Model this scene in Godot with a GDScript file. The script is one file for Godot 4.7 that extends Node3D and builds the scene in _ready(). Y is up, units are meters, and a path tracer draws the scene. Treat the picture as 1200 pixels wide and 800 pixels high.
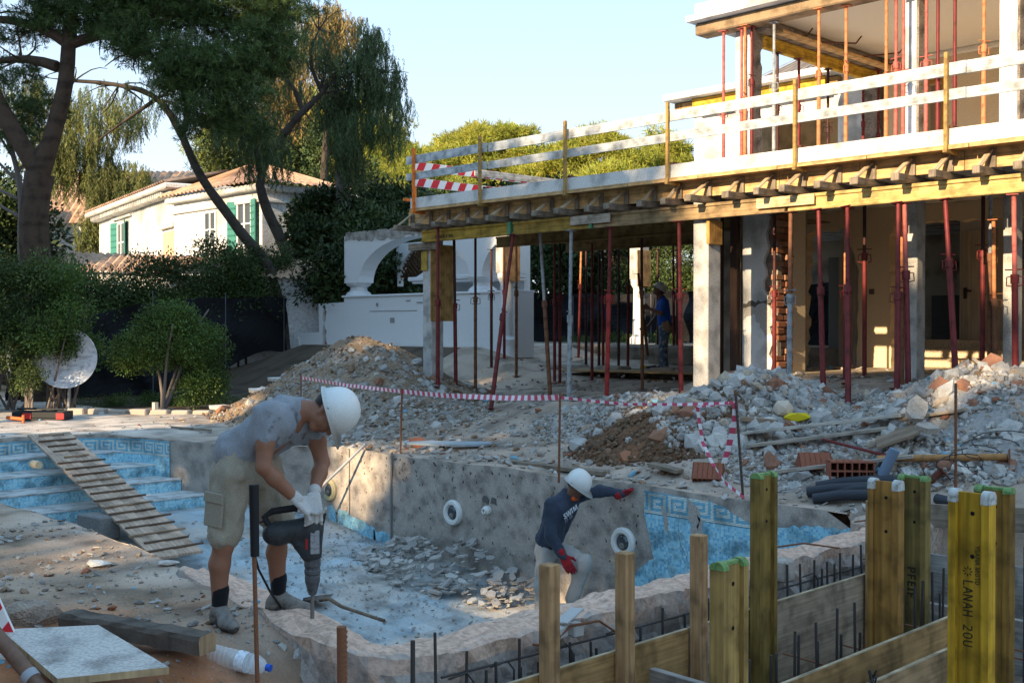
extends Node3D
# World axes: x runs along the house front to the right, y up, -z runs away from the camera into the house.
# Helper p3(a, b, h): a along the front, b depth, h height, in metres.

var rng := RandomNumberGenerator.new()
var mats := {}
var tex := {}
var cache := {}
var counts := {}
var n1 := FastNoiseLite.new()
var n2 := FastNoiseLite.new()
var bumps := []          # heaps: [a, b, radius a, radius b, height]

const CAMR := Vector3(0.6976, 0, -0.7166)
const CAMB := Vector3(0.7166, 0, 0.6976)


func p3(a: float, b: float, h: float) -> Vector3:
	return Vector3(a, h, -b)


class MB:
	var v := PackedVector3Array()
	var n := PackedVector3Array()
	var c := PackedColorArray()
	var u := PackedVector2Array()
	var col := Color.WHITE

	func trin(p: Vector3, q: Vector3, r: Vector3, want: Vector3) -> void:
		var g := (q - p).cross(r - p)
		if g.length_squared() < 1e-16:
			return
		g = g.normalized()
		if g.dot(want) < 0:
			g = -g
			var t := q
			q = r
			r = t
		v.append_array([p, r, q])
		n.append_array([g, g, g])
		c.append_array([col, col, col])
		u.append_array([Vector2.ZERO, Vector2.ZERO, Vector2.ZERO])

	func quadn(p: Vector3, q: Vector3, r: Vector3, s: Vector3, want: Vector3) -> void:
		trin(p, q, r, want)
		trin(p, r, s, want)

	func quad_uv(p: Vector3, q: Vector3, r: Vector3, s: Vector3, want: Vector3, a: Vector2, b: Vector2, cc: Vector2, d: Vector2) -> void:
		var g := (q - p).cross(r - p).normalized()
		if g.dot(want) < 0:
			g = -g
			v.append_array([p, q, r, p, r, s])
			u.append_array([a, b, cc, a, cc, d])
		else:
			v.append_array([p, r, q, p, s, r])
			u.append_array([a, cc, b, a, d, cc])
		for i in 6:
			n.append(g)
			c.append(col)

	func smooth3(p: Vector3, q: Vector3, r: Vector3, np: Vector3, nq: Vector3, nr: Vector3) -> void:
		if (q - p).cross(r - p).dot(np + nq + nr) >= 0:
			v.append_array([p, r, q])
			n.append_array([np, nr, nq])
		else:
			v.append_array([p, q, r])
			n.append_array([np, nq, nr])
		c.append_array([col, col, col])
		u.append_array([Vector2.ZERO, Vector2.ZERO, Vector2.ZERO])

	# a chamfered box of half sizes h in the frame t
	func box(t: Transform3D, size: Vector3, bev := 0.0) -> void:
		var h := size * 0.5
		var b := minf(bev, minf(h.x, minf(h.y, h.z)) * 0.45)
		var o := t.origin
		for ax in 3:
			var a1 := (ax + 1) % 3
			var a2 := (ax + 2) % 3
			for s in [-1.0, 1.0]:
				var pts := []
				for q in [[-1, -1], [1, -1], [1, 1], [-1, 1]]:
					var p := Vector3.ZERO
					p[ax] = s * h[ax]
					p[a1] = q[0] * (h[a1] - b)
					p[a2] = q[1] * (h[a2] - b)
					pts.append(t * p)
				quadn(pts[0], pts[1], pts[2], pts[3], t.basis[ax] * s)
				if b > 0:
					for s2 in [-1.0, 1.0]:
						var e := []
						for q in [-1.0, 1.0]:
							var p := Vector3.ZERO
							p[ax] = s * h[ax]
							p[a1] = s2 * (h[a1] - b)
							p[a2] = q * (h[a2] - b)
							var p2 := p
							p2[ax] = s * (h[ax] - b)
							p2[a1] = s2 * h[a1]
							e.append(t * p)
							e.append(t * p2)
						quadn(e[0], e[1], e[3], e[2], t.basis[ax] * s + t.basis[a1] * s2)
		if b > 0:
			for x in [-1.0, 1.0]:
				for y in [-1.0, 1.0]:
					for z in [-1.0, 1.0]:
						var k := Vector3(x, y, z)
						trin(t * (k * (h - Vector3(0, b, b))), t * (k * (h - Vector3(b, 0, b))), t * (k * (h - Vector3(b, b, 0))), t.basis * k)

	func tube(pts: Array, rad: Variant, sides := 8, caps := true) -> void:
		var last := pts.size() - 1
		var prev := []
		var pn := []
		var side := Vector3.ZERO
		for i in pts.size():
			var d: Vector3 = (pts[mini(i + 1, last)] - pts[maxi(i - 1, 0)]).normalized()
			if i == 0:
				side = d.cross(Vector3.UP if absf(d.y) < 0.9 else Vector3.RIGHT).normalized()
			side = (side - d * side.dot(d)).normalized()
			var up := side.cross(d)
			var r: float = rad[i] if rad is Array else rad
			var ring := []
			var rn := []
			for k in sides:
				var w := TAU * k / sides
				var dir := side * cos(w) + up * sin(w)
				ring.append(pts[i] + dir * r)
				rn.append(dir)
			if i > 0:
				for k in sides:
					var k2 := (k + 1) % sides
					smooth3(prev[k], ring[k], ring[k2], pn[k], rn[k], rn[k2])
					smooth3(prev[k], ring[k2], prev[k2], pn[k], rn[k2], pn[k2])
			if caps and (i == 0 or i == last):
				for k in range(1, sides - 1):
					trin(ring[0], ring[k], ring[k + 1], -d if i == 0 else d)
			prev = ring
			pn = rn

	# profile of (radius, height) turned round the y axis of t
	func lathe(t: Transform3D, prof: Array, sides := 16) -> void:
		for i in prof.size() - 1:
			var a: Vector2 = prof[i]
			var b: Vector2 = prof[i + 1]
			var e := (b - a)
			if e.length() < 1e-6:
				continue
			var m := Vector2(e.y, -e.x).normalized()
			for k in sides:
				var w0 := TAU * k / sides
				var w1 := TAU * (k + 1) / sides
				var d0 := Vector3(cos(w0), 0, sin(w0))
				var d1 := Vector3(cos(w1), 0, sin(w1))
				var p := t * (d0 * a.x + Vector3(0, a.y, 0))
				var q := t * (d1 * a.x + Vector3(0, a.y, 0))
				var r := t * (d1 * b.x + Vector3(0, b.y, 0))
				var s := t * (d0 * b.x + Vector3(0, b.y, 0))
				var m0 := (t.basis * (d0 * m.x + Vector3(0, m.y, 0))).normalized()
				var m1 := (t.basis * (d1 * m.x + Vector3(0, m.y, 0))).normalized()
				if a.x > 1e-6:
					smooth3(p, q, r, m0, m1, m1)
				if b.x > 1e-6:
					smooth3(p, r, s, m0, m1, m0)

	# polygon in the xy plane of t, from z0 to z1
	func prism(t: Transform3D, poly: PackedVector2Array, z0: float, z1: float) -> void:
		var idx := Geometry2D.triangulate_polygon(poly)
		for z in [z0, z1]:
			var want := t.basis.z * (1.0 if z == maxf(z0, z1) else -1.0)
			for i in range(0, idx.size(), 3):
				var q := []
				for j in 3:
					q.append(t * Vector3(poly[idx[i + j]].x, poly[idx[i + j]].y, z))
				trin(q[0], q[1], q[2], want)
		var sgn := -1.0 if Geometry2D.is_polygon_clockwise(poly) else 1.0
		for i in poly.size():
			var a := poly[i]
			var b := poly[(i + 1) % poly.size()]
			var nn := t.basis * Vector3((b - a).y, -(b - a).x, 0) * sgn
			quadn(t * Vector3(a.x, a.y, z0), t * Vector3(b.x, b.y, z0), t * Vector3(b.x, b.y, z1), t * Vector3(a.x, a.y, z1), nn)

	func mesh() -> ArrayMesh:
		var m := ArrayMesh.new()
		if v.is_empty():
			return m
		var a := []
		a.resize(Mesh.ARRAY_MAX)
		a[Mesh.ARRAY_VERTEX] = v
		a[Mesh.ARRAY_NORMAL] = n
		a[Mesh.ARRAY_COLOR] = c
		a[Mesh.ARRAY_TEX_UV] = u
		m.add_surface_from_arrays(Mesh.PRIMITIVE_TRIANGLES, a)
		return m


# ---------------------------------------------------------------- nodes
func nm(parent: Node, s: String) -> String:
	var k := str(parent.get_instance_id()) + s
	counts[k] = counts.get(k, -1) + 1
	return s if counts[k] == 0 else "%s_%03d" % [s, counts[k]]


func tag(o: Node, label: String, cat: String, group := "") -> Node:
	o.set_meta("label", label)
	o.set_meta("category", cat)
	if group:
		o.set_meta("group", group)
	return o


func thing(called: String, label: String, cat: String, t := Transform3D.IDENTITY, group := "") -> Node3D:
	var o := Node3D.new()
	o.name = nm(self, called)
	o.transform = t
	add_child(o, true)
	tag(o, label, cat, group)
	return o


func part(called: String, src: Variant, m: Material, parent: Node = self, t := Transform3D.IDENTITY) -> MeshInstance3D:
	var o := MeshInstance3D.new()
	o.name = nm(parent, called)
	o.mesh = src.mesh() if src is MB else src
	o.material_override = m
	o.transform = t
	parent.add_child(o, true)
	return o


func solo(called: String, src: Variant, m: Material, label: String, cat: String, group := "", t := Transform3D.IDENTITY) -> MeshInstance3D:
	return tag(part(called, src, m, self, t), label, cat, group) as MeshInstance3D


func struct(called: String, src: Variant, m: Material) -> MeshInstance3D:
	var o := part(called, src, m)
	o.set_meta("kind", "structure")
	return o


func many(called: String, msh: Mesh, m: Material, ts: Array, cols: Array, parent: Node, stuff := false) -> MultiMeshInstance3D:
	var mm := MultiMesh.new()
	mm.transform_format = MultiMesh.TRANSFORM_3D
	mm.use_colors = true
	mm.mesh = msh
	mm.instance_count = ts.size()
	for i in ts.size():
		mm.set_instance_transform(i, ts[i])
		mm.set_instance_color(i, cols[i])
	var o := MultiMeshInstance3D.new()
	o.name = nm(parent, called)
	o.multimesh = mm
	o.material_override = m
	parent.add_child(o, true)
	if stuff:
		o.set_meta("kind", "stuff")
	return o


func boxmesh(size: Vector3, bev := 0.004) -> Mesh:
	var k := "%.3f %.3f %.3f %.4f" % [size.x, size.y, size.z, bev]
	if not cache.has(k):
		var b := MB.new()
		b.box(Transform3D.IDENTITY, size, bev)
		cache[k] = b.mesh()
	return cache[k]


func frame(p: Vector3, q: Vector3, up := Vector3.UP) -> Transform3D:
	var y := (q - p).normalized()
	var x := up.cross(y)
	if x.length() < 0.02:
		x = Vector3.RIGHT.cross(y)
	x = x.normalized()
	return Transform3D(Basis(x, y, x.cross(y)), (p + q) * 0.5)


# a straight piece from p to q, grain along its length
func bar(parent: Node, called: String, p: Vector3, q: Vector3, w: float, d: float, m: Material, up := Vector3.UP, bev := 0.004) -> MeshInstance3D:
	return part(called, boxmesh(Vector3(w, (q - p).length(), d), bev), m, parent, frame(p, q, up))


func blk(parent: Node, called: String, lo: Vector3, hi: Vector3, m: Material, bev := 0.006) -> MeshInstance3D:
	return part(called, boxmesh((hi - lo).abs(), bev), m, parent, Transform3D(Basis.IDENTITY, (lo + hi) * 0.5))


func rod(parent: Node, called: String, pts: Array, r: Variant, m: Material, sides := 8) -> MeshInstance3D:
	var b := MB.new()
	b.tube(pts, r, sides)
	return part(called, b, m, parent)


# ---------------------------------------------------------------- materials
func noise_tex(key: String, kind: int, freq: float, oct: int, lo: float, hi: float, size := 512, mid := -1.0) -> Texture2D:
	if not tex.has(key):
		var f := FastNoiseLite.new()
		f.noise_type = kind
		f.frequency = freq
		f.fractal_octaves = oct
		f.fractal_type = FastNoiseLite.FRACTAL_FBM
		f.seed = key.hash() % 1000
		var t := NoiseTexture2D.new()
		t.width = size
		t.height = size
		t.seamless = true
		t.noise = f
		var g := Gradient.new()
		g.set_color(0, Color(lo, lo, lo))
		g.set_color(1, Color(hi, hi, hi))
		if mid >= 0:
			g.add_point(0.5, Color(mid, mid, mid))
		t.color_ramp = g
		tex[key] = t
	return tex[key]


func wood_tex() -> Texture2D:
	if not tex.has("wood"):
		var im := Image.create(256, 256, false, Image.FORMAT_RGB8)
		var f := FastNoiseLite.new()
		f.frequency = 0.03
		f.fractal_octaves = 3
		var g := FastNoiseLite.new()
		g.frequency = 0.012
		g.seed = 5
		for y in 256:
			var wy := sin(TAU * y / 256.0) * 14.0
			var wz := cos(TAU * y / 256.0) * 14.0
			for x in 256:
				var ax := cos(TAU * x / 256.0) * 60.0
				var az := sin(TAU * x / 256.0) * 60.0
				var k := f.get_noise_3d(ax * 2.2, az * 2.2, wy * 0.5 + wz * 0.3)
				var l := g.get_noise_3d(ax, az, wy + 40.0)
				var s := 0.90 + 0.17 * k + 0.11 * l
				s = clampf(s, 0.35, 1.0)
				im.set_pixel(x, y, Color(s, s * 0.985, s * 0.96))
		tex["wood"] = ImageTexture.create_from_image(im)
	return tex["wood"]


func grain(which: String) -> Texture2D:
	match which:
		"fine": return noise_tex("fine", FastNoiseLite.TYPE_SIMPLEX, 0.035, 5, 0.72, 1.0, 512, 0.93)
		"blotch": return noise_tex("blotch", FastNoiseLite.TYPE_SIMPLEX, 0.008, 5, 0.68, 1.0, 512, 0.92)
		"stain": return noise_tex("stain", FastNoiseLite.TYPE_PERLIN, 0.012, 6, 0.62, 1.0, 512, 0.96)
		"speck": return noise_tex("speck", FastNoiseLite.TYPE_CELLULAR, 0.06, 2, 1.0, 0.62, 512)
		"grit": return noise_tex("grit", FastNoiseLite.TYPE_VALUE, 0.2, 3, 0.8, 1.0, 512)
		"wood": return wood_tex()
	return null


# col is the linear base colour
func mt(key: String, col: Color, rough := 0.85, t1 := "", s1 := 1.0, bump := 0.0, t2 := "", s2 := 0.3, world := true) -> StandardMaterial3D:
	if mats.has(key):
		return mats[key]
	var m := StandardMaterial3D.new()
	m.resource_name = key
	var lift := (1.2 if t1 else 1.0) * (1.12 if t2 else 1.0)   # the patterns only darken
	m.albedo_color = Color(minf(0.92, col.r * lift), minf(0.92, col.g * lift), minf(0.92, col.b * lift)).linear_to_srgb() if col.r < 0.93 else Color.WHITE
	m.roughness = rough
	m.vertex_color_use_as_albedo = true
	m.metallic_specular = 0.35
	if t1:
		m.albedo_texture = grain(t1)
		m.uv1_triplanar = true
		m.uv1_world_triplanar = world
		m.uv1_scale = Vector3.ONE * s1
		m.uv1_offset = Vector3(key.hash() % 97, key.hash() % 89, key.hash() % 83) / 50.0
	if bump > 0:
		m.heightmap_enabled = true
		m.heightmap_texture = grain(t1)
		m.heightmap_scale = bump
	if t2:
		m.detail_enabled = true
		m.detail_blend_mode = BaseMaterial3D.BLEND_MODE_MUL
		m.detail_albedo = grain(t2)
		m.detail_uv_layer = BaseMaterial3D.DETAIL_UV_2
		m.uv2_triplanar = true
		m.uv2_world_triplanar = world
		m.uv2_scale = Vector3.ONE * s2
	mats[key] = m
	return m


func wood(key: String, col: Color, i := 0, rough := 0.8) -> StandardMaterial3D:
	var k := "%s %d" % [key, i]
	if mats.has(k):
		return mats[k]
	var r := 0.82 + 0.36 * fposmod(k.hash() * 0.000137, 1.0)
	var m := mt(k, Color(col.r * r, col.g * r, col.b * r), rough, "wood", 1.6, 0.12, "blotch", 0.9, false)
	m.uv2_world_triplanar = true
	return m


func leafmat(key: String, col: Color, back := 0.8) -> StandardMaterial3D:
	if mats.has(key):
		return mats[key]
	var m := mt(key, col, 0.55)
	m.cull_mode = BaseMaterial3D.CULL_DISABLED
	m.backlight_enabled = true
	m.backlight = Color(col.r * 1.5, col.g * 1.6, col.b * 0.8).linear_to_srgb() * back
	return m


func rr(a: float, b: float) -> float:
	return rng.randf_range(a, b)


func rdir() -> Vector3:
	var d := Vector3(rng.randfn(), rng.randfn(), rng.randfn())
	return d.normalized() if d.length() > 0.01 else Vector3.UP


func rbasis(s := 1.0) -> Basis:
	return Basis(rdir(), rng.randf() * TAU) * s


func tint(lo: float, hi: float, warm := 0.0) -> Color:
	var k := rr(lo, hi)
	var w := rr(-warm, warm)
	return Color(k * (1 + w), k, k * (1 - w))


# a broken lump: a jittered, flattened icosahedron
func lump(sx: float, sy: float, sz: float, rough := 0.35, sub := false) -> Mesh:
	var b := MB.new()
	var ph := (1 + sqrt(5.0)) / 2
	var pts := []
	for q in [[-1, ph, 0], [1, ph, 0], [-1, -ph, 0], [1, -ph, 0], [0, -1, ph], [0, 1, ph], [0, -1, -ph], [0, 1, -ph], [ph, 0, -1], [ph, 0, 1], [-ph, 0, -1], [-ph, 0, 1]]:
		var d := Vector3(q[0], q[1], q[2]).normalized()
		d = d.sign() * Vector3(pow(absf(d.x), 0.6), pow(absf(d.y), 0.6), pow(absf(d.z), 0.6))
		pts.append(d * rr(1 - rough, 1 + rough * 0.4) * Vector3(sx, sy, sz))
	for f in [[0, 11, 5], [0, 5, 1], [0, 1, 7], [0, 7, 10], [0, 10, 11], [1, 5, 9], [5, 11, 4], [11, 10, 2], [10, 7, 6], [7, 1, 8], [3, 9, 4], [3, 4, 2], [3, 2, 6], [3, 6, 8], [3, 8, 9], [4, 9, 5], [2, 4, 11], [6, 2, 10], [8, 6, 7], [9, 8, 1]]:
		var p: Vector3 = pts[f[0]]
		var q: Vector3 = pts[f[1]]
		var r: Vector3 = pts[f[2]]
		if sub:
			var e := [p.lerp(q, 0.5), q.lerp(r, 0.5), r.lerp(p, 0.5)]
			for i in 3:
				# same jitter for the same midpoint
				var hsh: float = n1.get_noise_3dv(e[i] * 900.0)
				e[i] *= 1.08 + 0.3 * hsh
			for t in [[p, e[0], e[2]], [e[0], q, e[1]], [e[2], e[1], r], [e[0], e[1], e[2]]]:
				b.trin(t[0], t[1], t[2], t[0] + t[1] + t[2])
		else:
			b.trin(p, q, r, p + q + r)
	return b.mesh()


# a broken flat slab of wall or tile
func shard(sx: float, sz: float, th: float) -> Mesh:
	var poly := PackedVector2Array()
	var k := rng.randi_range(5, 7)
	for i in k:
		var w := TAU * (i + rr(-0.3, 0.3)) / k
		poly.append(Vector2(cos(w) * sx * rr(0.7, 1.1), sin(w) * sz * rr(0.7, 1.1)))
	var b := MB.new()
	b.prism(Transform3D(Basis(Vector3.RIGHT, -PI / 2), Vector3.ZERO), poly, -th / 2, th / 2)
	return b.mesh()


# ---------------------------------------------------------------- a smooth skin over a skeleton
# bones: [start, end, radius, radius, colour]; cells of the given size, joined over k
func skin(bones: Array, cell: float, k: float, rough := 0.0, freq := 6.0) -> ArrayMesh:
	var lo := Vector3.ONE * 1e9
	var hi := -lo
	for b in bones:
		var m := maxf(b[2], b[3]) + cell * 3
		lo = lo.min(b[0] - Vector3.ONE * m).min(b[1] - Vector3.ONE * m)
		hi = hi.max(b[0] + Vector3.ONE * m).max(b[1] + Vector3.ONE * m)
	var nx := int((hi.x - lo.x) / cell) + 2
	var ny := int((hi.y - lo.y) / cell) + 2
	var nzz := int((hi.z - lo.z) / cell) + 2
	var sxy := nx * ny
	var f := PackedFloat32Array()
	f.resize(sxy * nzz)
	f.fill(1.0)
	for b in bones:
		var a: Vector3 = b[0]
		var e: Vector3 = b[1] - a
		var ra: float = b[2]
		var rb: float = b[3] - ra
		var l2 := maxf(e.length_squared(), 1e-9)
		var mg := maxf(b[2], b[3]) + k + cell * 2.5
		var q0: Vector3 = (a.min(b[1]) - Vector3.ONE * mg - lo) / cell
		var q1: Vector3 = (a.max(b[1]) + Vector3.ONE * mg - lo) / cell
		for z in range(maxi(0, int(q0.z)), mini(nzz, int(q1.z) + 2)):
			for y in range(maxi(0, int(q0.y)), mini(ny, int(q1.y) + 2)):
				var at := z * sxy + y * nx
				for x in range(maxi(0, int(q0.x)), mini(nx, int(q1.x) + 2)):
					var p := lo + Vector3(x, y, z) * cell - a
					var t := clampf(p.dot(e) / l2, 0.0, 1.0)
					var d := (p - e * t).length() - ra - rb * t
					var o := f[at + x]
					var h := maxf(k - absf(d - o), 0.0) / k
					f[at + x] = minf(d, o) - h * h * k * 0.25
	if rough > 0:
		for z in nzz:
			for y in ny:
				var at := z * sxy + y * nx
				for x in nx:
					if absf(f[at + x]) < cell * 3:
						f[at + x] += n1.get_noise_3d((lo.x + x * cell) * freq * 150, (lo.y + y * cell) * freq * 75, (lo.z + z * cell) * freq * 150) * rough
	var ids := PackedInt32Array()
	ids.resize(sxy * nzz)
	ids.fill(-1)
	var vs := PackedVector3Array()
	var off := [0, 1, nx, nx + 1, sxy, sxy + 1, sxy + nx, sxy + nx + 1]
	var edges := [[0, 1], [2, 3], [4, 5], [6, 7], [0, 2], [1, 3], [4, 6], [5, 7], [0, 4], [1, 5], [2, 6], [3, 7]]
	for z in nzz - 1:
		for y in ny - 1:
			var at := z * sxy + y * nx
			for x in nx - 1:
				var i := at + x
				var s := f[i] < 0
				if s == (f[i + 1] < 0) and s == (f[i + nx] < 0) and s == (f[i + nx + 1] < 0) and s == (f[i + sxy] < 0) and s == (f[i + sxy + 1] < 0) and s == (f[i + sxy + nx] < 0) and s == (f[i + sxy + nx + 1] < 0):
					continue
				var sum := Vector3.ZERO
				var cnt := 0
				for g in edges:
					var fa := f[i + off[g[0]]]
					var fb := f[i + off[g[1]]]
					if (fa < 0) != (fb < 0):
						var t := fa / (fa - fb)
						var pa := Vector3(g[0] & 1, (g[0] >> 1) & 1, g[0] >> 2)
						var pb := Vector3(g[1] & 1, (g[1] >> 1) & 1, g[1] >> 2)
						sum += pa.lerp(pb, t)
						cnt += 1
				ids[i] = vs.size()
				vs.append(lo + (Vector3(x, y, z) + sum / cnt) * cell)
	var idx := PackedInt32Array()
	var st := [1, nx, sxy]
	for z in range(1, nzz - 1):
		for y in range(1, ny - 1):
			var at := z * sxy + y * nx
			for x in range(1, nx - 1):
				var i := at + x
				var s := f[i] < 0
				for ax in 3:
					if s != (f[i + st[ax]] < 0):
						var u: int = st[(ax + 1) % 3]
						var w: int = st[(ax + 2) % 3]
						var a := ids[i - u - w]
						var b := ids[i - w]
						var c2 := ids[i]
						var d := ids[i - u]
						if s:
							idx.append_array([a, c2, b, a, d, c2])
						else:
							idx.append_array([a, b, c2, a, c2, d])
	var ns := PackedVector3Array()
	ns.resize(vs.size())
	for i in range(0, idx.size(), 3):
		var g := (vs[idx[i + 2]] - vs[idx[i]]).cross(vs[idx[i + 1]] - vs[idx[i]])
		ns[idx[i]] += g
		ns[idx[i + 1]] += g
		ns[idx[i + 2]] += g
	var cs := PackedColorArray()
	cs.resize(vs.size())
	for i in vs.size():
		ns[i] = ns[i].normalized()
		var best := 1e9
		for b in bones:
			var e: Vector3 = b[1] - b[0]
			var t := clampf((vs[i] - b[0]).dot(e) / maxf(e.length_squared(), 1e-9), 0, 1)
			var d: float = (vs[i] - b[0] - e * t).length() - lerpf(b[2], b[3], t)
			if d < best:
				best = d
				cs[i] = b[4]
	var m := ArrayMesh.new()
	var arr := []
	arr.resize(Mesh.ARRAY_MAX)
	arr[Mesh.ARRAY_VERTEX] = vs
	arr[Mesh.ARRAY_NORMAL] = ns
	arr[Mesh.ARRAY_COLOR] = cs
	arr[Mesh.ARRAY_INDEX] = idx
	m.add_surface_from_arrays(Mesh.PRIMITIVE_TRIANGLES, arr)
	return m


# ================================================================ the scene
func _ready() -> void:
	rng.seed = 20
	n1.frequency = 0.05
	n1.fractal_octaves = 3
	n2.seed = 9
	n2.frequency = 0.6
	n2.fractal_octaves = 4
	view_and_light()
	var t0 := Time.get_ticks_msec()
	terrain()
	pool()
	house()
	pavilion()
	neighbours()
	print("structures ", Time.get_ticks_msec() - t0)
	slab_formwork()
	guard_rail()
	all_props()
	rubble()
	foreground_formwork()
	print("formwork ", Time.get_ticks_msec() - t0)
	plants()
	print("plants ", Time.get_ticks_msec() - t0)
	site_things()
	people()
	print("all ", Time.get_ticks_msec() - t0)


func view_and_light() -> void:
	var cam := Camera3D.new()
	cam.name = "camera"
	cam.keep_aspect = Camera3D.KEEP_HEIGHT
	cam.fov = 33.72
	cam.near = 0.1
	cam.far = 3000.0
	var fwd := Vector3(-0.7166, 0, -0.6976) * cos(0.01288) + Vector3.DOWN * sin(0.01288)
	cam.look_at_from_position(Vector3(0, 1.65, 0), Vector3(0, 1.65, 0) + fwd)
	add_child(cam)
	var sky := ProceduralSkyMaterial.new()
	sky.sky_top_color = Color(0.47, 0.60, 0.72)
	sky.sky_horizon_color = Color(0.72, 0.745, 0.76)
	sky.sky_curve = 0.16
	sky.ground_bottom_color = Color(0.25, 0.22, 0.18)
	sky.ground_horizon_color = Color(0.75, 0.76, 0.74)
	sky.sun_angle_max = 25.0
	sky.energy_multiplier = 1.0
	var env := Environment.new()
	env.background_mode = Environment.BG_SKY
	env.sky = Sky.new()
	env.sky.sky_material = sky
	env.ambient_light_source = Environment.AMBIENT_SOURCE_SKY
	env.tonemap_mode = Environment.TONE_MAPPER_LINEAR
	env.tonemap_exposure = 2.7
	env.sdfgi_enabled = true
	env.ssao_enabled = true
	env.ssil_enabled = true
	var we := WorldEnvironment.new()
	we.name = "world_environment"
	we.environment = env
	add_child(we)
	var sun := DirectionalLight3D.new()
	sun.name = "sun"
	sun.light_energy = 1.2
	sun.light_color = Color(1.0, 0.89, 0.72)
	sun.light_angular_distance = 0.5
	sun.shadow_enabled = true
	# towards the sun: behind the camera to the left, low
	var to_sun := Vector3(0.105, 0.335, 1.0).normalized()
	sun.look_at_from_position(Vector3.ZERO, -to_sun)
	add_child(sun)


# ---------------------------------------------------------------- ground
func smooth(e0: float, e1: float, x: float) -> float:
	var t := clampf((x - e0) / (e1 - e0), 0.0, 1.0)
	return t * t * (3 - 2 * t)


# the ground before heaps
func base_h(a: float, b: float) -> float:
	var hp := clampf(0.3 + (a + 15.1) * 0.068, 0.3, 0.82)
	var h := hp * pow(clampf((b - 9.35) / 2.6, 0.0, 1.0), lerpf(1.8, 1.0, smooth(-10.5, -7.5, a)))
	if b > 12.25:
		if a > -9.9:
			h = lerpf(hp, 0.955, clampf((b - 12.25) / 1.6, 0, 1))
		else:
			h = lerpf(hp, 0.74, smooth(12.3, 17.0, b))
			h += 0.5 * smooth(18.9, 19.5, b + 0.35 * n2.get_noise_2d(a, 0)) + 0.05 * smooth(20, 40, b)
	if a < -15.4:
		var left := lerpf(0.04, 1.25, smooth(12.8, 16.2, b)) * (1.0 - 0.9 * smooth(-24.5, -28.0, a))
		h = lerpf(h, left, smooth(-15.4, -17.5, a))
	if b < 9.3 and a < -15:
		h = 0.04 * smooth(-15, -17, a)
	# the dug trench beside the pool
	var tr := smooth(-4.99, -4.82, a) * smooth(3.0, 3.7, b + 0.3 * n2.get_noise_2d(a * 1.5, 3)) * (1 - smooth(9.15, 9.6, b)) * (1 - smooth(0.5, 2.0, a))
	h -= 1.15 * tr
	h -= 0.28 * smooth(-5.4, -4.75, a) * smooth(3.6, 3.2, b) * smooth(0.0, 1.5, b) + 0.06 * smooth(-6.4, -5.4, a) * smooth(3.0, 2.4, b) * smooth(0.0, 1.5, b)
	h += 0.012 * smooth(60, 200, b) * (b - 60)
	return h


func bump_h(a: float, b: float) -> float:
	var h := 0.0
	for q in bumps:
		var r := Vector2((a - q[0]) / q[2], (b - q[1]) / q[3]).length()
		if r < 1:
			var k := 1 - r
			h += q[4] * k * k * (3 - 2 * k) * (1 + 0.18 * n2.get_noise_2d(a * 2.0, b * 2.0))
	return h


func ground_h(a: float, b: float) -> float:
	return base_h(a, b) + 0.035 * n2.get_noise_2d(a * 1.3, b * 1.3) * smooth(0.0, 0.8, b) + bump_h(a, b)


var pool_poly := PackedVector2Array()


func make_pool_poly() -> void:
	var raw := [[-4.95, 3.62], [-4.95, 9.05], [-12.9, 9.05], [-13.6, 8.55], [-14.3, 8.12], [-15.2, 7.85], [-15.9, 7.75], [-16.45, 7.4], [-16.8, 6.9], [-16.85, 6.5], [-16.75, 6.0], [-16.4, 5.55], [-15.9, 5.3], [-15.2, 5.2], [-14.3, 4.95], [-13.5, 4.5], [-12.7, 4.0], [-10.5, 3.92], [-8.0, 3.85], [-6.6, 3.68], [-5.5, 3.5]]
	for q in raw:
		pool_poly.append(Vector2(q[0], q[1]))


func near_edge(p: Vector2) -> Vector2:
	var best := Vector2(1e9, 0)
	for i in pool_poly.size():
		var c := Geometry2D.get_closest_point_to_segment(p, pool_poly[i], pool_poly[(i + 1) % pool_poly.size()])
		if p.distance_squared_to(c) < p.distance_squared_to(best):
			best = c
	return best


func ground_color(a: float, b: float) -> Color:
	var dust := Color(0.43, 0.34, 0.27)
	var earth := Color(0.31, 0.215, 0.145)
	var red := Color(0.36, 0.15, 0.07)
	var pale := Color(0.54, 0.45, 0.37)
	var n := n2.get_noise_2d(a * 0.9 + 40, b * 0.9)
	var n3 := n2.get_noise_2d(a * 2.6 + 10, b * 2.6)
	var c := dust
	if b < 4.6 and a < -4.0:
		c = dust.lerp(earth, clampf(smooth(3.9, 2.9, b) + 0.9 * n, 0, 1))
		c = c.lerp(red, clampf(smooth(3.2, 2.5, b - 0.15 * (a + 5.5)) + 0.8 * n3 + 0.1, 0, 1) * smooth(-7.0, -6.0, a))
	if a < -15:
		c = c.lerp(Color(0.60, 0.51, 0.43), smooth(-15, -17, a))
	if b > 9.0:
		c = c.lerp(Color(0.40, 0.31, 0.24), clampf(0.5 + 1.2 * n, 0, 1))
		c = c.lerp(Color(0.45, 0.36, 0.28), smooth(11.7, 12.4, b) * clampf(0.65 + n3, 0, 1))
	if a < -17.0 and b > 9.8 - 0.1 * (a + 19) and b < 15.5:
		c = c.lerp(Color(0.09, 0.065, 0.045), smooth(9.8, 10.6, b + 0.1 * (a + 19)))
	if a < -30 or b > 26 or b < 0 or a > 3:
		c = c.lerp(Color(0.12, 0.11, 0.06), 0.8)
	var k := 1.38 + 0.5 * n3
	return Color(c.r * k, c.g * k, c.b * k)


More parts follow.
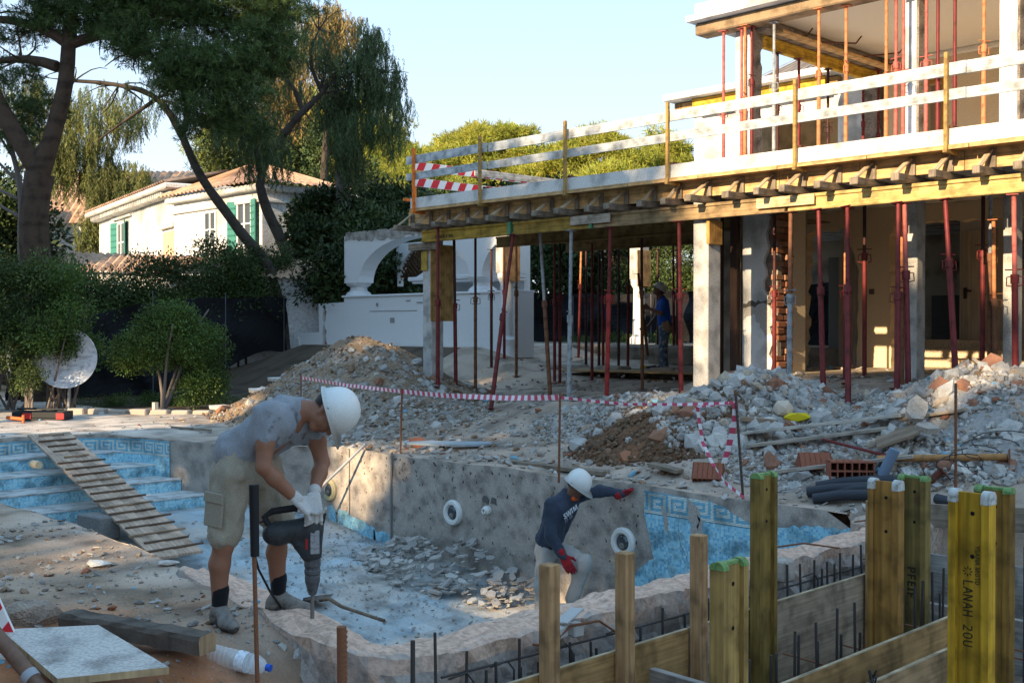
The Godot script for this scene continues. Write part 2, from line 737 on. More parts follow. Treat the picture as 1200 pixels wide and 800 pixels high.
func terrain() -> void:
	make_pool_poly()
	bumps = [[-16.6, 12.1, 3.3, 2.5, 1.2], [-14.6, 10.9, 2.6, 1.6, 0.22], [-8.35, 10.5, 1.35, 0.85, 0.36], [-9.5, 11.3, 1.6, 0.9, 0.28], [-7.56, 11.25, 1.2, 1.3, 0.46], [-4.9, 11.5, 1.9, 1.65, 0.48], [-5.9, 10.2, 1.3, 0.8, 0.06], [-10.4, 8.3, 2.3, 1.3, 0.0]]
	var b := MB.new()
	var st := 0.11
	var nx := int(21.6 / st)
	var ny := int(13.6 / st)
	var vx := []
	var pad := st * 0.62
	for j in ny + 1:
		for i in nx + 1:
			var p := Vector2(-21.0 + i * st, 0.6 + j * st)
			var state := 0
			if p.x < -4.5 and p.x > -17.5 and p.y > 3.0 and p.y < 9.6:
				var e := near_edge(p)
				if p.distance_to(e) < pad:
					p = e
					state = 1
				elif Geometry2D.is_point_in_polygon(p, pool_poly):
					state = 2
			var q := p3(p.x, p.y, base_h(p.x, p.y) + 0.035 * n2.get_noise_2d(p.x * 1.3, p.y * 1.3) * smooth(0.0, 0.8, p.y))
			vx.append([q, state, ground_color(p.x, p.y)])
	var w := nx + 1
	var nr := PackedVector3Array()
	nr.resize(vx.size())
	for j in ny + 1:
		for i in w:
			var q: Vector3 = vx[j * w + i][0]
			var e := 0.08
			var gx := ground_flat(q.x + e, -q.z) - ground_flat(q.x - e, -q.z)
			var gz := ground_flat(q.x, -q.z + e) - ground_flat(q.x, -q.z - e)
			nr[j * w + i] = Vector3(-gx, 2 * e, gz).normalized()
	for j in ny:
		for i in nx:
			var k := [j * w + i, j * w + i + 1, (j + 1) * w + i + 1, (j + 1) * w + i]
			var inside := true
			for q in k:
				if vx[q][1] == 0:
					inside = false
			if inside:
				continue
			for t in [[0, 1, 2], [0, 2, 3]]:
				var a0: int = k[t[0]]
				var a1: int = k[t[1]]
				var a2: int = k[t[2]]
				if (vx[a1][0] - vx[a0][0]).cross(vx[a2][0] - vx[a0][0]).length() < 1e-6:
					continue
				b.v.append_array([vx[a0][0], vx[a2][0], vx[a1][0]])
				b.n.append_array([nr[a0], nr[a2], nr[a1]])
				b.c.append_array([vx[a0][2], vx[a2][2], vx[a1][2]])
				b.u.append_array([Vector2.ZERO, Vector2.ZERO, Vector2.ZERO])
	var gm := mt("ground", Color(1, 1, 1), 0.95, "grit", 1.1, 1.6, "stain", 0.35)
	struct("ground", b, gm)
	# the land beyond
	var f := MB.new()
	var xs := [-600, -300, -150, -100, -80, -60]
	for i in range(-50, 40, 2):
		xs.append(i)
	xs.append_array([60, 150, 600])
	var ys := [-600, -200, -80, -40]
	for i in range(-30, 60, 2):
		ys.append(i)
	ys.append_array([70, 90, 130, 200, 400, 900])
	for i in xs.size() - 1:
		for j in ys.size() - 1:
			if xs[i] >= -20 and xs[i + 1] <= 0 and ys[j] >= 2 and ys[j + 1] <= 14:
				continue
			var q := []
			for k in [[i, j], [i + 1, j], [i + 1, j + 1], [i, j + 1]]:
				var a: float = xs[k[0]]
				var bb: float = ys[k[1]]
				q.append(p3(a, bb, base_h(a, bb) - 0.03))
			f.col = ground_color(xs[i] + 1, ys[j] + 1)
			f.quadn(q[0], q[1], q[2], q[3], Vector3.UP)
	struct("terrain", f, gm)
	# the paved deck at the far end of the pool, edged by a low kerb
	var k2 := MB.new()
	var pts := []
	for i in 25:
		var t := i / 24.0
		pts.append(Vector2(lerpf(-21.5, -17.6, t), lerpf(8.2, 11.2, t)))
	for i in 24:
		var p: Vector2 = pts[i]
		var q: Vector2 = pts[i + 1]
		if i % 2 == 0:
			k2.box(frame(p3(p.x, p.y, 0.06), p3(pts[mini(i + 2, 24)].x, pts[mini(i + 2, 24)].y, 0.06)), Vector3(0.2, 0.33 + rr(-0.01, 0.0), 0.12 + rr(-0.03, 0.03)), 0.02)
	solo("kerb", k2, mt("kerb", Color(0.42, 0.36, 0.3), 0.9, "grit", 1.5, 0.6), "low broken concrete kerb along the far deck in front of the shrubs", "kerb")


func ground_flat(a: float, b: float) -> float:
	return base_h(a, b) + 0.035 * n2.get_noise_2d(a * 1.3, b * 1.3) * smooth(0.0, 0.8, b)


# ---------------------------------------------------------------- pool
func floor_h(a: float) -> float:
	if a < -11.5:
		return lerpf(-0.88, -1.17, smooth(-14.0, -11.5, a))
	return lerpf(-1.17, -1.45, smooth(-11.5, -7.5, a))


func mosaic_tex() -> Texture2D:
	var im := Image.create(512, 512, false, Image.FORMAT_RGB8)
	im.fill(Color(0.74, 0.82, 0.84))
	var r := RandomNumberGenerator.new()
	r.seed = 3
	var pal := [Color(0.58, 0.84, 0.92), Color(0.50, 0.78, 0.89), Color(0.70, 0.89, 0.93), Color(0.42, 0.70, 0.85), Color(0.62, 0.85, 0.92), Color(0.56, 0.82, 0.91)]
	for j in 32:
		for i in 32:
			im.fill_rect(Rect2i(i * 16 + 1, j * 16 + 1, 14, 14), pal[r.randi_range(0, 5)])
	return ImageTexture.create_from_image(im)


func key_tex() -> Texture2D:
	var im := Image.create(128, 128, false, Image.FORMAT_RGB8)
	var rows := ["........", "XXXXXXX.", "X.....X.", "X.XXX.X.", "X.X...X.", "X.XXXXX.", "X.......", "XXXXXXXX"]
	for j in 8:
		for i in 8:
			for k in 4:
				var on: bool = rows[j][i] == "X"
				var v := 0.9 + 0.1 * fposmod((i * 7 + j * 13 + k * 5) * 0.37, 1.0)
				var c := Color(0.90, 0.95, 0.93) * v if on else Color(0.54, 0.80, 0.90) * v
				im.fill_rect(Rect2i(i * 16 + (k % 2) * 8, j * 16 + (k / 2) * 8, 7, 7), c)
				im.fill_rect(Rect2i(i * 16 + (k % 2) * 8 + 7, j * 16 + (k / 2) * 8, 1, 8), c * 0.9)
	return ImageTexture.create_from_image(im)


func texmat(key: String, t: Texture2D, rough: float, s := Vector3.ONE) -> StandardMaterial3D:
	var m := mt(key, Color.WHITE, rough)
	m.albedo_texture = t
	m.uv1_scale = s
	m.texture_filter = BaseMaterial3D.TEXTURE_FILTER_LINEAR
	m.detail_enabled = true
	m.detail_blend_mode = BaseMaterial3D.BLEND_MODE_MUL
	m.detail_albedo = grain("stain")
	m.detail_uv_layer = BaseMaterial3D.DETAIL_UV_2
	m.uv2_triplanar = true
	m.uv2_world_triplanar = true
	m.uv2_scale = Vector3.ONE * 0.8
	return m


func ragged(p: Vector2, q: Vector2, amp: float, step := 0.08) -> Array:
	var out := []
	var n := maxi(2, int(p.distance_to(q) / step))
	var side := (q - p).orthogonal().normalized()
	for i in n:
		var t := (i + (rr(-0.3, 0.3) if i > 0 else 0.0)) / n
		out.append(p.lerp(q, t) + side * rr(-amp, amp) * (1.0 if i > 0 else 0.3))
	return out


func rag_poly(corners: Array, amps: Array, step := 0.08) -> PackedVector2Array:
	var out := PackedVector2Array()
	for i in corners.size():
		var q := ragged(corners[i], corners[(i + 1) % corners.size()], amps[i % amps.size()], step)
		if amps[i % amps.size()] == 0.0:
			out.append(corners[i])
		else:
			for k in q:
				out.append(k)
	return out


const ALONG := Basis.IDENTITY   # x along the front, y up, z towards the viewer


func pool() -> void:
	var root := thing("swimming_pool", "half stripped swimming pool with grey render and patches of blue mosaic", "swimming pool")
	var render := mt("render", Color(0.44, 0.385, 0.335), 0.95, "grit", 0.8, 0.9, "blotch", 0.7)
	var mos := texmat("mosaic", mosaic_tex(), 0.32, Vector3(1.25, 1.25, 1))
	var key := texmat("greek_key", key_tex(), 0.35)
	var w := MB.new()
	var mt_b := MB.new()
	var kb := MB.new()
	var run := 0.0
	for i in pool_poly.size():
		var p := pool_poly[i]
		var q := pool_poly[(i + 1) % pool_poly.size()]
		var len := p.distance_to(q)
		var tiled := p.x < -15.1 and q.x < -15.1
		var inn := Vector3(q.y - p.y, 0, q.x - p.x)
		if Geometry2D.is_polygon_clockwise(pool_poly):
			inn = -inn
		inn = -inn
		var parts := maxi(1, int(len / 0.3))
		for k in parts:
			var s := p.lerp(q, float(k) / parts)
			var e := p.lerp(q, float(k + 1) / parts)
			var hs := ground_flat(s.x, s.y) + 0.004
			var he := ground_flat(e.x, e.y) + 0.004
			var fs := floor_h(s.x) - 0.06
			var fe := floor_h(e.x) - 0.06
			if tiled:
				w.quadn(p3(s.x, s.y, fs), p3(e.x, e.y, fe), p3(e.x, e.y, he), p3(s.x, s.y, hs), inn)
				var d := inn.normalized() * 0.012
				var u0 := run + len * k / parts
				var u1 := run + len * (k + 1) / parts
				mt_b.quad_uv(p3(s.x, s.y, -1.0) + d, p3(e.x, e.y, -1.0) + d, p3(e.x, e.y, -0.245) + d, p3(s.x, s.y, -0.245) + d, inn, Vector2(u0, 1.0), Vector2(u1, 1.0), Vector2(u1, 0.245), Vector2(u0, 0.245))
				kb.quad_uv(p3(s.x, s.y, -0.242) + d, p3(e.x, e.y, -0.242) + d, p3(e.x, e.y, -0.02) + d, p3(s.x, s.y, -0.02) + d, inn, Vector2(u0 / 0.26, 1), Vector2(u1 / 0.26, 1), Vector2(u1 / 0.26, 0), Vector2(u0 / 0.26, 0))
			else:
				w.quadn(p3(s.x, s.y, fs), p3(e.x, e.y, fe), p3(e.x, e.y, he), p3(s.x, s.y, hs), inn)
		run += len
	part("wall_render", w, render, root)
	part("mosaic_lining", mt_b, mos, root)
	part("key_frieze", kb, key, root)
	# floor
	var f := MB.new()
	var fm := mt("pool floor", Color(1, 1, 1), 0.9, "grit", 0.9, 0.6, "stain", 0.4)
	var st := 0.22
	for i in int(12.2 / st):
		for j in int(5.8 / st):
			var a := -17.0 + i * st
			var bb := 3.4 + j * st
			var k := n2.get_noise_2d(a * 1.1, bb * 1.1)
			var blue := clampf(0.55 + 1.5 * k - 0.5 * smooth(-12, -8, a), 0, 1)
			f.col = Color(0.62, 0.57, 0.51).lerp(Color(0.50, 0.60, 0.64), blue) * (1.0 + 0.25 * n2.get_noise_2d(a * 4, bb * 4))
			f.col.a = 1
			var q := []
			for c in [[0, 0], [1, 0], [1, 1], [0, 1]]:
				var x: float = a + c[0] * st
				var y: float = bb + c[1] * st
				q.append(p3(x, y, floor_h(x) + 0.015 * n2.get_noise_2d(x * 3, y * 3)))
			f.quadn(q[0], q[1], q[2], q[3], Vector3.UP)
	part("pool_floor", f, fm, root)
	# four tiled steps in the rounded end
	var edges := [-16.15, -15.55, -14.98, -14.4]
	var hs := [-0.20, -0.37, -0.54, -0.71]
	var lims := [[5.62, 7.66], [5.32, 7.84], [5.24, 7.9], [5.05, 8.1]]
	for k in 4:
		var s := MB.new()
		var lo: float = lims[k][0]
		var hi: float = lims[k][1]
		var back: float = -16.84 if k == 0 else edges[k - 1]
		var e: float = edges[k]
		var up: float = hs[k]
		s.quad_uv(p3(e, lo, up - 0.19), p3(e, hi, up - 0.19), p3(e, hi, up - 0.025), p3(e, lo, up - 0.025), Vector3.RIGHT, Vector2(lo, 0.17), Vector2(hi, 0.17), Vector2(hi, 0), Vector2(lo, 0))
		var o := part("step", s, mos, root)
		var tr := MB.new()
		tr.box(Transform3D(Basis.IDENTITY, p3((back + e) / 2 + 0.006, (lo + hi) / 2, up - 0.0125)), Vector3(e - back + 0.012, 0.025, hi - lo), 0.006)
		part("tread", tr, mt("tread", Color(0.56, 0.56, 0.54), 0.8, "grit", 1.2, 0.4, "stain", 0.7), o)
	# mosaic still on the far wall, with a torn edge, and streaks of grout
	var tm := Transform3D(ALONG, p3(0, 9.05, 0) + Vector3(0, 0, 0.004))
	var poly := PackedVector2Array()
	poly.append_array(PackedVector2Array(ragged(Vector2(-7.33, -0.26), Vector2(-7.2, -0.72), 0.025, 0.05)))
	poly.append_array(PackedVector2Array(ragged(Vector2(-7.2, -0.72), Vector2(-7.45, -0.86), 0.02, 0.05)))
	poly.append_array(PackedVector2Array([Vector2(-7.45, -0.9), Vector2(-7.5, -1.5), Vector2(-4.96, -1.5)]))
	poly.append_array(PackedVector2Array(ragged(Vector2(-4.96, -0.13), Vector2(-5.95, -0.21), 0.02, 0.07)))
	poly.append(Vector2(-6.0, -0.26))
	sheet(root, "mosaic_patch", tm, poly, 0.012, mos)
	var kp := PackedVector2Array([Vector2(-7.33, -0.255)])
	kp.append(Vector2(-5.98, -0.255))
	kp.append_array(PackedVector2Array(ragged(Vector2(-5.98, -0.235), Vector2(-6.55, -0.03), 0.015, 0.06)))
	kp.append(Vector2(-7.33, -0.03))
	sheet(root, "key_frieze", tm, kp, 0.012, key, Vector2(1 / 0.26, 1 / 0.235), Vector2(0, 0.02))
	var grout := mt("grout", Color(0.40, 0.36, 0.32), 0.9, "fine", 2.0)
	for s in [[-6.98, -0.09, -0.62, 0.06], [-6.78, -0.05, -1.0, 0.13], [-6.86, -0.4, -1.25, 0.05], [-7.12, -0.15, -0.5, 0.05], [-6.66, -0.2, -0.9, 0.05], [-7.02, -0.7, -1.25, 0.04]]:
		var pp := PackedVector2Array()
		pp.append_array(PackedVector2Array(ragged(Vector2(s[0], s[1]), Vector2(s[0] + 0.12, s[2]), 0.03, 0.06)))
		pp.append_array(PackedVector2Array(ragged(Vector2(s[0] + 0.12 + s[3] * 0.4, s[2]), Vector2(s[0] + s[3], s[1]), 0.02, 0.06)))
		var g := MB.new()
		g.prism(tm, pp, 0.012, 0.017)
		part("grout_streak", g, grout, root)
	for s in [[-12.7, -0.86, 0.9], [-11.9, -1.0, 0.45], [-11.1, -1.18, 0.6], [-13.2, -0.75, 0.5]]:
		var pp := PackedVector2Array()
		pp.append_array(PackedVector2Array(ragged(Vector2(s[0], s[1]), Vector2(s[0] + s[2], s[1] - 0.12), 0.04, 0.07)))
		pp.append_array(PackedVector2Array([Vector2(s[0] + s[2], s[1] - 0.5), Vector2(s[0], s[1] - 0.5)]))
		sheet(root, "mosaic_patch", tm, pp, 0.014, mos)
	# lamps, an inlet and an expansion joint in the far wall
	var white := mt("pool plastic", Color(0.72, 0.72, 0.68), 0.45)
	var lens := mt("lamp lens", Color(0.10, 0.11, 0.12), 0.12)
	lens.metallic = 0.5
	var turn := Basis(Vector3.RIGHT, PI / 2)
	for s in [[-10.31, -0.61], [-7.61, -0.60], [-12.9, -0.60]]:
		var t := Transform3D(turn, p3(s[0], 9.05, s[1]))
		var l := MB.new()
		l.lathe(t, [Vector2(0.155, 0), Vector2(0.155, 0.03), Vector2(0.14, 0.055), Vector2(0.105, 0.055), Vector2(0.085, 0.03), Vector2(0.085, 0.0)], 28)
		var o := part("pool_lamp", l, white if s[0] > -12 else mt("old plastic", Color(0.5, 0.42, 0.24), 0.5), root)
		var g := MB.new()
		g.lathe(t, [Vector2(0.086, 0.028), Vector2(0.06, 0.05), Vector2(0.0, 0.058)], 24)
		part("lens", g, lens, o)
		var bulb := MB.new()
		bulb.lathe(Transform3D(turn, t.origin + Vector3(0.01, -0.03, 0.045)), [Vector2(0.035, 0.0), Vector2(0.03, 0.02), Vector2(0, 0.026)], 12)
		part("reflector", bulb, mt("lamp glass", Color(0.2, 0.19, 0.17), 0.2), o)
	var inl := MB.new()
	inl.lathe(Transform3D(turn, p3(-9.69, 9.05, -0.51)), [Vector2(0.05, 0), Vector2(0.055, 0.05), Vector2(0.035, 0.09), Vector2(0.02, 0.09), Vector2(0.02, 0.03), Vector2(0, 0.03)], 14)
	part("water_inlet", inl, white, root)
	for x in [-9.6, -9.74]:
		var scar := MB.new()
		scar.prism(tm, rag_poly([Vector2(x - 0.05, -0.42), Vector2(x + 0.05, -0.44), Vector2(x + 0.04, -0.36), Vector2(x - 0.03, -0.35)], [0.015], 0.03), 0.0, 0.008)
		part("chipped_edge", scar, mt("dark chip", Color(0.12, 0.11, 0.1), 0.9), root)
	rod(root, "joint_strip", [p3(-11.5, 9.03, 0.03), p3(-11.53, 9.035, -0.4), p3(-11.53, 9.035, -1.16)], 0.014, mt("joint", Color(0.22, 0.2, 0.18), 0.8))
	rod(root, "joint_strip", [p3(-12.45, 9.04, 0.0), p3(-12.45, 9.04, -0.9)], 0.008, mt("joint", Color(0.22, 0.2, 0.18), 0.8))
	# pits picked into the render
	var ts := []
	var cs := []
	for k in 260:
		var a := rr(-12.8, -7.4)
		var hh := rr(-1.1, -0.05) if k % 3 else -0.05 - 0.3 * pow(rng.randf(), 2.0)
		var s := rr(0.003, 0.012) * (1.6 if k % 9 == 0 else 1.0)
		ts.append(Transform3D(Basis(Vector3.BACK, rr(-0.7, 0.9)).scaled(Vector3.ONE) * Basis.from_scale(Vector3(s * rr(0.7, 1.2), s * rr(1.0, 2.4), 0.004)), p3(a, 9.048, hh)))
		cs.append(Color(1, 1, 1) * rr(0.7, 1.3))
	many("pick_marks", lump(1, 1, 1, 0.3), mt("pit", Color(0.10, 0.085, 0.07), 1.0), ts, cs, root, true)
	# the broken pink coping round the right end
	var path := []
	for i in 18:
		path.append([Vector2(-7.0 + i * 0.108, 3.86 - i * 0.012), Vector2(0, -1), 0.2 + i * 0.006])
	for i in 12:
		var wv := -PI / 2 + (PI / 2) * (i + 1) / 13.0
		path.append([Vector2(-5.03 + cos(wv) * 0.18, 3.83 + sin(wv) * 0.18), Vector2(cos(wv), sin(wv)), 0.31])
	for i in 96:
		path.append([Vector2(-4.85, 3.85 + i * 0.056), Vector2(1, 0), 0.32 + 0.05 * n2.get_noise_1d(i * 0.12)])
	var sec := []
	for k in 30:
		var t := k / 29.0
		if t < 0.1:
			sec.append(Vector2(0.0, lerpf(-0.18, 0.0, t / 0.1)))
		elif t < 0.45:
			sec.append(Vector2((t - 0.1) / 0.35, 0.03 * sin((t - 0.1) / 0.35 * PI)))
		else:
			var s := (t - 0.45) / 0.55
			sec.append(Vector2(1.0 + 0.15 * sin(s * 2.0), -1.25 * s))
	var cb := MB.new()
	var grid := []
	for i in path.size():
		var row := []
		for k in sec.size():
			var o: Vector2 = path[i][0]
			var d: Vector2 = path[i][1]
			var q: Vector2 = o + d * (sec[k].x * path[i][2] - 0.006)
			var low: float = sec[k].y
			if i < 18:
				low *= 0.28 * (0.3 + i / 24.0)
			var deep := clampf(-low * 4, 0, 1)
			var j1 := n2.get_noise_3d(q.x * 5, q.y * 5, low * 5) * (0.05 + 0.06 * deep) + n2.get_noise_3d(q.x * 16, q.y * 16, low * 14) * 0.05 * deep + n1.get_noise_3d(q.x * 500, q.y * 500, low * 500) * 0.03 * deep
			q += d * j1 * (1.0 if k > 2 else 0.25)
			low += (n2.get_noise_2d(q.x * 2.4 + 7, q.y * 2.4) * 0.045 + n2.get_noise_2d(q.x * 11, q.y * 11) * 0.02) * (1 - deep)
			row.append(p3(q.x, q.y, low + 0.02 - 0.115 * smooth(14, 30, i)))
		grid.append(row)
	for i in path.size() - 1:
		for k in sec.size() - 1:
			var sh := n2.get_noise_2d(i * 0.45, k * 1.2)
			var top := 1.0 - smooth(11, 15, k + 4 * sh)
			cb.col = Color(0.46, 0.40, 0.36).lerp(Color(0.88, 0.60, 0.45), top) * (1.0 + 0.3 * sh)
			cb.col.a = 1
			cb.quadn(grid[i][k], grid[i + 1][k], grid[i + 1][k + 1], grid[i][k + 1], p3(path[i][1].x, path[i][1].y, 0.8))
	part("broken_coping", cb, mt("coping", Color(1, 1, 1), 0.95, "grit", 1.0, 1.8, "fine", 0.8), root)
	var sk := MB.new()
	sk.box(Transform3D(Basis(Vector3.UP, 0.2), p3(-4.46, 4.72, -0.11)), Vector3(0.08, 0.07, 0.09), 0.01)
	sk.box(Transform3D(Basis(Vector3.UP, -0.1), p3(-4.45, 4.85, -0.12)), Vector3(0.08, 0.08, 0.08), 0.01)
	sk.box(Transform3D(Basis(Vector3(1, 0, 0.3).normalized(), 0.4), p3(-4.45, 4.80, -0.03)), Vector3(0.10, 0.012, 0.16), 0.006)
	part("skimmer_box", sk, mt("old skimmer", Color(0.45, 0.44, 0.42), 0.6), root)
	blk(root, "skimmer_block", p3(-4.56, 7.05, -0.20), p3(-4.42, 7.19, -0.04), render, 0.015)
	blk(root, "corner_block", p3(-5.0, 8.97, -0.95), p3(-4.38, 9.62, -0.015), mt("corner", Color(0.52, 0.40, 0.32), 0.95, "grit", 1.0, 1.5, "fine", 0.8), 0.05)


# a thin sheet with uv in metres
func sheet(parent: Node, called: String, t: Transform3D, poly: PackedVector2Array, th: float, m: Material, s := Vector2.ONE, off := Vector2.ZERO) -> MeshInstance3D:
	var b := MB.new()
	b.prism(t, poly, 0, th)
	var inv := t.affine_inverse()
	for i in b.v.size():
		var q := inv * b.v[i]
		b.u[i] = Vector2(q.x * s.x, -(q.y + off.y) * s.y)
	return part(called, b, m, parent)


# ---------------------------------------------------------------- house
# a wall in a plane of constant depth b, polygon in (a, h), thickness towards the back
func wall_poly(parent: Node, called: String, poly: PackedVector2Array, b: float, th: float, m: Material) -> MeshInstance3D:
	var w := MB.new()
	w.prism(Transform3D(ALONG, p3(0, b, 0)), poly, -th, 0)
	return part(called, w, m, parent)


func rect(x0: float, y0: float, x1: float, y1: float) -> PackedVector2Array:
	return PackedVector2Array([Vector2(x0, y0), Vector2(x1, y0), Vector2(x1, y1), Vector2(x0, y1)])


func house() -> void:
	var root := thing("house_under_renovation", "two storey concrete house stripped back to columns and slabs on steel props", "house")
	var conc := mt("concrete", Color(0.52, 0.50, 0.47), 0.9, "fine", 2.2, 0.1, "blotch", 0.6)
	var white := mt("white render", Color(0.80, 0.78, 0.74), 0.9, "fine", 3.0, 0.05, "stain", 0.3)
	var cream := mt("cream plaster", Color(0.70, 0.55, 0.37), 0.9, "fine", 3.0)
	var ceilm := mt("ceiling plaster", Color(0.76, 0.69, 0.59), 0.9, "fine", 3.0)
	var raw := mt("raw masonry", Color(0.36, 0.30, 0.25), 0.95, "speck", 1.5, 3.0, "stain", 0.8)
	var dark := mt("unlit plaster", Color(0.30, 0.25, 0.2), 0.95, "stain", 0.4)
	# ground floor and upper slab
	var fl := part("floor_slab", boxmesh(Vector3(10, 0.14, 12)), mt("screed", Color(0.5, 0.41, 0.31), 0.85, "fine", 0.6, 0.3, "stain", 0.3), root, Transform3D(Basis.IDENTITY, p3(-4.9, 20.2, 0.9)))
	fl.name = "floor_slab"
	var sp := PackedVector2Array([Vector2(-14.9, -12.1), Vector2(-15.5, -13.0), Vector2(-15.5, -18.4), Vector2(-14.4, -24), Vector2(-0.5, -24), Vector2(-0.5, -12.1)])
	var s := MB.new()
	var flat := Transform3D(Basis(Vector3.RIGHT, Vector3(0, 0, 1), Vector3.UP), Vector3.ZERO)   # polygon (x, z) laid flat
	s.prism(flat, sp, 3.645, 3.83)
	part("upper_slab", s, mt("slab", Color(0.68, 0.66, 0.63), 0.9, "fine", 2.5, 0.1, "stain", 0.4), root)
	# concrete columns
	column(root, -15.0, 12.45, 0.24, 0.27, 0.15, 3.64, conc)
	column(root, -9.26, 12.45, 0.25, 0.29, 0.5, 3.64, conc)
	column(root, -6.98, 13.95, 0.18, 0.24, 0.85, 3.64, conc)
	column(root, -5.70, 13.95, 0.16, 0.2, 0.85, 3.64, conc)
	blk(root, "plinth", p3(-9.98, 12.28, 0.3), p3(-8.9, 12.8, 0.64), mt("plinth", Color(0.6, 0.57, 0.52), 0.9, "fine", 2.5, 0.3, "stain", 0.8), 0.03)
	blk(root, "step_edge", p3(-14.9, 12.0, 0.1), p3(-11.6, 12.35, 0.34), conc, 0.03)
	# broken ledge between the porch floors
	for i in 12:
		var a := -16.8 + i * 0.6
		var q := MB.new()
		q.box(Transform3D(Basis(Vector3.UP, rr(-0.1, 0.1)), p3(a, 16.9 + rr(-0.15, 0.15), 0.72)), Vector3(rr(0.5, 0.7), rr(0.22, 0.34), rr(0.35, 0.6)), 0.05)
		part("broken_ledge", q, mt("ledge", Color(0.30, 0.25, 0.2), 0.95, "grit", 1.2, 2.0, "stain", 0.6), root)
		if i % 2 == 0:
			var q2 := MB.new()
			q2.box(Transform3D(Basis(Vector3.UP, rr(-0.1, 0.1)), p3(a, 18.9 + rr(-0.1, 0.1), 1.05)), Vector3(rr(1.0, 1.25), rr(0.35, 0.45), rr(0.4, 0.6)), 0.05)
			part("broken_ledge", q2, mt("ledge", Color(0.30, 0.25, 0.2), 0.95, "grit", 1.2, 2.0, "stain", 0.6), root)
	# ground floor walls: the white pier with its torn edge and bared brick
	wall_poly(root, "torn_wall", rag_poly([Vector2(-9.58, 0.9), Vector2(-9.1, 0.9), Vector2(-9.06, 1.9), Vector2(-9.22, 2.2), Vector2(-9.1, 3.64), Vector2(-9.58, 3.64)], [0.0, 0.05, 0.05, 0.04, 0.0, 0.0], 0.09), 14.1, 0.12, white)
	wall_poly(root, "torn_wall", rag_poly([Vector2(-9.58, 0.92), Vector2(-9.03, 0.92), Vector2(-9.03, 3.64), Vector2(-9.58, 3.64)], [0.0, 0.02, 0.0, 0.0], 0.1), 14.16, 0.10, raw)
	var scar := MB.new()
	scar.prism(Transform3D(ALONG, p3(0, 14.1, 0)), rag_poly([Vector2(-9.57, 1.93), Vector2(-9.1, 2.0), Vector2(-9.1, 2.06), Vector2(-9.57, 2.0)], [0.025], 0.05), 0.0, 0.004)
	part("wall_crack", scar, mt("crack", Color(0.10, 0.09, 0.08), 0.95), root)
	scar = MB.new()
	scar.prism(Transform3D(ALONG, p3(0, 14.1, 0)), rag_poly([Vector2(-9.57, 1.75), Vector2(-9.38, 1.85), Vector2(-9.2, 1.5), Vector2(-9.1, 1.55), Vector2(-9.1, 1.95), Vector2(-9.57, 1.95)], [0.03], 0.05), 0.0, 0.003)
	part("bare_patch", scar, mt("bare patch", Color(0.42, 0.39, 0.36), 0.95, "fine", 2.0), root)
	var brickm := [mt("brick a", Color(0.30, 0.13, 0.07), 0.95, "grit", 2.0, 0.8), mt("brick b", Color(0.24, 0.10, 0.055), 0.95, "grit", 2.0, 0.8), mt("brick c", Color(0.36, 0.19, 0.11), 0.95, "grit", 2.0, 0.8)]
	var bm := boxmesh(Vector3(0.10, 0.085, 0.20), 0.012)
	for i in 27:
		for j in 2:
			part("brick", bm, brickm[rng.randi_range(0, 2)], root, Transform3D(Basis(Vector3.UP, rr(-0.06, 0.06)), p3(-9.06 + rr(-0.03, 0.02), 14.22 + j * 0.215 + (0.08 if i % 2 else 0.0) * 0.5, 1.0 + i * 0.098)))
	blk(root, "brick_core", p3(-9.2, 14.2, 0.95), p3(-9.1, 14.62, 3.64), mt("mortar", Color(0.2, 0.17, 0.14), 0.95, "grit", 1.5, 1.0))
	wall_poly(root, "jamb", rect(-9.32, 0.9, -9.06, 3.64), 14.64, 0.34, cream)
	# the cream wall behind with two holes knocked through
	wall_poly(root, "inner_wall", rag_poly([Vector2(-11.2, 0.96), Vector2(-10.72, 0.96), Vector2(-10.7, 2.4), Vector2(-10.6, 3.3), Vector2(-9.85, 3.36), Vector2(-9.6, 2.6), Vector2(-9.66, 0.96), Vector2(-9.02, 0.96), Vector2(-9.05, 2.9), Vector2(-8.98, 3.36), Vector2(-3.0, 3.30), Vector2(-3.0, 3.64), Vector2(-11.2, 3.64)], [0.0, 0.04, 0.05, 0.05, 0.05, 0.03, 0.0, 0.02, 0.06, 0.03, 0.0, 0.0, 0.0], 0.1), 17.6, 0.25, cream)
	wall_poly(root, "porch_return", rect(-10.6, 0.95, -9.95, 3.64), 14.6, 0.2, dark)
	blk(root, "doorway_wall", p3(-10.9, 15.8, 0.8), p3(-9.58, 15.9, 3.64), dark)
	for a in [-9.97, -9.68]:
		bar(root, "door_jamb", p3(a, 14.05, 0.95), p3(a, 14.05, 3.5), 0.09, 0.12, mt("door jamb", Color(0.055, 0.03, 0.022), 0.7, "wood", 1.5))
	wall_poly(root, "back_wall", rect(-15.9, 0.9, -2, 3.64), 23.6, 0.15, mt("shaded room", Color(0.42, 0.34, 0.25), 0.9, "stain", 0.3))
	wall_poly(root, "inner_wall", rag_poly([Vector2(-9.03, 1.2), Vector2(-5, 1.2), Vector2(-5, 3.64), Vector2(-9.03, 3.64)], [0.0], 0.1), 20.2, 0.12, mt("hall plaster", Color(0.62, 0.55, 0.46), 0.9, "fine", 3.0))
	wall_poly(root, "bared_masonry", rag_poly([Vector2(-8.85, 2.62), Vector2(-7.6, 2.7), Vector2(-7.6, 3.3), Vector2(-8.85, 3.3)], [0.05], 0.1), 20.19, 0.02, raw)
	wall_poly(root, "inner_wall", rect(-11.5, 0.96, -10.2, 3.64), 20.4, 0.1, mt("shaded room", Color(0.42, 0.34, 0.25), 0.9, "stain", 0.3))
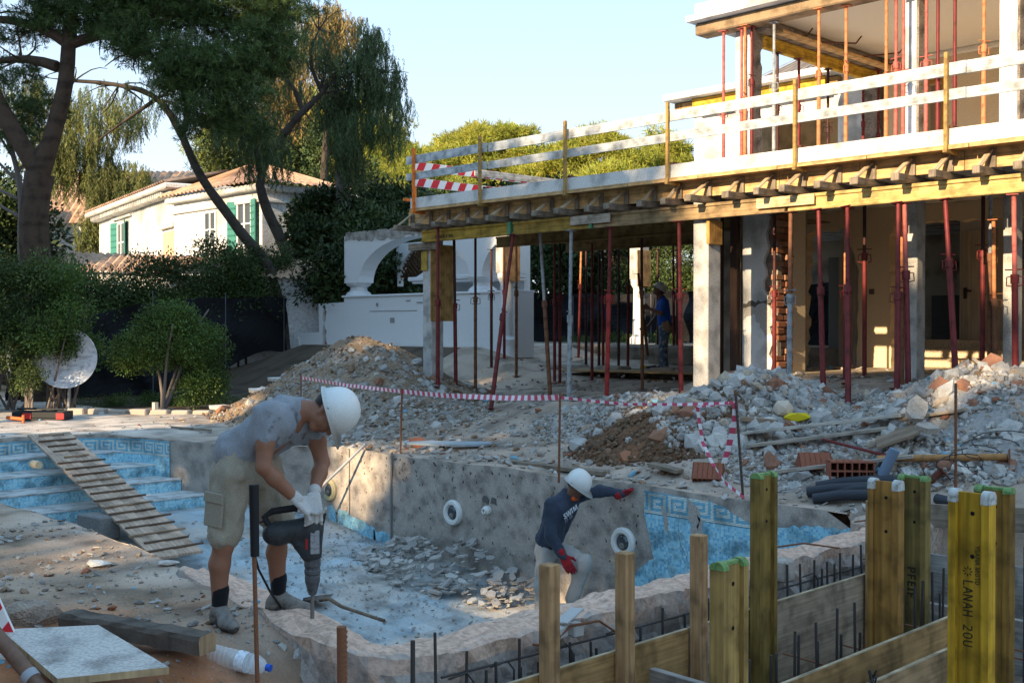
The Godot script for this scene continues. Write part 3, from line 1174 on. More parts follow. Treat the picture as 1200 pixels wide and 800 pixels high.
	var dr := wall_poly(root, "door", rect(-8.98, 1.42, -8.1, 3.4), 20.16, 0.04, mt("door paint", Color(0.56, 0.48, 0.38), 0.6, "wood", 1.0))
	bar(dr, "handle", p3(-8.9, 20.08, 2.3), p3(-8.76, 20.08, 2.3), 0.03, 0.03, mt("dark metal", Color(0.05, 0.045, 0.04), 0.4))
	blk(dr, "lock_plate", p3(-8.92, 20.1, 2.16), p3(-8.86, 20.12, 2.36), mt("dark metal", Color(0.05, 0.045, 0.04), 0.4))
	for k in 3:
		blk(root, "stair_tread", p3(-10.2, 18.3 + k * 0.55, 0.97), p3(-6.0, 20.1, 1.12 + k * 0.15), mt("stair stone", Color(0.60, 0.48, 0.33), 0.7, "fine", 1.0, 0.2), 0.012)
	blk(root, "radiator_box", p3(-10.7, 22.6, 1.4), p3(-10.0, 22.9, 2.3), mt("grey box", Color(0.10, 0.10, 0.10), 0.8))
	blk(root, "light_switch", p3(-9.42, 17.58, 2.2), p3(-9.33, 17.6, 2.29), mt("switch", Color(0.12, 0.1, 0.08), 0.6))
	blk(root, "leaning_door", p3(-10.35, 18.2, 0.96), p3(-9.9, 18.26, 2.9), mt("leaning door", Color(0.5, 0.46, 0.4), 0.7, "wood", 1.0))
	blk(root, "grey_frame", p3(-11.0, 19.0, 0.96), p3(-10.4, 19.06, 2.95), mt("grey frame", Color(0.25, 0.27, 0.28), 0.7))
	blk(root, "right_wall", p3(-3.6, 14.2, 0.9), p3(-3.45, 24, 3.64), cream)
	blk(root, "right_wall", p3(-3.6, 14.9, 3.83), p3(-3.45, 24, 6.45), cream)
	# upper storey
	s = MB.new()
	s.prism(flat, PackedVector2Array([Vector2(-10.9, -14.45), Vector2(-10.9, -24), Vector2(-0.5, -24), Vector2(-0.5, -14.45)]), 6.47, 6.56)
	s.prism(flat, PackedVector2Array([Vector2(-10.8, -14.55), Vector2(-10.8, -24), Vector2(-0.5, -24), Vector2(-0.5, -14.55)]), 6.57, 6.75)
	part("roof_slab", s, white, root)
	s = MB.new()
	s.prism(flat, PackedVector2Array([Vector2(-9.9, -15.0), Vector2(-9.9, -23.8), Vector2(-0.5, -23.8), Vector2(-0.5, -15.0)]), 6.42, 6.46)
	part("ceiling", s, ceilm, root)
	blk(root, "parapet", p3(-10.3, 15.0, 6.75), p3(-0.5, 15.2, 7.9), white)
	blk(root, "downstand_beam", p3(-10.85, 14.62, 6.28), p3(-0.5, 14.95, 6.46), mt("beam soffit", Color(0.34, 0.24, 0.15), 0.95, "grit", 1.0, 1.5, "stain", 0.6), 0.02)
	blk(root, "downstand_beam", p3(-10.2, 14.97, 6.24), p3(-9.75, 19.3, 6.41), raw, 0.03)
	for q in [[-10.27, 0.29], [-7.46, 0.17], [-6.15, 0.23]]:
		blk(root, "upper_column", p3(q[0], 14.9, 3.83), p3(q[0] + q[1], 15.12, 6.28), white, 0.01)
		var e := MB.new()
		e.prism(Transform3D(Basis(Vector3(0, 0, -1), Vector3.UP, Vector3.RIGHT), p3(q[0] + q[1], 14.92, 0)), rag_poly([Vector2(0, 3.83), Vector2(0.22, 3.83), Vector2(0.22, 6.28), Vector2(0, 6.28)], [0.0, 0.03, 0.0, 0.0], 0.08), 0.0, 0.03)
		part("torn_edge", e, raw, root)
	wall_poly(root, "upper_back_wall", PackedVector2Array([Vector2(-9.9, 3.83), Vector2(-9.12, 3.83), Vector2(-9.12, 5.9), Vector2(-8.8, 5.9), Vector2(-8.8, 3.83), Vector2(-3.5, 3.83), Vector2(-3.5, 6.42), Vector2(-9.9, 6.42)]), 19.0, 0.2, cream)
	for q in [[-9.14, 5.9], [-8.78, 5.9]]:
		bar(root, "door_frame", p3(q[0], 18.98, 3.83), p3(q[0], 18.98, 5.9), 0.06, 0.06, mt("oak frame", Color(0.35, 0.17, 0.05), 0.6, "wood", 2.0))
	bar(root, "door_frame", p3(-9.16, 18.98, 5.92), p3(-8.76, 18.98, 5.92), 0.06, 0.06, mt("oak frame", Color(0.35, 0.17, 0.05), 0.6, "wood", 2.0))
	wall_poly(root, "upper_back_wall", rect(-9.6, 3.83, -8.3, 6.4), 20.2, 0.1, cream)
	wall_poly(root, "torn_pier", rag_poly([Vector2(-10.45, 3.83), Vector2(-10.12, 3.83), Vector2(-10.12, 6.3), Vector2(-10.45, 6.3)], [0.0, 0.04, 0.0, 0.04], 0.1), 19.25, 0.3, raw)
	wall_poly(root, "torn_pier", rect(-11.1, 3.83, -10.47, 6.1), 19.5, 0.15, white)
	var mould := MB.new()
	mould.box(Transform3D(Basis.IDENTITY, p3(-6.7, 18.96, 6.37)), Vector3(6.3, 0.1, 0.1), 0.03)
	part("ceiling_moulding", mould, ceilm, root)
	for q in [[-9.9, 15.5, -9.6, 15.9], [-9.8, 16.2, -9.3, 16.9], [-9.9, 17.6, -9.1, 18.0], [-9.6, 18.3, -9.5, 18.9]]:
		rod(root, "bent_bar", [p3(q[0], q[1], 6.3), p3(lerpf(q[0], q[2], 0.5), q[1], 6.22), p3(q[2], q[3], 6.28), p3(q[2] + 0.1, q[3], 6.38)], 0.014, mt("rust", Color(0.12, 0.05, 0.03), 0.8))
	# the far wing
	var wing := thing("far_wing", "white far wing of the house with yellow beams along its flat eave", "building")
	wall_poly(wing, "wall", PackedVector2Array([Vector2(-14.55, 3.84), Vector2(-13.0, 3.84), Vector2(-13.0, 5.8), Vector2(-11.1, 5.8), Vector2(-11.1, 6.12), Vector2(-14.55, 6.12)]), 19.6, 0.2, white)
	wall_poly(wing, "back_wall", rect(-14.5, 3.84, -10.0, 6.3), 22.5, 0.15, mt("wing plaster", Color(0.6, 0.47, 0.31), 0.9, "stain", 0.3))
	wall_poly(wing, "torn_patch", rag_poly([Vector2(-12.8, 4.2), Vector2(-12.2, 4.1), Vector2(-11.9, 5.2), Vector2(-12.6, 5.3)], [0.12], 0.1), 22.48, 0.02, raw)
	blk(wing, "side_wall", p3(-14.55, 19.8, 3.84), p3(-14.35, 24, 6.3), white)
	blk(wing, "eave_slab", p3(-14.9, 18.95, 6.42), p3(-10.95, 24.3, 6.55), white, 0.01)
	var hip := MB.new()
	var hb := [p3(-14.2, 20, 6.55), p3(-10.9, 20, 6.55), p3(-10.9, 25, 6.55), p3(-14.2, 25, 6.55)]
	var r0 := p3(-12.6, 22.5, 8.0)
	var r1 := p3(-11.0, 22.5, 8.0)
	hip.trin(hb[0], hb[3], r0, Vector3(-1, 1, 0))
	for i in 16:
		var t0 := i / 16.0
		for k in 2:
			var u0 := t0 + k * 0.03125
			var u1 := u0 + 0.03125
			var lift0 := Vector3(0, 0.05 if k == 0 else 0.0, 0)
			hip.quadn(hb[0].lerp(hb[1], u0) + lift0, hb[0].lerp(hb[1], u1) + lift0, r0.lerp(r1, u1) + lift0, r0.lerp(r1, u0) + lift0, Vector3(0, 1, 1))
	part("tiled_roof", hip, mt("grey tiles", Color(0.22, 0.19, 0.17), 0.9, "stain", 1.0), wing)
	var yb := [wood("yellow", Color(0.62, 0.40, 0.06), 1)]
	h20(wing, "edge_beam", p3(-14.3, 19.2, 6.31), p3(-11.2, 19.2, 6.31), yb[0])
	blk(wing, "soffit_form", p3(-14.85, 19.3, 6.2), p3(-11.0, 19.5, 6.4), wood("ply", Color(0.42, 0.27, 0.13), 2))
	# white shutters seen under the porch
	var shut := thing("louvred_screen", "bright white louvred screen standing behind the porch by the column", "screen", Transform3D(Basis.IDENTITY, p3(-15.2, 24.0, 1.3)))
	for k in 2:
		bar(shut, "post", Vector3(k * 0.34, 0, 0), Vector3(k * 0.34, 2.4, 0), 0.09, 0.09, white)
	for k in 6:
		bar(shut, "slat", Vector3(0, 0.3 + k * 0.38, 0), Vector3(0.34, 0.3 + k * 0.38, 0), 0.06, 0.09, white)


func column(root: Node, a: float, b: float, wa: float, wb: float, h0: float, h1: float, m: Material) -> void:
	var o := MB.new()
	o.box(Transform3D(Basis.IDENTITY, p3(a + wa / 2, b + wb / 2, (h0 + h1) / 2)), Vector3(wa, h1 - h0, wb), 0.012)
	part("column", o, m, root)


# an I-shaped timber beam from p to q: two flanges and a web, 20 cm deep
func h20(parent: Node, called: String, p: Vector3, q: Vector3, m: Material, up := Vector3.UP, wm: Material = null) -> MeshInstance3D:
	var l := (q - p).length()
	var k := "h20 %.2f" % l
	if not cache.has(k):
		var b := MB.new()
		for s in [-1.0, 1.0]:
			b.box(Transform3D(Basis.IDENTITY, Vector3(0, 0, s * 0.08)), Vector3(0.08, l, 0.04), 0.006)
		b.box(Transform3D.IDENTITY, Vector3(0.03, l - 0.002, 0.121), 0.0)
		cache[k] = b.mesh()
	return part(called, cache[k], m, parent, frame(p, q, up))


# ---------------------------------------------------------------- barbecue pavilion and arcade
func arc(cx: float, cy: float, rx: float, ry: float, w0: float, w1: float, n: int) -> Array:
	var o := []
	for i in n + 1:
		var w := lerpf(w0, w1, float(i) / n)
		o.append(Vector2(cx + cos(w) * rx, cy + sin(w) * ry))
	return o


func pavilion() -> void:
	var root := thing("barbecue_pavilion", "white arched barbecue pavilion with a torn roof edge beside the dirt mound", "pavilion")
	var white := mt("pavilion white", Color(0.84, 0.83, 0.81), 0.9, "fine", 3.0)
	var raw := mt("raw masonry", Color(0.36, 0.30, 0.25), 0.95, "speck", 1.5, 3.0, "stain", 0.8)
	wall_poly(root, "counter_wall", rect(-23.06, 1.0, -16.9, 2.38), 16.6, 0.5, white)
	blk(root, "counter_top", p3(-23.12, 16.56, 2.38), p3(-16.9, 17.14, 2.43), white, 0.01)
	var poly := PackedVector2Array([Vector2(-23.05, 2.74)])
	poly.append_array(PackedVector2Array(arc(-20.42, 2.74, 2.03, 1.02, PI, 0, 22)))
	poly.append_array(PackedVector2Array(arc(-16.55, 2.74, 1.45, 0.95, PI, 1.83, 10)))
	poly.append_array(PackedVector2Array(ragged(Vector2(-16.92, 3.95), Vector2(-22.8, 3.98), 0.015, 0.3)))
	poly.append(Vector2(-23.05, 3.9))
	wall_poly(root, "arched_wall", poly, 16.6, 0.45, white)
	wall_poly(root, "torn_roof_edge", rag_poly([Vector2(-23.03, 3.78), Vector2(-16.95, 3.74), Vector2(-16.95, 3.97), Vector2(-22.95, 3.99)], [0.06, 0.0, 0.02, 0.0], 0.12), 16.585, 0.012, mt("torn edge", Color(0.5, 0.46, 0.42), 0.95, "speck", 1.2, 3.0, "stain", 1.0))
	for x in [-22.75, -18.2]:
		var p := MB.new()
		p.lathe(Transform3D(Basis(Vector3.UP, PI / 4), p3(x, 16.82, 2.43)), [Vector2(0.0, 0.0), Vector2(0.33, 0.0), Vector2(0.30, 0.06), Vector2(0.22, 0.12), Vector2(0.21, 0.2), Vector2(0.3, 0.25), Vector2(0.33, 0.32), Vector2(0.0, 0.32)], 4)
		part("pedestal", p, white, root)
	# back wall with its own arch, lattice, hood and corbel
	var bw := PackedVector2Array([Vector2(-22.9, 1.2), Vector2(-18.3, 1.2), Vector2(-18.3, 3.8), Vector2(-22.9, 3.8)])
	var hole := PackedVector2Array(arc(-21.95, 2.7, 1.0, 0.98, PI, 0, 16))
	hole.append_array(PackedVector2Array([Vector2(-20.95, 1.9), Vector2(-22.85, 1.9)]))
	for q in Geometry2D.clip_polygons(bw, PackedVector2Array([Vector2(-22.96, 1.9), Vector2(-20.95, 1.9), Vector2(-20.95, 2.7)]) if false else hole):
		if q.size() > 2 and not Geometry2D.is_polygon_clockwise(q):
			pass
	wall_poly(root, "back_wall", PackedVector2Array([Vector2(-20.95, 1.2), Vector2(-18.3, 1.2), Vector2(-18.3, 3.8), Vector2(-20.95, 3.8)]), 18.2, 0.2, white)
	var top := PackedVector2Array(arc(-21.95, 2.7, 1.0, 0.98, PI, 0, 16))
	top.append_array(PackedVector2Array([Vector2(-20.94, 3.8), Vector2(-23.0, 3.8)]))
	wall_poly(root, "back_arch", top, 18.2, 0.2, white)
	var lat := MB.new()
	for i in 17:
		var x := -23.2 + i * 0.16
		for s in [-1.0, 1.0]:
			var x2: float = x + 0.8 * s
			var p0 := Vector2(x, 2.95)
			var p1 := Vector2(x2, 3.72)
			lat.box(frame(p3(p0.x, 18.3 + 0.02 * s, p0.y), p3(p1.x, 18.3 + 0.02 * s, p1.y)), Vector3(0.02, p0.distance_to(p1), 0.045), 0.0)
	lat.box(Transform3D(Basis.IDENTITY, p3(-21.9, 18.32, 2.95)), Vector3(2.0, 0.05, 0.08), 0.0)
	part("lattice", lat, mt("lattice", Color(0.10, 0.05, 0.03), 0.8, "wood", 2.0), root)
	var hood := MB.new()
	hood.prism(Transform3D(Basis.IDENTITY, p3(0, 17.5, 0)), PackedVector2Array([Vector2(-21.35, 2.86), Vector2(-18.2, 2.86), Vector2(-18.2, 3.5), Vector2(-19.9, 3.45)]), -0.7, 0.0)
	part("hood", hood, white, root)
	blk(root, "hood_shelf", p3(-21.5, 17.36, 2.76), p3(-18.2, 18.2, 2.86), white, 0.02)
	blk(root, "hood_shelf", p3(-21.4, 17.42, 2.70), p3(-18.2, 18.2, 2.755), white, 0.01)
	var cor := MB.new()
	var cp := PackedVector2Array([Vector2(0, 0), Vector2(-0.5, 0)])
	cp.append_array(PackedVector2Array(arc(-0.5, -0.42, 0.4, 0.42, PI / 2, 0, 8)))
	cp.append(Vector2(0.0, -0.5))
	cor.prism(Transform3D(Basis.IDENTITY, p3(-20.55, 17.5, 2.7)), cp, -0.2, 0.0)
	part("corbel", cor, white, root)
	blk(root, "counter_side", p3(-20.95, 17.1, 1.2), p3(-18.3, 18.1, 2.0), white)
	for q in [[-21.2, 1.75, 0.16, 0.12], [-21.75, 2.15, 0.08, 0.08], [-20.6, 2.25, 0.16, 0.03], [-20.2, 2.2, 0.2, 0.03], [-19.7, 1.15, 0.25, 0.3]]:
		blk(root, "fitting", p3(q[0], 16.585, q[1]), p3(q[0] + q[2], 16.6, q[1] + q[3]), mt("grey fitting", Color(0.3, 0.29, 0.28), 0.8), 0.003)
	blk(root, "panel_line", p3(-22.0, 16.592, 2.02), p3(-20.2, 16.6, 2.04), mt("grey fitting", Color(0.3, 0.29, 0.28), 0.8), 0.002)
	# stepped garden wall with a break showing red brick
	wall_poly(root, "side_wall", rag_poly([Vector2(-23.85, 0.9), Vector2(-23.05, 0.9), Vector2(-23.05, 2.27), Vector2(-23.92, 2.25)], [0.0, 0.0, 0.0, 0.06], 0.1), 16.62, 0.25, white)
	wall_poly(root, "side_wall", rag_poly([Vector2(-25.35, 0.6), Vector2(-24.0, 0.6), Vector2(-24.02, 2.24), Vector2(-24.2, 2.25), Vector2(-24.18, 1.52), Vector2(-25.35, 1.50)], [0.0, 0.05, 0.0, 0.0, 0.01, 0.0], 0.1), 16.62, 0.25, white)
	var bm := boxmesh(Vector3(0.12, 0.09, 0.2), 0.012)
	for i in 10:
		part("brick", bm, mt("brick a", Color(0.30, 0.13, 0.07), 0.95, "grit", 2.0, 0.8), root, Transform3D(Basis(Vector3.UP, rr(-0.1, 0.1)), p3(-23.93 + rr(-0.02, 0.02), 16.78, 1.15 + i * 0.1)))
	var vent := MB.new()
	for i in 6:
		vent.box(Transform3D(Basis.IDENTITY, p3(-25.2, 16.6, 1.0 + i * 0.07)), Vector3(0.24, 0.045, 0.04), 0.0)
	part("vent_grille", vent, white, root)
	# slim white columns left standing along the open side of the porch
	for q in [[-16.95, 16.35, "left"], [-17.0, 20.75, "right"]]:
		var t := Transform3D(Basis.IDENTITY, p3(q[0], q[1], 1.25))
		var c := thing("porch_column", "slim white porch column with capital, nearer the arched pavilion" if q[2] == "left" else "slim white porch column with capital, just behind the worker in blue", "column", t, "slim white porch columns")
		var l := MB.new()
		l.lathe(Transform3D.IDENTITY, [Vector2(0.0, 0.0), Vector2(0.22, 0.0), Vector2(0.22, 0.14), Vector2(0.17, 0.18), Vector2(0.15, 0.22), Vector2(0.135, 1.3), Vector2(0.16, 1.34), Vector2(0.2, 1.42), Vector2(0.2, 1.52), Vector2(0.0, 1.52)], 20)
		part("shaft", l, white, c)
		blk(c, "concrete_stub", Vector3(-0.17, 1.52, -0.17), Vector3(0.17, 2.3, 0.17), mt("concrete", Color(0.50, 0.48, 0.45), 0.9, "fine", 0.8, 0.5, "stain", 0.4), 0.015)
		blk(c, "form_board", Vector3(0.175, 1.35, -0.2), Vector3(0.2, 2.2, 0.3), wood("ply", Color(0.42, 0.27, 0.13), 1))


# ---------------------------------------------------------------- houses beyond the garden
func tile_slope(parent: Node, e0: Vector3, e1: Vector3, r1: Vector3, r0: Vector3, pitch: float, m: Material) -> void:
	var b := MB.new()
	var n := int(e0.distance_to(e1) / pitch)
	var up := (e1 - e0).cross(r0 - e0).normalized()
	if up.y < 0:
		up = -up
	for i in n:
		b.col = tint(0.75, 1.2, 0.08)
		for k in 4:
			var u0 := (i + k * 0.25) / n
			var u1 := (i + k * 0.25 + 0.25) / n
			var h := [0.0, 0.75, 1.0, 0.55, 0.0]
			var l0: Vector3 = up * pitch * 0.3 * h[k]
			var l1: Vector3 = up * pitch * 0.3 * h[k + 1]
			b.quadn(e0.lerp(e1, u0) + l0, e0.lerp(e1, u1) + l1, r0.lerp(r1, u1) + l1, r0.lerp(r1, u0) + l0, up)
	part("roof_tiles", b, m, parent)


func window_on(parent: Node, t: Transform3D, w: float, h: float, shutters: bool) -> void:
	var fr := mt("window white", Color(0.8, 0.8, 0.78), 0.6)
	var win := part("window", boxmesh(Vector3(w, h, 0.02), 0.0), mt("pane", Color(0.06, 0.07, 0.08), 0.08), parent, t * Transform3D(Basis.IDENTITY, Vector3(0, 0, 0.012)))
	for x in [-0.5, 0.0, 0.5]:
		part("frame", boxmesh(Vector3(0.07, h, 0.06)), fr, win, Transform3D(Basis.IDENTITY, Vector3(x * w, 0, 0.02)))
	for y in [-0.5, -0.17, 0.17, 0.5]:
		part("frame", boxmesh(Vector3(w, 0.05, 0.05)), fr, win, Transform3D(Basis.IDENTITY, Vector3(0, y * h, 0.02)))
	if shutters:
		for s in [-1.0, 1.0]:
			var sh := MB.new()
			sh.box(Transform3D.IDENTITY, Vector3(w * 0.5, h * 1.06, 0.05), 0.01)
			for i in 9:
				sh.box(Transform3D(Basis(Vector3.RIGHT, 0.5), Vector3(0, (i - 4) * h * 0.105, 0.025)), Vector3(w * 0.4, 0.07, 0.03))
			part("shutter", sh, mt("green shutter", Color(0.05, 0.21, 0.18), 0.6), win, Transform3D(Basis(Vector3.UP, s * -0.25), Vector3(s * w * 0.78, 0, 0.1)))


func neighbours() -> void:
	var white := mt("villa white", Color(0.82, 0.78, 0.68), 0.9, "fine", 0.6, 0.0, "stain", 0.1)
	var tiles := mt("roof tiles", Color(0.58, 0.37, 0.25), 0.9, "stain", 0.8)
	# villa, turned so its front looks past us
	var u := Vector3(0.979, 0, 0.204)
	var fr := Basis(u, Vector3.UP, Vector3(-0.204, 0, 0.979))
	var o := thing("white_villa", "white villa with green shutters and a deep cornice behind the trees", "house", Transform3D(fr, p3(-46.7, 20.9, 0)))
	blk(o, "wall", Vector3(0, 0, -9), Vector3(11.5, 6.35, 0), white)
	blk(o, "cornice", Vector3(-0.25, 6.1, -9.2), Vector3(11.7, 6.3, 0.25), white, 0.05)
	blk(o, "cornice", Vector3(-0.5, 6.302, -9.4), Vector3(11.9, 6.5, 0.5), white, 0.06)
	var dent := MB.new()
	for i in 44:
		dent.box(Transform3D(Basis.IDENTITY, Vector3(0.1 + i * 0.25, 6.2, 0.3)), Vector3(0.12, 0.16, 0.12))
	part("dentils", dent, white, o).set_meta("kind", "stuff")
	tile_slope(o, Vector3(-0.5, 6.5, 0.5), Vector3(11.9, 6.5, 0.5), Vector3(7.0, 8.0, -4.5), Vector3(3.5, 8.0, -4.5), 0.28, tiles)
	window_on(o, Transform3D(Basis.IDENTITY, Vector3(3.95, 4.6, 0)), 1.1, 2.3, true)
	blk(o, "window_head", Vector3(2.7, 5.92, -0.02), Vector3(5.6, 6.0, 0.12), white, 0.01)
	window_on(o, Transform3D(Basis.IDENTITY, Vector3(7.95, 4.6, 0)), 0.4, 2.0, false)
	blk(o, "door", Vector3(10.0, 0, -0.02), Vector3(11.3, 4.95, 0.04), mt("peach door", Color(0.62, 0.42, 0.28), 0.8))
	blk(o, "door_head", Vector3(9.8, 5.05, -0.02), Vector3(11.5, 5.2, 0.15), white, 0.02)
	# its lower wing towards us
	var w := thing("villa_wing", "white tiled wing of the villa half hidden by two leaning trunks", "house", Transform3D(Basis.IDENTITY, p3(-35.4, 18.45, 0)))
	blk(w, "wall", Vector3(0, 0, -2.8), Vector3(5.55, 5.85, 0), white)
	blk(w, "cornice", Vector3(-0.2, 5.8, -3.0), Vector3(5.8, 6.0, 0.25), white, 0.04)
	tile_slope(w, Vector3(-0.35, 6.0, 0.4), Vector3(5.95, 6.0, 0.4), Vector3(2.9, 7.0, -1.5), Vector3(2.4, 7.0, -1.5), 0.26, tiles)
	tile_slope(w, Vector3(5.95, 6.0, 0.4), Vector3(5.95, 6.0, -3.2), Vector3(2.9, 7.0, -1.6), Vector3(2.9, 7.0, -1.4), 0.26, tiles)
	window_on(w, Transform3D(Basis.IDENTITY, Vector3(2.5, 4.5, 0)), 0.7, 1.7, false)
	window_on(w, Transform3D(Basis.IDENTITY, Vector3(4.6, 4.5, 0)), 0.8, 2.0, true)
	window_on(w, Transform3D(Basis(Vector3.UP, PI / 2), Vector3(5.56, 4.5, -1.4)), 0.8, 1.8, false)
	blk(w, "string_course", Vector3(-0.1, 5.45, -2.9), Vector3(5.65, 5.55, 0.1), white, 0.02)
	# low tiled outbuilding along the boundary
	var a := thing("tiled_outbuilding", "low white outbuilding with a red tile roof showing through the hedge", "outbuilding")
	var r0 := p3(-31.6, 12.0, 3.72)
	var r1 := p3(-25.8, 18.0, 3.45)
	var d := Vector3(0.72, 0, 0.69) * 1.3 + Vector3.DOWN * 0.56
	tile_slope(a, r0 + d, r1 + d, r1, r0, 0.2, tiles)
	var wl := MB.new()
	var dd := d * 0.86
	for s in [[r0 + dd, r1 + dd]]:
		var p: Vector3 = s[0]
		var q: Vector3 = s[1]
		wl.quadn(Vector3(p.x, -0.5, p.z), Vector3(q.x, -0.5, q.z), Vector3(q.x, q.y - 0.05, q.z), Vector3(p.x, p.y - 0.05, p.z), d)
	wl.quadn(Vector3(r0.x, -0.5, r0.z), Vector3(r0.x, -0.5, r0.z) + Vector3(dd.x, 0, dd.z), r0 + dd, r0 - Vector3(0, 0.05, 0), r0 - r1)
	wl.quadn(Vector3(r1.x, -0.5, r1.z), Vector3(r1.x, -0.5, r1.z) + Vector3(dd.x, 0, dd.z), r1 + dd, r1 - Vector3(0, 0.05, 0), r1 - r0)
	part("wall", wl, white, a)
	# farther roofs
	var f := thing("far_villa", "distant white house with a steep red tile roof and plain chimney", "house", Transform3D(Basis(Vector3.UP, 0.75), p3(-54.0, 27.6, 0)))
	blk(f, "wall", Vector3(-5, 0, -3.5), Vector3(5, 6.7, 3.5), white)
	tile_slope(f, Vector3(-5.3, 6.6, 3.8), Vector3(5.3, 6.6, 3.8), Vector3(5.3, 9.6, 0), Vector3(-5.3, 9.6, 0), 0.32, tiles)
	tile_slope(f, Vector3(-5.3, 6.6, -3.8), Vector3(5.3, 6.6, -3.8), Vector3(5.3, 9.6, 0), Vector3(-5.3, 9.6, 0), 0.32, tiles)
	blk(f, "chimney", Vector3(3.6, 7.0, 0.2), Vector3(5.25, 10.0, 1.8), white)
	var g := thing("corner_villa", "white house glimpsed at the frame edge behind the thick pine trunk", "house", Transform3D(Basis(Vector3.UP, 0.75), p3(-56.5, 15.5, 0)))
	blk(g, "wall", Vector3(-6, 0, -4), Vector3(3.2, 7.4, 3), white)
	tile_slope(g, Vector3(-6.3, 7.4, 3.3), Vector3(3.5, 7.4, 3.3), Vector3(3.5, 9.0, 0), Vector3(-6.3, 9.0, 0), 0.32, tiles)


# ---------------------------------------------------------------- timber round the upper slab
func slab_formwork() -> void:
	var ef := thing("edge_form", "orange plywood edge form under the front of the upper slab", "formwork")
	var grey := Color(0.30, 0.25, 0.20)
	var tan := Color(0.66, 0.43, 0.21)
	var a := -15.28
	var i := 0
	while a < -3.0:
		var e := a + rr(0.95, 1.3)
		bar(ef, "board", p3(a + 0.004, 12.375, 3.515), p3(e - 0.004, 12.375, 3.515), 0.022, 0.245, wood("edge ply", tan, i % 4), Vector3.UP, 0.002)
		a = e
		i += 1
	for k in 10:
		bar(ef, "soffit_board", p3(-14.9 + k * 1.2, 12.235, 3.628), p3(-13.71 + k * 1.2, 12.235, 3.628), 0.255, 0.03, wood("ply", Color(0.42, 0.27, 0.13), k % 3), Vector3.UP, 0.002)
		bar(ef, "lip_batten", p3(-14.9 + k * 1.2, 12.085, 3.625), p3(-13.71 + k * 1.2, 12.085, 3.625), 0.024, 0.05, wood("edge ply", tan, k % 3), Vector3.UP, 0.002)
	# joists lying across the beam, each with its raking strut and upright
	var x := -15.2
	var n := 0
	while x < -3.6:
		var j := thing("joist", "rough timber joist jutting out under the slab edge with a raking strut", "joist", Transform3D(Basis.IDENTITY, p3(x, 12.4, 3.345)), "timber joists along the slab edge")
		var w: float = rr(0.08, 0.11)
		var out := rr(0.33, 0.45)
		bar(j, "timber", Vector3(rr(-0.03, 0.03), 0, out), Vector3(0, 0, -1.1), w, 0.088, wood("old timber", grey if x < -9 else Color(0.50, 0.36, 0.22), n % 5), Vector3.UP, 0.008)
		bar(j, "strut", Vector3(rr(-0.05, 0.0), 0.05, out - 0.12), Vector3(0.03, 0.235, 0.065), 0.07, 0.025, wood("strut", Color(0.58, 0.46, 0.33), n % 4), Vector3.UP)
		bar(j, "upright", Vector3(0.05, 0.046, 0.055), Vector3(0.05, 0.25, 0.055), 0.08, 0.026, wood("old timber", grey, (n + 2) % 5), Vector3(0, 0, 1))
		x += rr(0.43, 0.52)
		n += 1
	# the line of beams that carries them
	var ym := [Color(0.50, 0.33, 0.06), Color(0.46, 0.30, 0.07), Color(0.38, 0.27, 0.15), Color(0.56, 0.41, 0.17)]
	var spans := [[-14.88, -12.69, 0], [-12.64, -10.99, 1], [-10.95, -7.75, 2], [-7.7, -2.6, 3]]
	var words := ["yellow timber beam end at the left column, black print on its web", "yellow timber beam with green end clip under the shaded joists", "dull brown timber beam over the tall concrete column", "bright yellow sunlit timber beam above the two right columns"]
	for k in 4:
		var s: Array = spans[k]
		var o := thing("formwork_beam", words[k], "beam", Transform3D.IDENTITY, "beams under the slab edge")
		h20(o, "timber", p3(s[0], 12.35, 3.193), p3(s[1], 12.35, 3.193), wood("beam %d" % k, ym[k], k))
		if k == 0:
			text_on(o, "ENSEÑLE NO", Transform3D(Basis.IDENTITY, p3(-14.3, 12.31, 3.165) + Vector3(0, 0, -0.022)), 0.075, Color(0.04, 0.03, 0.02))
			blk(o, "end_clip", p3(-12.75, 12.30, 3.089), p3(-12.68, 12.40, 3.297), mt("green paint", Color(0.10, 0.28, 0.15), 0.6))
		if k == 1:
			blk(o, "end_clip", p3(-11.04, 12.30, 3.089), p3(-10.98, 12.40, 3.297), mt("green paint", Color(0.10, 0.28, 0.15), 0.6))
	for q in [[-11.38, -10.6, 0], [-8.14, -7.31, 1]]:
		var o := thing("splice_board", "grey board nailed over a beam joint left of the column" if q[2] == 0 else "pale board nailed over a beam joint right of the column", "board")
		bar(o, "board", p3(q[0], 12.29, 3.22), p3(q[1], 12.29, 3.22), 0.028, 0.13, wood("splice", Color(0.48, 0.42, 0.36) if q[2] == 0 else Color(0.66, 0.50, 0.30), q[2]))
	# further beams and boards under the shaded porch
	for q in [[14.5, "second"], [16.4, "third"]]:
		var o := thing("porch_beam", "dark timber beam under the porch ceiling, %s row back from the front" % q[1], "beam")
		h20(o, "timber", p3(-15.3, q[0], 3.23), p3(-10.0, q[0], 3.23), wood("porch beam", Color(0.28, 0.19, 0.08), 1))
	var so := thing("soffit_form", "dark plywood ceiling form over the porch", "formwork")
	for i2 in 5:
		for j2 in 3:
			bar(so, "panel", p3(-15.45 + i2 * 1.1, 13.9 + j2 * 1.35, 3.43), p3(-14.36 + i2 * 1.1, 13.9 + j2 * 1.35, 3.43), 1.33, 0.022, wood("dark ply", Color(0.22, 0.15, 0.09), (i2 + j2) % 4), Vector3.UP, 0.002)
	# boards fixed to the heads of the front columns
	var cb := thing("column_board", "brown form panel strapped to the side of the left column", "board")
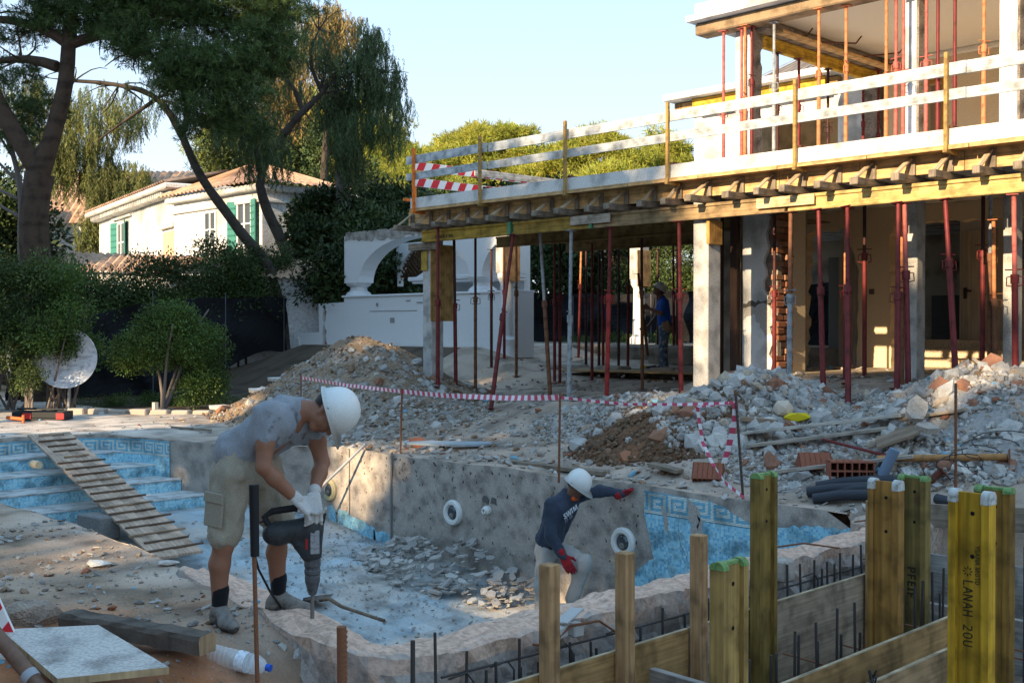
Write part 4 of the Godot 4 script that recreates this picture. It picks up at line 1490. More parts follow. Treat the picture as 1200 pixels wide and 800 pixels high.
	bar(cb, "panel", p3(-14.74, 12.66, 1.75), p3(-14.74, 12.66, 3.06), 0.5, 0.03, wood("ply", Color(0.40, 0.24, 0.09), 5), Vector3.RIGHT)
	bar(cb, "yoke", p3(-15.3, 12.41, 3.03), p3(-14.55, 12.41, 3.03), 0.07, 0.12, wood("old timber", grey, 3))
	bar(cb, "batten", p3(-14.93, 12.43, 2.62), p3(-14.93, 12.43, 2.95), 0.16, 0.02, wood("beam 0", ym[0], 0), Vector3(0, 0, 1))
	var cb2 := thing("column_board", "short orange block strapped at the head of the tall column", "board")
	bar(cb2, "block", p3(-8.98, 12.55, 2.76), p3(-8.98, 12.55, 3.08), 0.3, 0.05, wood("ply", Color(0.50, 0.27, 0.08), 6), Vector3.RIGHT)
	# upper storey beam
	var ub := thing("upper_beam", "yellow timber beam running back under the upper ceiling on dark props", "beam")
	h20(ub, "timber", p3(-9.98, 15.2, 6.13), p3(-9.98, 19.1, 6.13), wood("yellow", Color(0.62, 0.40, 0.06), 2))
	bar(ub, "packer", p3(-9.6, 15.1, 6.2), p3(-9.6, 19.0, 6.2), 0.14, 0.05, wood("edge ply", Color(0.55, 0.33, 0.13), 1))


func text_on(parent: Node, s: String, t: Transform3D, h: float, c: Color, called := "print", font := "Droid Sans") -> void:
	var m := TextMesh.new()
	var f := SystemFont.new()
	f.font_names = [font]
	f.font_weight = 700
	m.font = f
	m.text = s
	m.font_size = 32
	m.pixel_size = h / 32.0
	m.depth = 0.002
	part(called, m, mt("print %s" % c.to_html(), c, 0.8), parent, t)


# ---------------------------------------------------------------- guard rail on the terrace
func guard_rail() -> void:
	var o := thing("guard_rail", "site guard rail of two long planks on thin posts round the terrace", "guard rail")
	var ochre := mt("ochre steel", Color(0.36, 0.22, 0.07), 0.6, "stain", 2.0)
	var orange := mt("orange steel", Color(0.72, 0.17, 0.02), 0.5, "stain", 2.0)
	var pl := Color(0.56, 0.61, 0.66)
	for q in [-14.76, -13.11, -11.27, -9.39, -7.44, -5.55, -3.6]:
		var m := orange if q < -14.5 else ochre
		var p := bar(o, "post", p3(q, 12.055, 3.56), p3(q, 12.055, 4.66), 0.04, 0.05, m, Vector3(0, 0, 1))
		p.set_meta("label", "orange post" if q < -14.5 else "ochre post")
		bar(o, "clamp", p3(q, 12.02, 3.58), p3(q, 12.3, 3.58), 0.05, 0.035, m)
		if q > -14.5:
			bar(o, "clamp", p3(q + 0.03, 12.1, 3.85), p3(q + 0.03, 12.34, 3.85), 0.05, 0.03, mt("rust", Color(0.12, 0.05, 0.03), 0.8))
	var cuts := [[-15.0, -13.0], [-12.98, -9.5], [-9.48, -5.35], [-5.7, -2.5]]
	for k in 4:
		for h in [[4.47, 0.14], [4.19, 0.12]]:
			bar(o, "plank", p3(cuts[k][0], 12.10 + 0.028 * (k % 2), h[0] + 0.004 * k), p3(cuts[k][1], 12.10 + 0.028 * (k % 2), h[0] + 0.01), 0.027, h[1], wood("pale plank", pl, k), Vector3.UP, 0.003)
	var e := thing("end_barrier", "red and white warning boards on orange posts closing the terrace end", "barrier")
	for q in [[12.55, 4.62], [14.6, 4.3], [16.6, 4.5]]:
		bar(e, "post", p3(-15.33, q[0], 3.83), p3(-15.33, q[0], q[1]), 0.045, 0.045, orange, Vector3(0, 0, 1))
	bar(e, "foot", p3(-15.33, 12.3, 3.86), p3(-15.33, 12.8, 3.86), 0.05, 0.05, orange)
	stripes(e, p3(-15.29, 12.5, 4.46), p3(-15.29, 16.4, 4.48), 0.15)
	stripes(e, p3(-15.29, 12.5, 4.18), p3(-15.29, 14.7, 4.18), 0.15)
	bar(e, "plank", p3(-15.26, 13.9, 4.47), p3(-15.26, 16.8, 4.50), 0.025, 0.12, wood("grey plank", Color(0.42, 0.40, 0.37), 1))


# a board from p to q painted in slanting red and white bands
func stripes(parent: Node, p: Vector3, q: Vector3, h: float, called := "striped_board", pitch := 0.32) -> void:
	var l := p.distance_to(q)
	var x := (q - p).normalized()
	var z := x.cross(Vector3.UP).normalized()
	var y := z.cross(x)
	var t := Transform3D(Basis(x, y, z), p)
	var w := MB.new()
	w.box(t * Transform3D(Basis.IDENTITY, Vector3(l / 2, 0, 0)), Vector3(l, h, 0.02), 0.003)
	var o := part(called, w, mt("barrier white", Color(0.78, 0.77, 0.75), 0.5), parent)
	var n := int(l / pitch)
	for i in n:
		var s := i * pitch + 0.04
		var r := MB.new()
		r.prism(t, PackedVector2Array([Vector2(s, -h / 2 + 0.002), Vector2(s + pitch / 2, -h / 2 + 0.002), Vector2(minf(l, s + pitch / 2 + h * 0.5), h / 2 - 0.002), Vector2(s + h * 0.5, h / 2 - 0.002)]), -0.0112, 0.0112)
		part("red_band", r, mt("barrier red", Color(0.62, 0.03, 0.04), 0.5), o)


# ---------------------------------------------------------------- steel props
func prop(label: String, foot: Vector3, head: Vector3, m: Material, im: Material, group: String, r := 0.034) -> void:
	var o := thing("steel_prop", label, "steel prop", Transform3D.IDENTITY, group)
	var l := foot.distance_to(head)
	var y := (head - foot).normalized()
	var cut := clampf(rr(0.5, 0.68), 0.3, 0.9)
	var mid := foot + y * l * cut
	rod(o, "outer_tube", [foot, mid], r, m, 10)
	rod(o, "inner_tube", [mid - y * 0.1, head], r * 0.78, im, 10)
	var f := frame(foot, head, Vector3(0.1, 0, 1))
	part("base_plate", boxmesh(Vector3(0.13, 0.012, 0.13), 0.002), m, o, Transform3D(f.basis, foot + y * 0.006))
	part("head_plate", boxmesh(Vector3(0.13, 0.01, 0.13), 0.002), im, o, Transform3D(f.basis, head - y * 0.005))
	var c := MB.new()
	var tw := Basis(y, rr(0, TAU)) * f.basis
	c.lathe(Transform3D(tw, mid - y * 0.1), [Vector2(r, 0), Vector2(r * 1.35, 0.0), Vector2(r * 1.35, 0.10), Vector2(r, 0.10)], 10)
	for s in [-1.0, 1.0]:
		c.tube([mid + tw * Vector3(s * r, -0.02, 0), mid + tw * Vector3(s * (r + 0.05), -0.03, 0), mid + tw * Vector3(s * (r + 0.055), -0.12, 0), mid + tw * Vector3(s * r, -0.13, 0)], 0.007, 5)
	part("collar", c, m, o)
	rod(o, "pin", [mid + tw * Vector3(-0.09, 0.05, 0.01), mid + tw * Vector3(0.1, 0.05, 0.01)], 0.008, m, 5)


func all_props() -> void:
	var red := mt("prop red", Color(0.155, 0.022, 0.022), 0.5, "stain", 1.5)
	var rust := mt("prop rust", Color(0.17, 0.075, 0.04), 0.75, "stain", 2.0)
	var galv := mt("prop grey", Color(0.30, 0.31, 0.32), 0.6, "stain", 2.0)
	var orange := mt("prop orange", Color(0.52, 0.19, 0.08), 0.65, "stain", 2.0)
	var pink := mt("prop pink", Color(0.42, 0.11, 0.09), 0.6, "stain", 2.0)
	var dk := mt("prop dark", Color(0.06, 0.02, 0.018), 0.5, "stain", 2.0)
	# label, foot (a, b), head (a, b, h), materials
	var low := [
		["dark red steel prop right in front of the left concrete column", -14.25, 12.15, -14.30, 12.20, 3.3, red, red],
		["dark red steel prop first to the right of the left column", -14.76, 13.00, -14.81, 13.00, 3.4, red, dk],
		["brown steel prop with a ring collar before the white pavilion pier", -14.80, 13.50, -14.80, 13.50, 3.4, rust, dk],
		["leaning dark red prop standing nearest the tape left of the porch", -12.48, 11.7, -12.66, 12.35, 3.09, red, red],
		["thin dark prop before the pavilion's right arch", -16.41, 15.40, -16.41, 15.40, 3.2, dk, dk],
		["dark prop just right of the pavilion arch springing", -16.56, 15.90, -16.56, 15.90, 3.4, red, dk],
		["rusty brown prop beside the slim white porch column", -15.80, 15.50, -15.80, 15.50, 3.4, rust, rust],
		["leaning grey brown prop in the middle of the open porch bay", -12.28, 12.80, -12.61, 12.90, 3.2, rust, galv],
		["paired dark red prop, left one, before the black netting", -14.38, 15.10, -14.38, 15.10, 3.2, red, red],
		["paired dark red prop, right one, before the black netting", -14.34, 15.20, -14.34, 15.20, 3.2, red, dk],
		["galvanised grey prop under the joint of the yellow beams", -11.28, 12.15, -11.42, 12.35, 3.09, galv, galv],
		["prop with a bright orange inner tube against the round hedge", -16.43, 18.00, -16.35, 18.00, 3.35, red, orange],
		["thin dark prop deep in the porch left of the tall red prop", -15.85, 17.60, -15.85, 17.60, 3.35, dk, dk],
		["dark red prop behind the tall bright red prop", -13.90, 15.60, -13.90, 15.60, 3.2, red, red],
		["dark prop deep in the porch by the netting edge, left of a pair", -14.96, 17.00, -14.96, 17.00, 3.35, dk, dk],
		["dark prop deep in the porch by the netting edge, right of a pair", -14.76, 16.90, -14.78, 16.90, 3.35, red, dk],
		["tall bright red lower tube prop at the porch edge over the rubble", -10.72, 12.35, -10.65, 12.35, 3.09, mt("prop bright red", Color(0.34, 0.035, 0.03), 0.5, "stain", 1.5), red],
		["dark prop left of the slim column behind the worker in blue", -15.04, 17.70, -15.04, 17.70, 3.4, dk, dk],
		["dark red prop with ring beside the column behind the worker", -14.46, 17.30, -14.44, 17.30, 3.4, red, dk],
		["brown prop directly in front of the worker's hands", -11.89, 14.60, -11.91, 14.60, 3.12, rust, dk],
		["thin dark prop above the white cap of the worker in blue", -15.85, 20.00, -15.85, 20.00, 3.4, dk, dk],
		["thick dark red prop behind the back of the worker in blue", -14.77, 19.20, -14.80, 19.20, 3.4, red, red],
		["dark red prop beside the thick prop behind the worker", -14.84, 19.40, -14.84, 19.40, 3.4, dk, dk],
		["red prop with whitened foot just left of the tall column", -9.38, 12.35, -9.42, 12.35, 3.09, red, red],
		["dark red prop at the doorway right of the tall column", -10.15, 14.90, -10.19, 14.90, 3.5, dk, dk],
		["leaning dark prop in the gloom of the doorway", -10.68, 15.30, -10.60, 15.30, 3.5, dk, dk],
		["dark red prop standing before the bared brick edge", -8.65, 13.50, -8.65, 13.50, 3.2, red, dk],
		["grey rusty prop in front of the brick edge and cream jamb", -7.60, 12.2, -7.68, 12.35, 3.09, galv, rust],
		["leaning dark red prop before the first knocked through hole", -7.04, 12.05, -7.29, 12.35, 3.09, red, red],
		["tall dark red prop standing farthest forward before the hole", -6.53, 11.72, -6.9, 12.35, 3.09, red, red],
		["orange tipped prop touching the back of the forward prop", -7.68, 13.70, -7.68, 13.70, 3.3, red, orange],
		["dark prop with ring collar against the plain cream wall", -7.56, 14.00, -7.57, 14.00, 3.5, red, dk],
		["dark red prop, left of the three beside the shaded right column", -6.08, 12.0, -6.25, 12.35, 3.09, red, red],
		["rust orange prop, middle of the three beside the right column", -6.68, 13.30, -6.69, 13.30, 2.9, rust, orange],
		["red prop, nearest the column of the three beside it", -6.02, 12.15, -6.2, 12.4, 3.09, red, pink],
		["leaning red prop with big ring in front of the stair hole", -5.49, 12.2, -5.69, 12.35, 3.09, red, red],
		["dark red prop with ring left in the cluster before the door", -5.88, 13.80, -5.88, 13.80, 3.4, red, dk],
		["olive and rust prop in the cluster before the door", -5.77, 13.75, -5.77, 13.75, 3.4, rust, galv],
		["brown prop rightmost in the cluster before the door", -5.68, 13.70, -5.71, 13.70, 2.95, rust, orange],
		["red prop with pinkish top before the far right column", -5.0, 12.6, -4.95, 12.4, 3.09, red, pink],
	]
	for q in low:
		var f := p3(q[1], q[2], maxf(ground_h(q[1], q[2]), 0.97 if q[1] > -9.9 and q[2] > 14.2 else 0.0))
		prop(q[0], f, p3(q[3], q[4], q[5]), q[6], q[7], "steel props under the upper slab", 0.034 if q[2] < 13.4 else 0.03)
	var up := [
		["pink red prop at the very left end of the upper roof edge", -10.35, 14.7, pink],
		["red prop second from the left under the upper roof edge", -10.05, 14.75, pink],
		["dark red prop close left of the white upper corner column", -9.9, 14.8, red],
		["orange prop in front of the white upper corner column", -9.92, 14.65, orange],
		["pale prop just right of the white upper corner column", -9.5, 14.8, galv],
		["dark thin prop in shade right of the upper corner column", -9.95, 15.6, dk],
		["dark red prop under the middle of the yellow upper beam", -9.93, 16.2, red],
		["thick orange prop nearest the rail in the upper bay", -8.65, 14.65, orange],
		["dark prop behind the thick orange prop upstairs", -9.98, 17.2, dk],
		["brown prop at the back end of the yellow upper beam, left one", -9.98, 18.4, red],
		["brown prop at the back end of the yellow upper beam, right one", -9.8, 18.6, red],
		["orange prop with pale ring in the middle of the upper room", -8.3, 14.8, orange],
		["rusty prop standing left of the second white upper column", -7.68, 14.8, orange],
		["pair of pink props at the second white upper column, left one", -7.56, 14.85, pink],
		["pair of pink props at the second white upper column, right one", -7.35, 14.65, pink],
		["pink prop tight against the torn edge of the second upper column", -7.12, 14.85, pink],
		["dark topped prop first right of the second upper column", -6.98, 14.9, red],
		["dark red prop second right of the second upper column", -6.72, 14.85, red],
		["flaking orange prop alone in the open right upper bay", -6.33, 14.85, orange],
	]
	for q in up:
		var hh := 6.27 if q[2] > 14.5 and q[2] < 14.95 else (6.02 if q[1] < -9.85 else (6.2 if q[2] > 15 else 6.47))
		if q[2] < 14.4:
			hh = 6.27
		var foot := p3(q[1], maxf(q[2], 14.62), 3.83)
		prop(q[0], foot, p3(q[1], maxf(q[2], 14.62), hh), q[3], q[3], "steel props under the upper roof", 0.029)


# ---------------------------------------------------------------- rubble
func heap(called: String, label: String, i: int, m: Material, lumpy: float, c1: Color, c2: Color) -> Node3D:
	var q: Array = bumps[i]
	var o := thing(called, label, "rubble heap" if called != "dirt_mound" else "dirt mound")
	var b := MB.new()
	var st := 0.11
	var nx := int(q[2] * 2.1 / st)
	var ny := int(q[3] * 2.1 / st)
	var hgt := {}
	for j in ny + 1:
		for k in nx + 1:
			var a: float = q[0] - q[2] * 1.05 + k * st
			var bb: float = q[1] - q[3] * 1.05 + j * st
			var r := Vector2((a - q[0]) / q[2], (bb - q[1]) / q[3]).length()
			hgt[Vector2i(k, j)] = p3(a, bb, ground_h(a, bb) + lumpy * n2.get_noise_2d(a * 5, bb * 5) - 0.05 * smooth(0.75, 1.05, r) - (0.3 if r > 1.05 else 0.0))
	for j in ny:
		for k in nx:
			var p: Vector3 = hgt[Vector2i(k, j)]
			var n := n2.get_noise_2d(p.x * 1.5, p.z * 1.5)
			b.col = c1.lerp(c2, clampf(0.5 + n * 1.4, 0, 1)) * (1.2 + 0.3 * n2.get_noise_2d(p.x * 6, p.z * 6))
			b.quadn(p, hgt[Vector2i(k + 1, j)], hgt[Vector2i(k + 1, j + 1)], hgt[Vector2i(k, j + 1)], Vector3.UP)
	part("heap", b, m, o)
	return o


var chunk_meshes := []
var shard_meshes := []
var pebble_meshes := []


func drop(a: float, b: float, sink: float) -> Vector3:
	return p3(a, b, ground_h(a, b) - sink)


func slope_basis(a: float, b: float, wob: float) -> Basis:
	var e := 0.15
	var n := Vector3(ground_h(a - e, b) - ground_h(a + e, b), 2 * e, ground_h(a, b + e) - ground_h(a, b - e)).normalized()
	n = (n + rdir() * wob).normalized()
	var x := n.cross(rdir()).normalized()
	return Basis(x, n, x.cross(n))


# chunks as pieces, and finer stuff between them
func strew(o: Node3D, i: int, n_big: int, lo: float, hi: float, n_small: int, ms: Array, pals: Array, shards: float, fill := 1.0) -> void:
	var q: Array = bumps[i]
	for k in n_big:
		var w := rng.randf() * TAU
		var r := sqrt(rng.randf()) * 0.86 * fill
		var a: float = q[0] + cos(w) * r * q[2]
		var b: float = q[1] + sin(w) * r * q[3]
		if Geometry2D.is_point_in_polygon(Vector2(a, b), pool_poly) or b < 9.25:
			continue
		var s := lerpf(lo, hi, pow(rng.randf(), 1.8))
		var flat := rng.randf() < shards
		var msh: Mesh = (shard_meshes if flat else chunk_meshes)[rng.randi_range(0, 9)]
		part("rubble_chunk", msh, ms[rng.randi_range(0, ms.size() - 1)], o, Transform3D(slope_basis(a, b, 0.75) * s, drop(a, b, -s * rr(-0.3, 0.2))))
	for g in 3:
		var ts := []
		var cs := []
		for k in n_small / 3:
			var w := rng.randf() * TAU
			var r := sqrt(rng.randf()) * 0.95
			var a: float = q[0] + cos(w) * r * q[2]
			var b: float = q[1] + sin(w) * r * q[3]
			if b < 9.2 or Geometry2D.is_point_in_polygon(Vector2(a, b), pool_poly):
				continue
			var s := rr(0.018, lo * 0.85) * (1.0 if rng.randf() < 0.5 else 0.6)
			ts.append(Transform3D(slope_basis(a, b, 0.8) * s, drop(a, b, -s * 0.3)))
			cs.append(pals[rng.randi_range(0, pals.size() - 1)] * rr(0.75, 1.2))
		many("small_rubble", (shard_meshes if g == 0 else chunk_meshes)[g * 3], mt("loose", Color(1, 1, 1), 0.92, "fine", 3.0), ts, cs, o, true)


func rubble() -> void:
	for i in 10:
		chunk_meshes.append(lump(1, rr(0.45, 0.85), rr(0.6, 1.0), 0.35))
		shard_meshes.append(shard(1, rr(0.55, 0.95), rr(0.16, 0.3)))
		pebble_meshes.append(lump(1, rr(0.5, 0.8), rr(0.7, 1), 0.3))
	var gm := mt("heap", Color(1, 1, 1), 0.95, "grit", 1.3, 2.0, "fine", 0.9)
	var greys := [mt("chunk grey", Color(0.46, 0.44, 0.41), 0.92, "fine", 2.5, 0.4, "blotch", 1.0), mt("chunk pale", Color(0.55, 0.52, 0.48), 0.92, "fine", 2.5, 0.4, "blotch", 1.0), mt("chunk dark", Color(0.34, 0.32, 0.30), 0.92, "fine", 2.5, 0.4, "blotch", 1.0), mt("chunk white", Color(0.62, 0.59, 0.54), 0.9, "fine", 2.5, 0.2, "blotch", 1.0), mt("chunk grey", Color(1, 1, 1)), mt("chunk beige", Color(0.46, 0.37, 0.28), 0.92, "fine", 2.5, 0.4, "blotch", 1.0), mt("chunk grey", Color(1, 1, 1)), mt("chunk brick", Color(0.33, 0.16, 0.10), 0.92, "fine", 2.5, 0.4, "blotch", 1.0)]
	var brown := [mt("clod", Color(0.25, 0.16, 0.10), 0.95, "grit", 2.0, 1.0), mt("clod red", Color(0.30, 0.15, 0.09), 0.95, "grit", 2.0, 1.0), greys[0], greys[1]]
	var gp := [Color(0.46, 0.43, 0.39), Color(0.53, 0.49, 0.44), Color(0.36, 0.33, 0.30), Color(0.57, 0.54, 0.5), Color(0.42, 0.34, 0.27)]
	var bp := [Color(0.25, 0.17, 0.11), Color(0.32, 0.22, 0.15), Color(0.2, 0.13, 0.08), Color(0.45, 0.42, 0.38)]
	var o := heap("dirt_mound", "tall brown dirt mound with rubble at the left corner of the porch", 0, gm, 0.06, Color(0.28, 0.20, 0.13), Color(0.36, 0.26, 0.18))
	strew(o, 0, 60, 0.05, 0.16, 2600, brown, bp, 0.2)
	o = heap("rubble_heap", "low spread of grey rubble between the dirt mound and the pool", 1, gm, 0.04, Color(0.38, 0.32, 0.26), Color(0.30, 0.23, 0.17))
	strew(o, 1, 90, 0.05, 0.13, 2200, greys.slice(0, 3), [gp[0] * 0.85, gp[2], gp[4], bp[1], bp[3]], 0.35)
	o = heap("soil_heap", "heap of dark reddish brown soil behind the worker in the pool", 2, gm, 0.06, Color(0.17, 0.085, 0.045), Color(0.25, 0.13, 0.07))
	strew(o, 2, 22, 0.05, 0.17, 2000, [brown[0], brown[1], greys[0]], [bp[0] * 0.8, bp[2] * 0.8, Color(0.22, 0.11, 0.06), bp[1] * 0.8], 0.1)
	o = heap("rubble_heap", "heap of broken tile and plaster shards behind the dark soil", 3, gm, 0.05, Color(0.44, 0.42, 0.39), Color(0.36, 0.33, 0.3))
	strew(o, 3, 130, 0.05, 0.13, 2600, greys, gp, 0.75)
	o = heap("rubble_heap", "grey concrete rubble heap beneath the tall porch column", 4, gm, 0.06, Color(0.42, 0.4, 0.38), Color(0.32, 0.3, 0.28))
	strew(o, 4, 200, 0.07, 0.17, 2200, greys, gp, 0.2)
	o = heap("rubble_heap", "large grey rubble heap at the right under the red props", 5, gm, 0.06, Color(0.44, 0.42, 0.4), Color(0.34, 0.32, 0.3))
	strew(o, 5, 250, 0.05, 0.15, 4200, greys, gp, 0.3)
	o = heap("rubble_heap", "spread of rubble and planks between the soil and the right heap", 6, gm, 0.05, Color(0.40, 0.36, 0.32), Color(0.32, 0.26, 0.22))
	strew(o, 6, 60, 0.05, 0.14, 1600, greys, gp, 0.3)
	# loose chips over the open ground
	var ts := []
	var cs := []
	var ts2 := []
	var cs2 := []
	for k in 15000:
		var a := rr(-20.5, -4.6)
		var b := rr(1.2, 13.0)
		if k % 3 == 0:
			b = rr(9.15, 12.0)
			a = rr(-14.5, -4.0)
		if k % 5 == 0:
			a = rr(-16.5, -6)
			b = rr(12.2, 18)
		if k % 7 == 0:
			a = rr(-9.5, -4.7)
			b = rr(2.4, 4.0)
		if Geometry2D.is_point_in_polygon(Vector2(a, b), pool_poly) and near_edge(Vector2(a, b)).distance_to(Vector2(a, b)) > 0.02:
			continue
		if a > -4.7 and b < 9.2:
			continue
		if n2.get_noise_2d(a * 0.8 + 3, b * 0.8) < -0.05 and k % 3 != 0:
			continue
		if Vector2((a - bumps[2][0]) / 1.2, (b - bumps[2][1]) / 0.8).length() < 1:
			continue
		var s := 0.005 + 0.034 * pow(rng.randf(), 5.0)
		if b > 9:
			s *= 1.9
		var t := Transform3D(slope_basis(a, b, 0.5) * s, p3(a, b, ground_flat(a, b) + bump_h(a, b) + s * 0.2))
		var g := rng.randf()
		var c: Color = gp[rng.randi_range(0, 4)] * (0.75 if b < 9 else 0.95) if g < 0.72 else (bp[rng.randi_range(0, 3)] if g < 0.93 else (Color(0.34, 0.13, 0.07) if g < 0.97 else Color(0.22, 0.45, 0.58)))
		if k % 2 == 0:
			ts.append(t)
			cs.append(c)
		else:
			ts2.append(t)
			cs2.append(c)
	var lm := mt("loose", Color(1, 1, 1), 0.92, "fine", 3.0)
	for q in [[ts, cs, chunk_meshes[2]], [ts2, cs2, shard_meshes[3]]]:
		var mm := many("gravel", q[2], lm, q[0], q[1], self, true)
		tag(mm, "loose stone chips and broken tile scattered over the ground", "gravel", "loose chips over the ground")
	# the heap of fallen render on the pool floor
	var slabm := [mt("debris a", Color(0.36, 0.33, 0.30), 0.95, "fine", 2.5), mt("debris b", Color(0.28, 0.26, 0.24), 0.95, "fine", 2.5), mt("debris c", Color(0.45, 0.42, 0.38), 0.95, "fine", 2.5)]
	var pd := thing("render_debris", "heap of fallen grey render slabs against the far pool wall", "rubble heap")
	for k in 290:
		var t := pow(rng.randf(), 1.1)
		var a := lerpf(-11.3, -8.7, rng.randf())
		var b := 9.0 - t * (1.25 - 0.5 * absf(a + 10.0) / 1.4)
		var top := 0.34 * (1 - t) * maxf(0.0, 1 - absf(a + 10.0) / 1.7)
		var s := lerpf(0.035, 0.115, pow(rng.randf(), 1.7))
		part("render_slab", shard_meshes[rng.randi_range(0, 9)], slabm[rng.randi_range(0, 2)], pd, Transform3D(Basis(Vector3(1, 0, 0.3).normalized(), rr(-0.05, 0.4)) * slope_basis(0, 5, 0.4) * s, p3(a, b, floor_h(a) + top + rr(0.0, 0.06))))
	ts = []
	cs = []
	for k in 3000:
		var a := -10.4 + rng.randfn() * 1.6
		var b := 9.0 - absf(rng.randfn()) * 1.3
		if k % 3 == 0:
			a = rr(-13.5, -6)
			b = rr(4.0, 9.0)
		if b < 3.9 or a > -5 or a < -14:
			continue
		var s := 0.006 + 0.022 * pow(rng.randf(), 3.0)
		ts.append(Transform3D(slope_basis(0, 5, 0.6) * s, p3(a, b, floor_h(a) + s * 0.3 + 0.01)))
		cs.append(gp[rng.randi_range(0, 4)] * 0.75)
	many("small_rubble", shard_meshes[1], lm, ts, cs, pd, true)


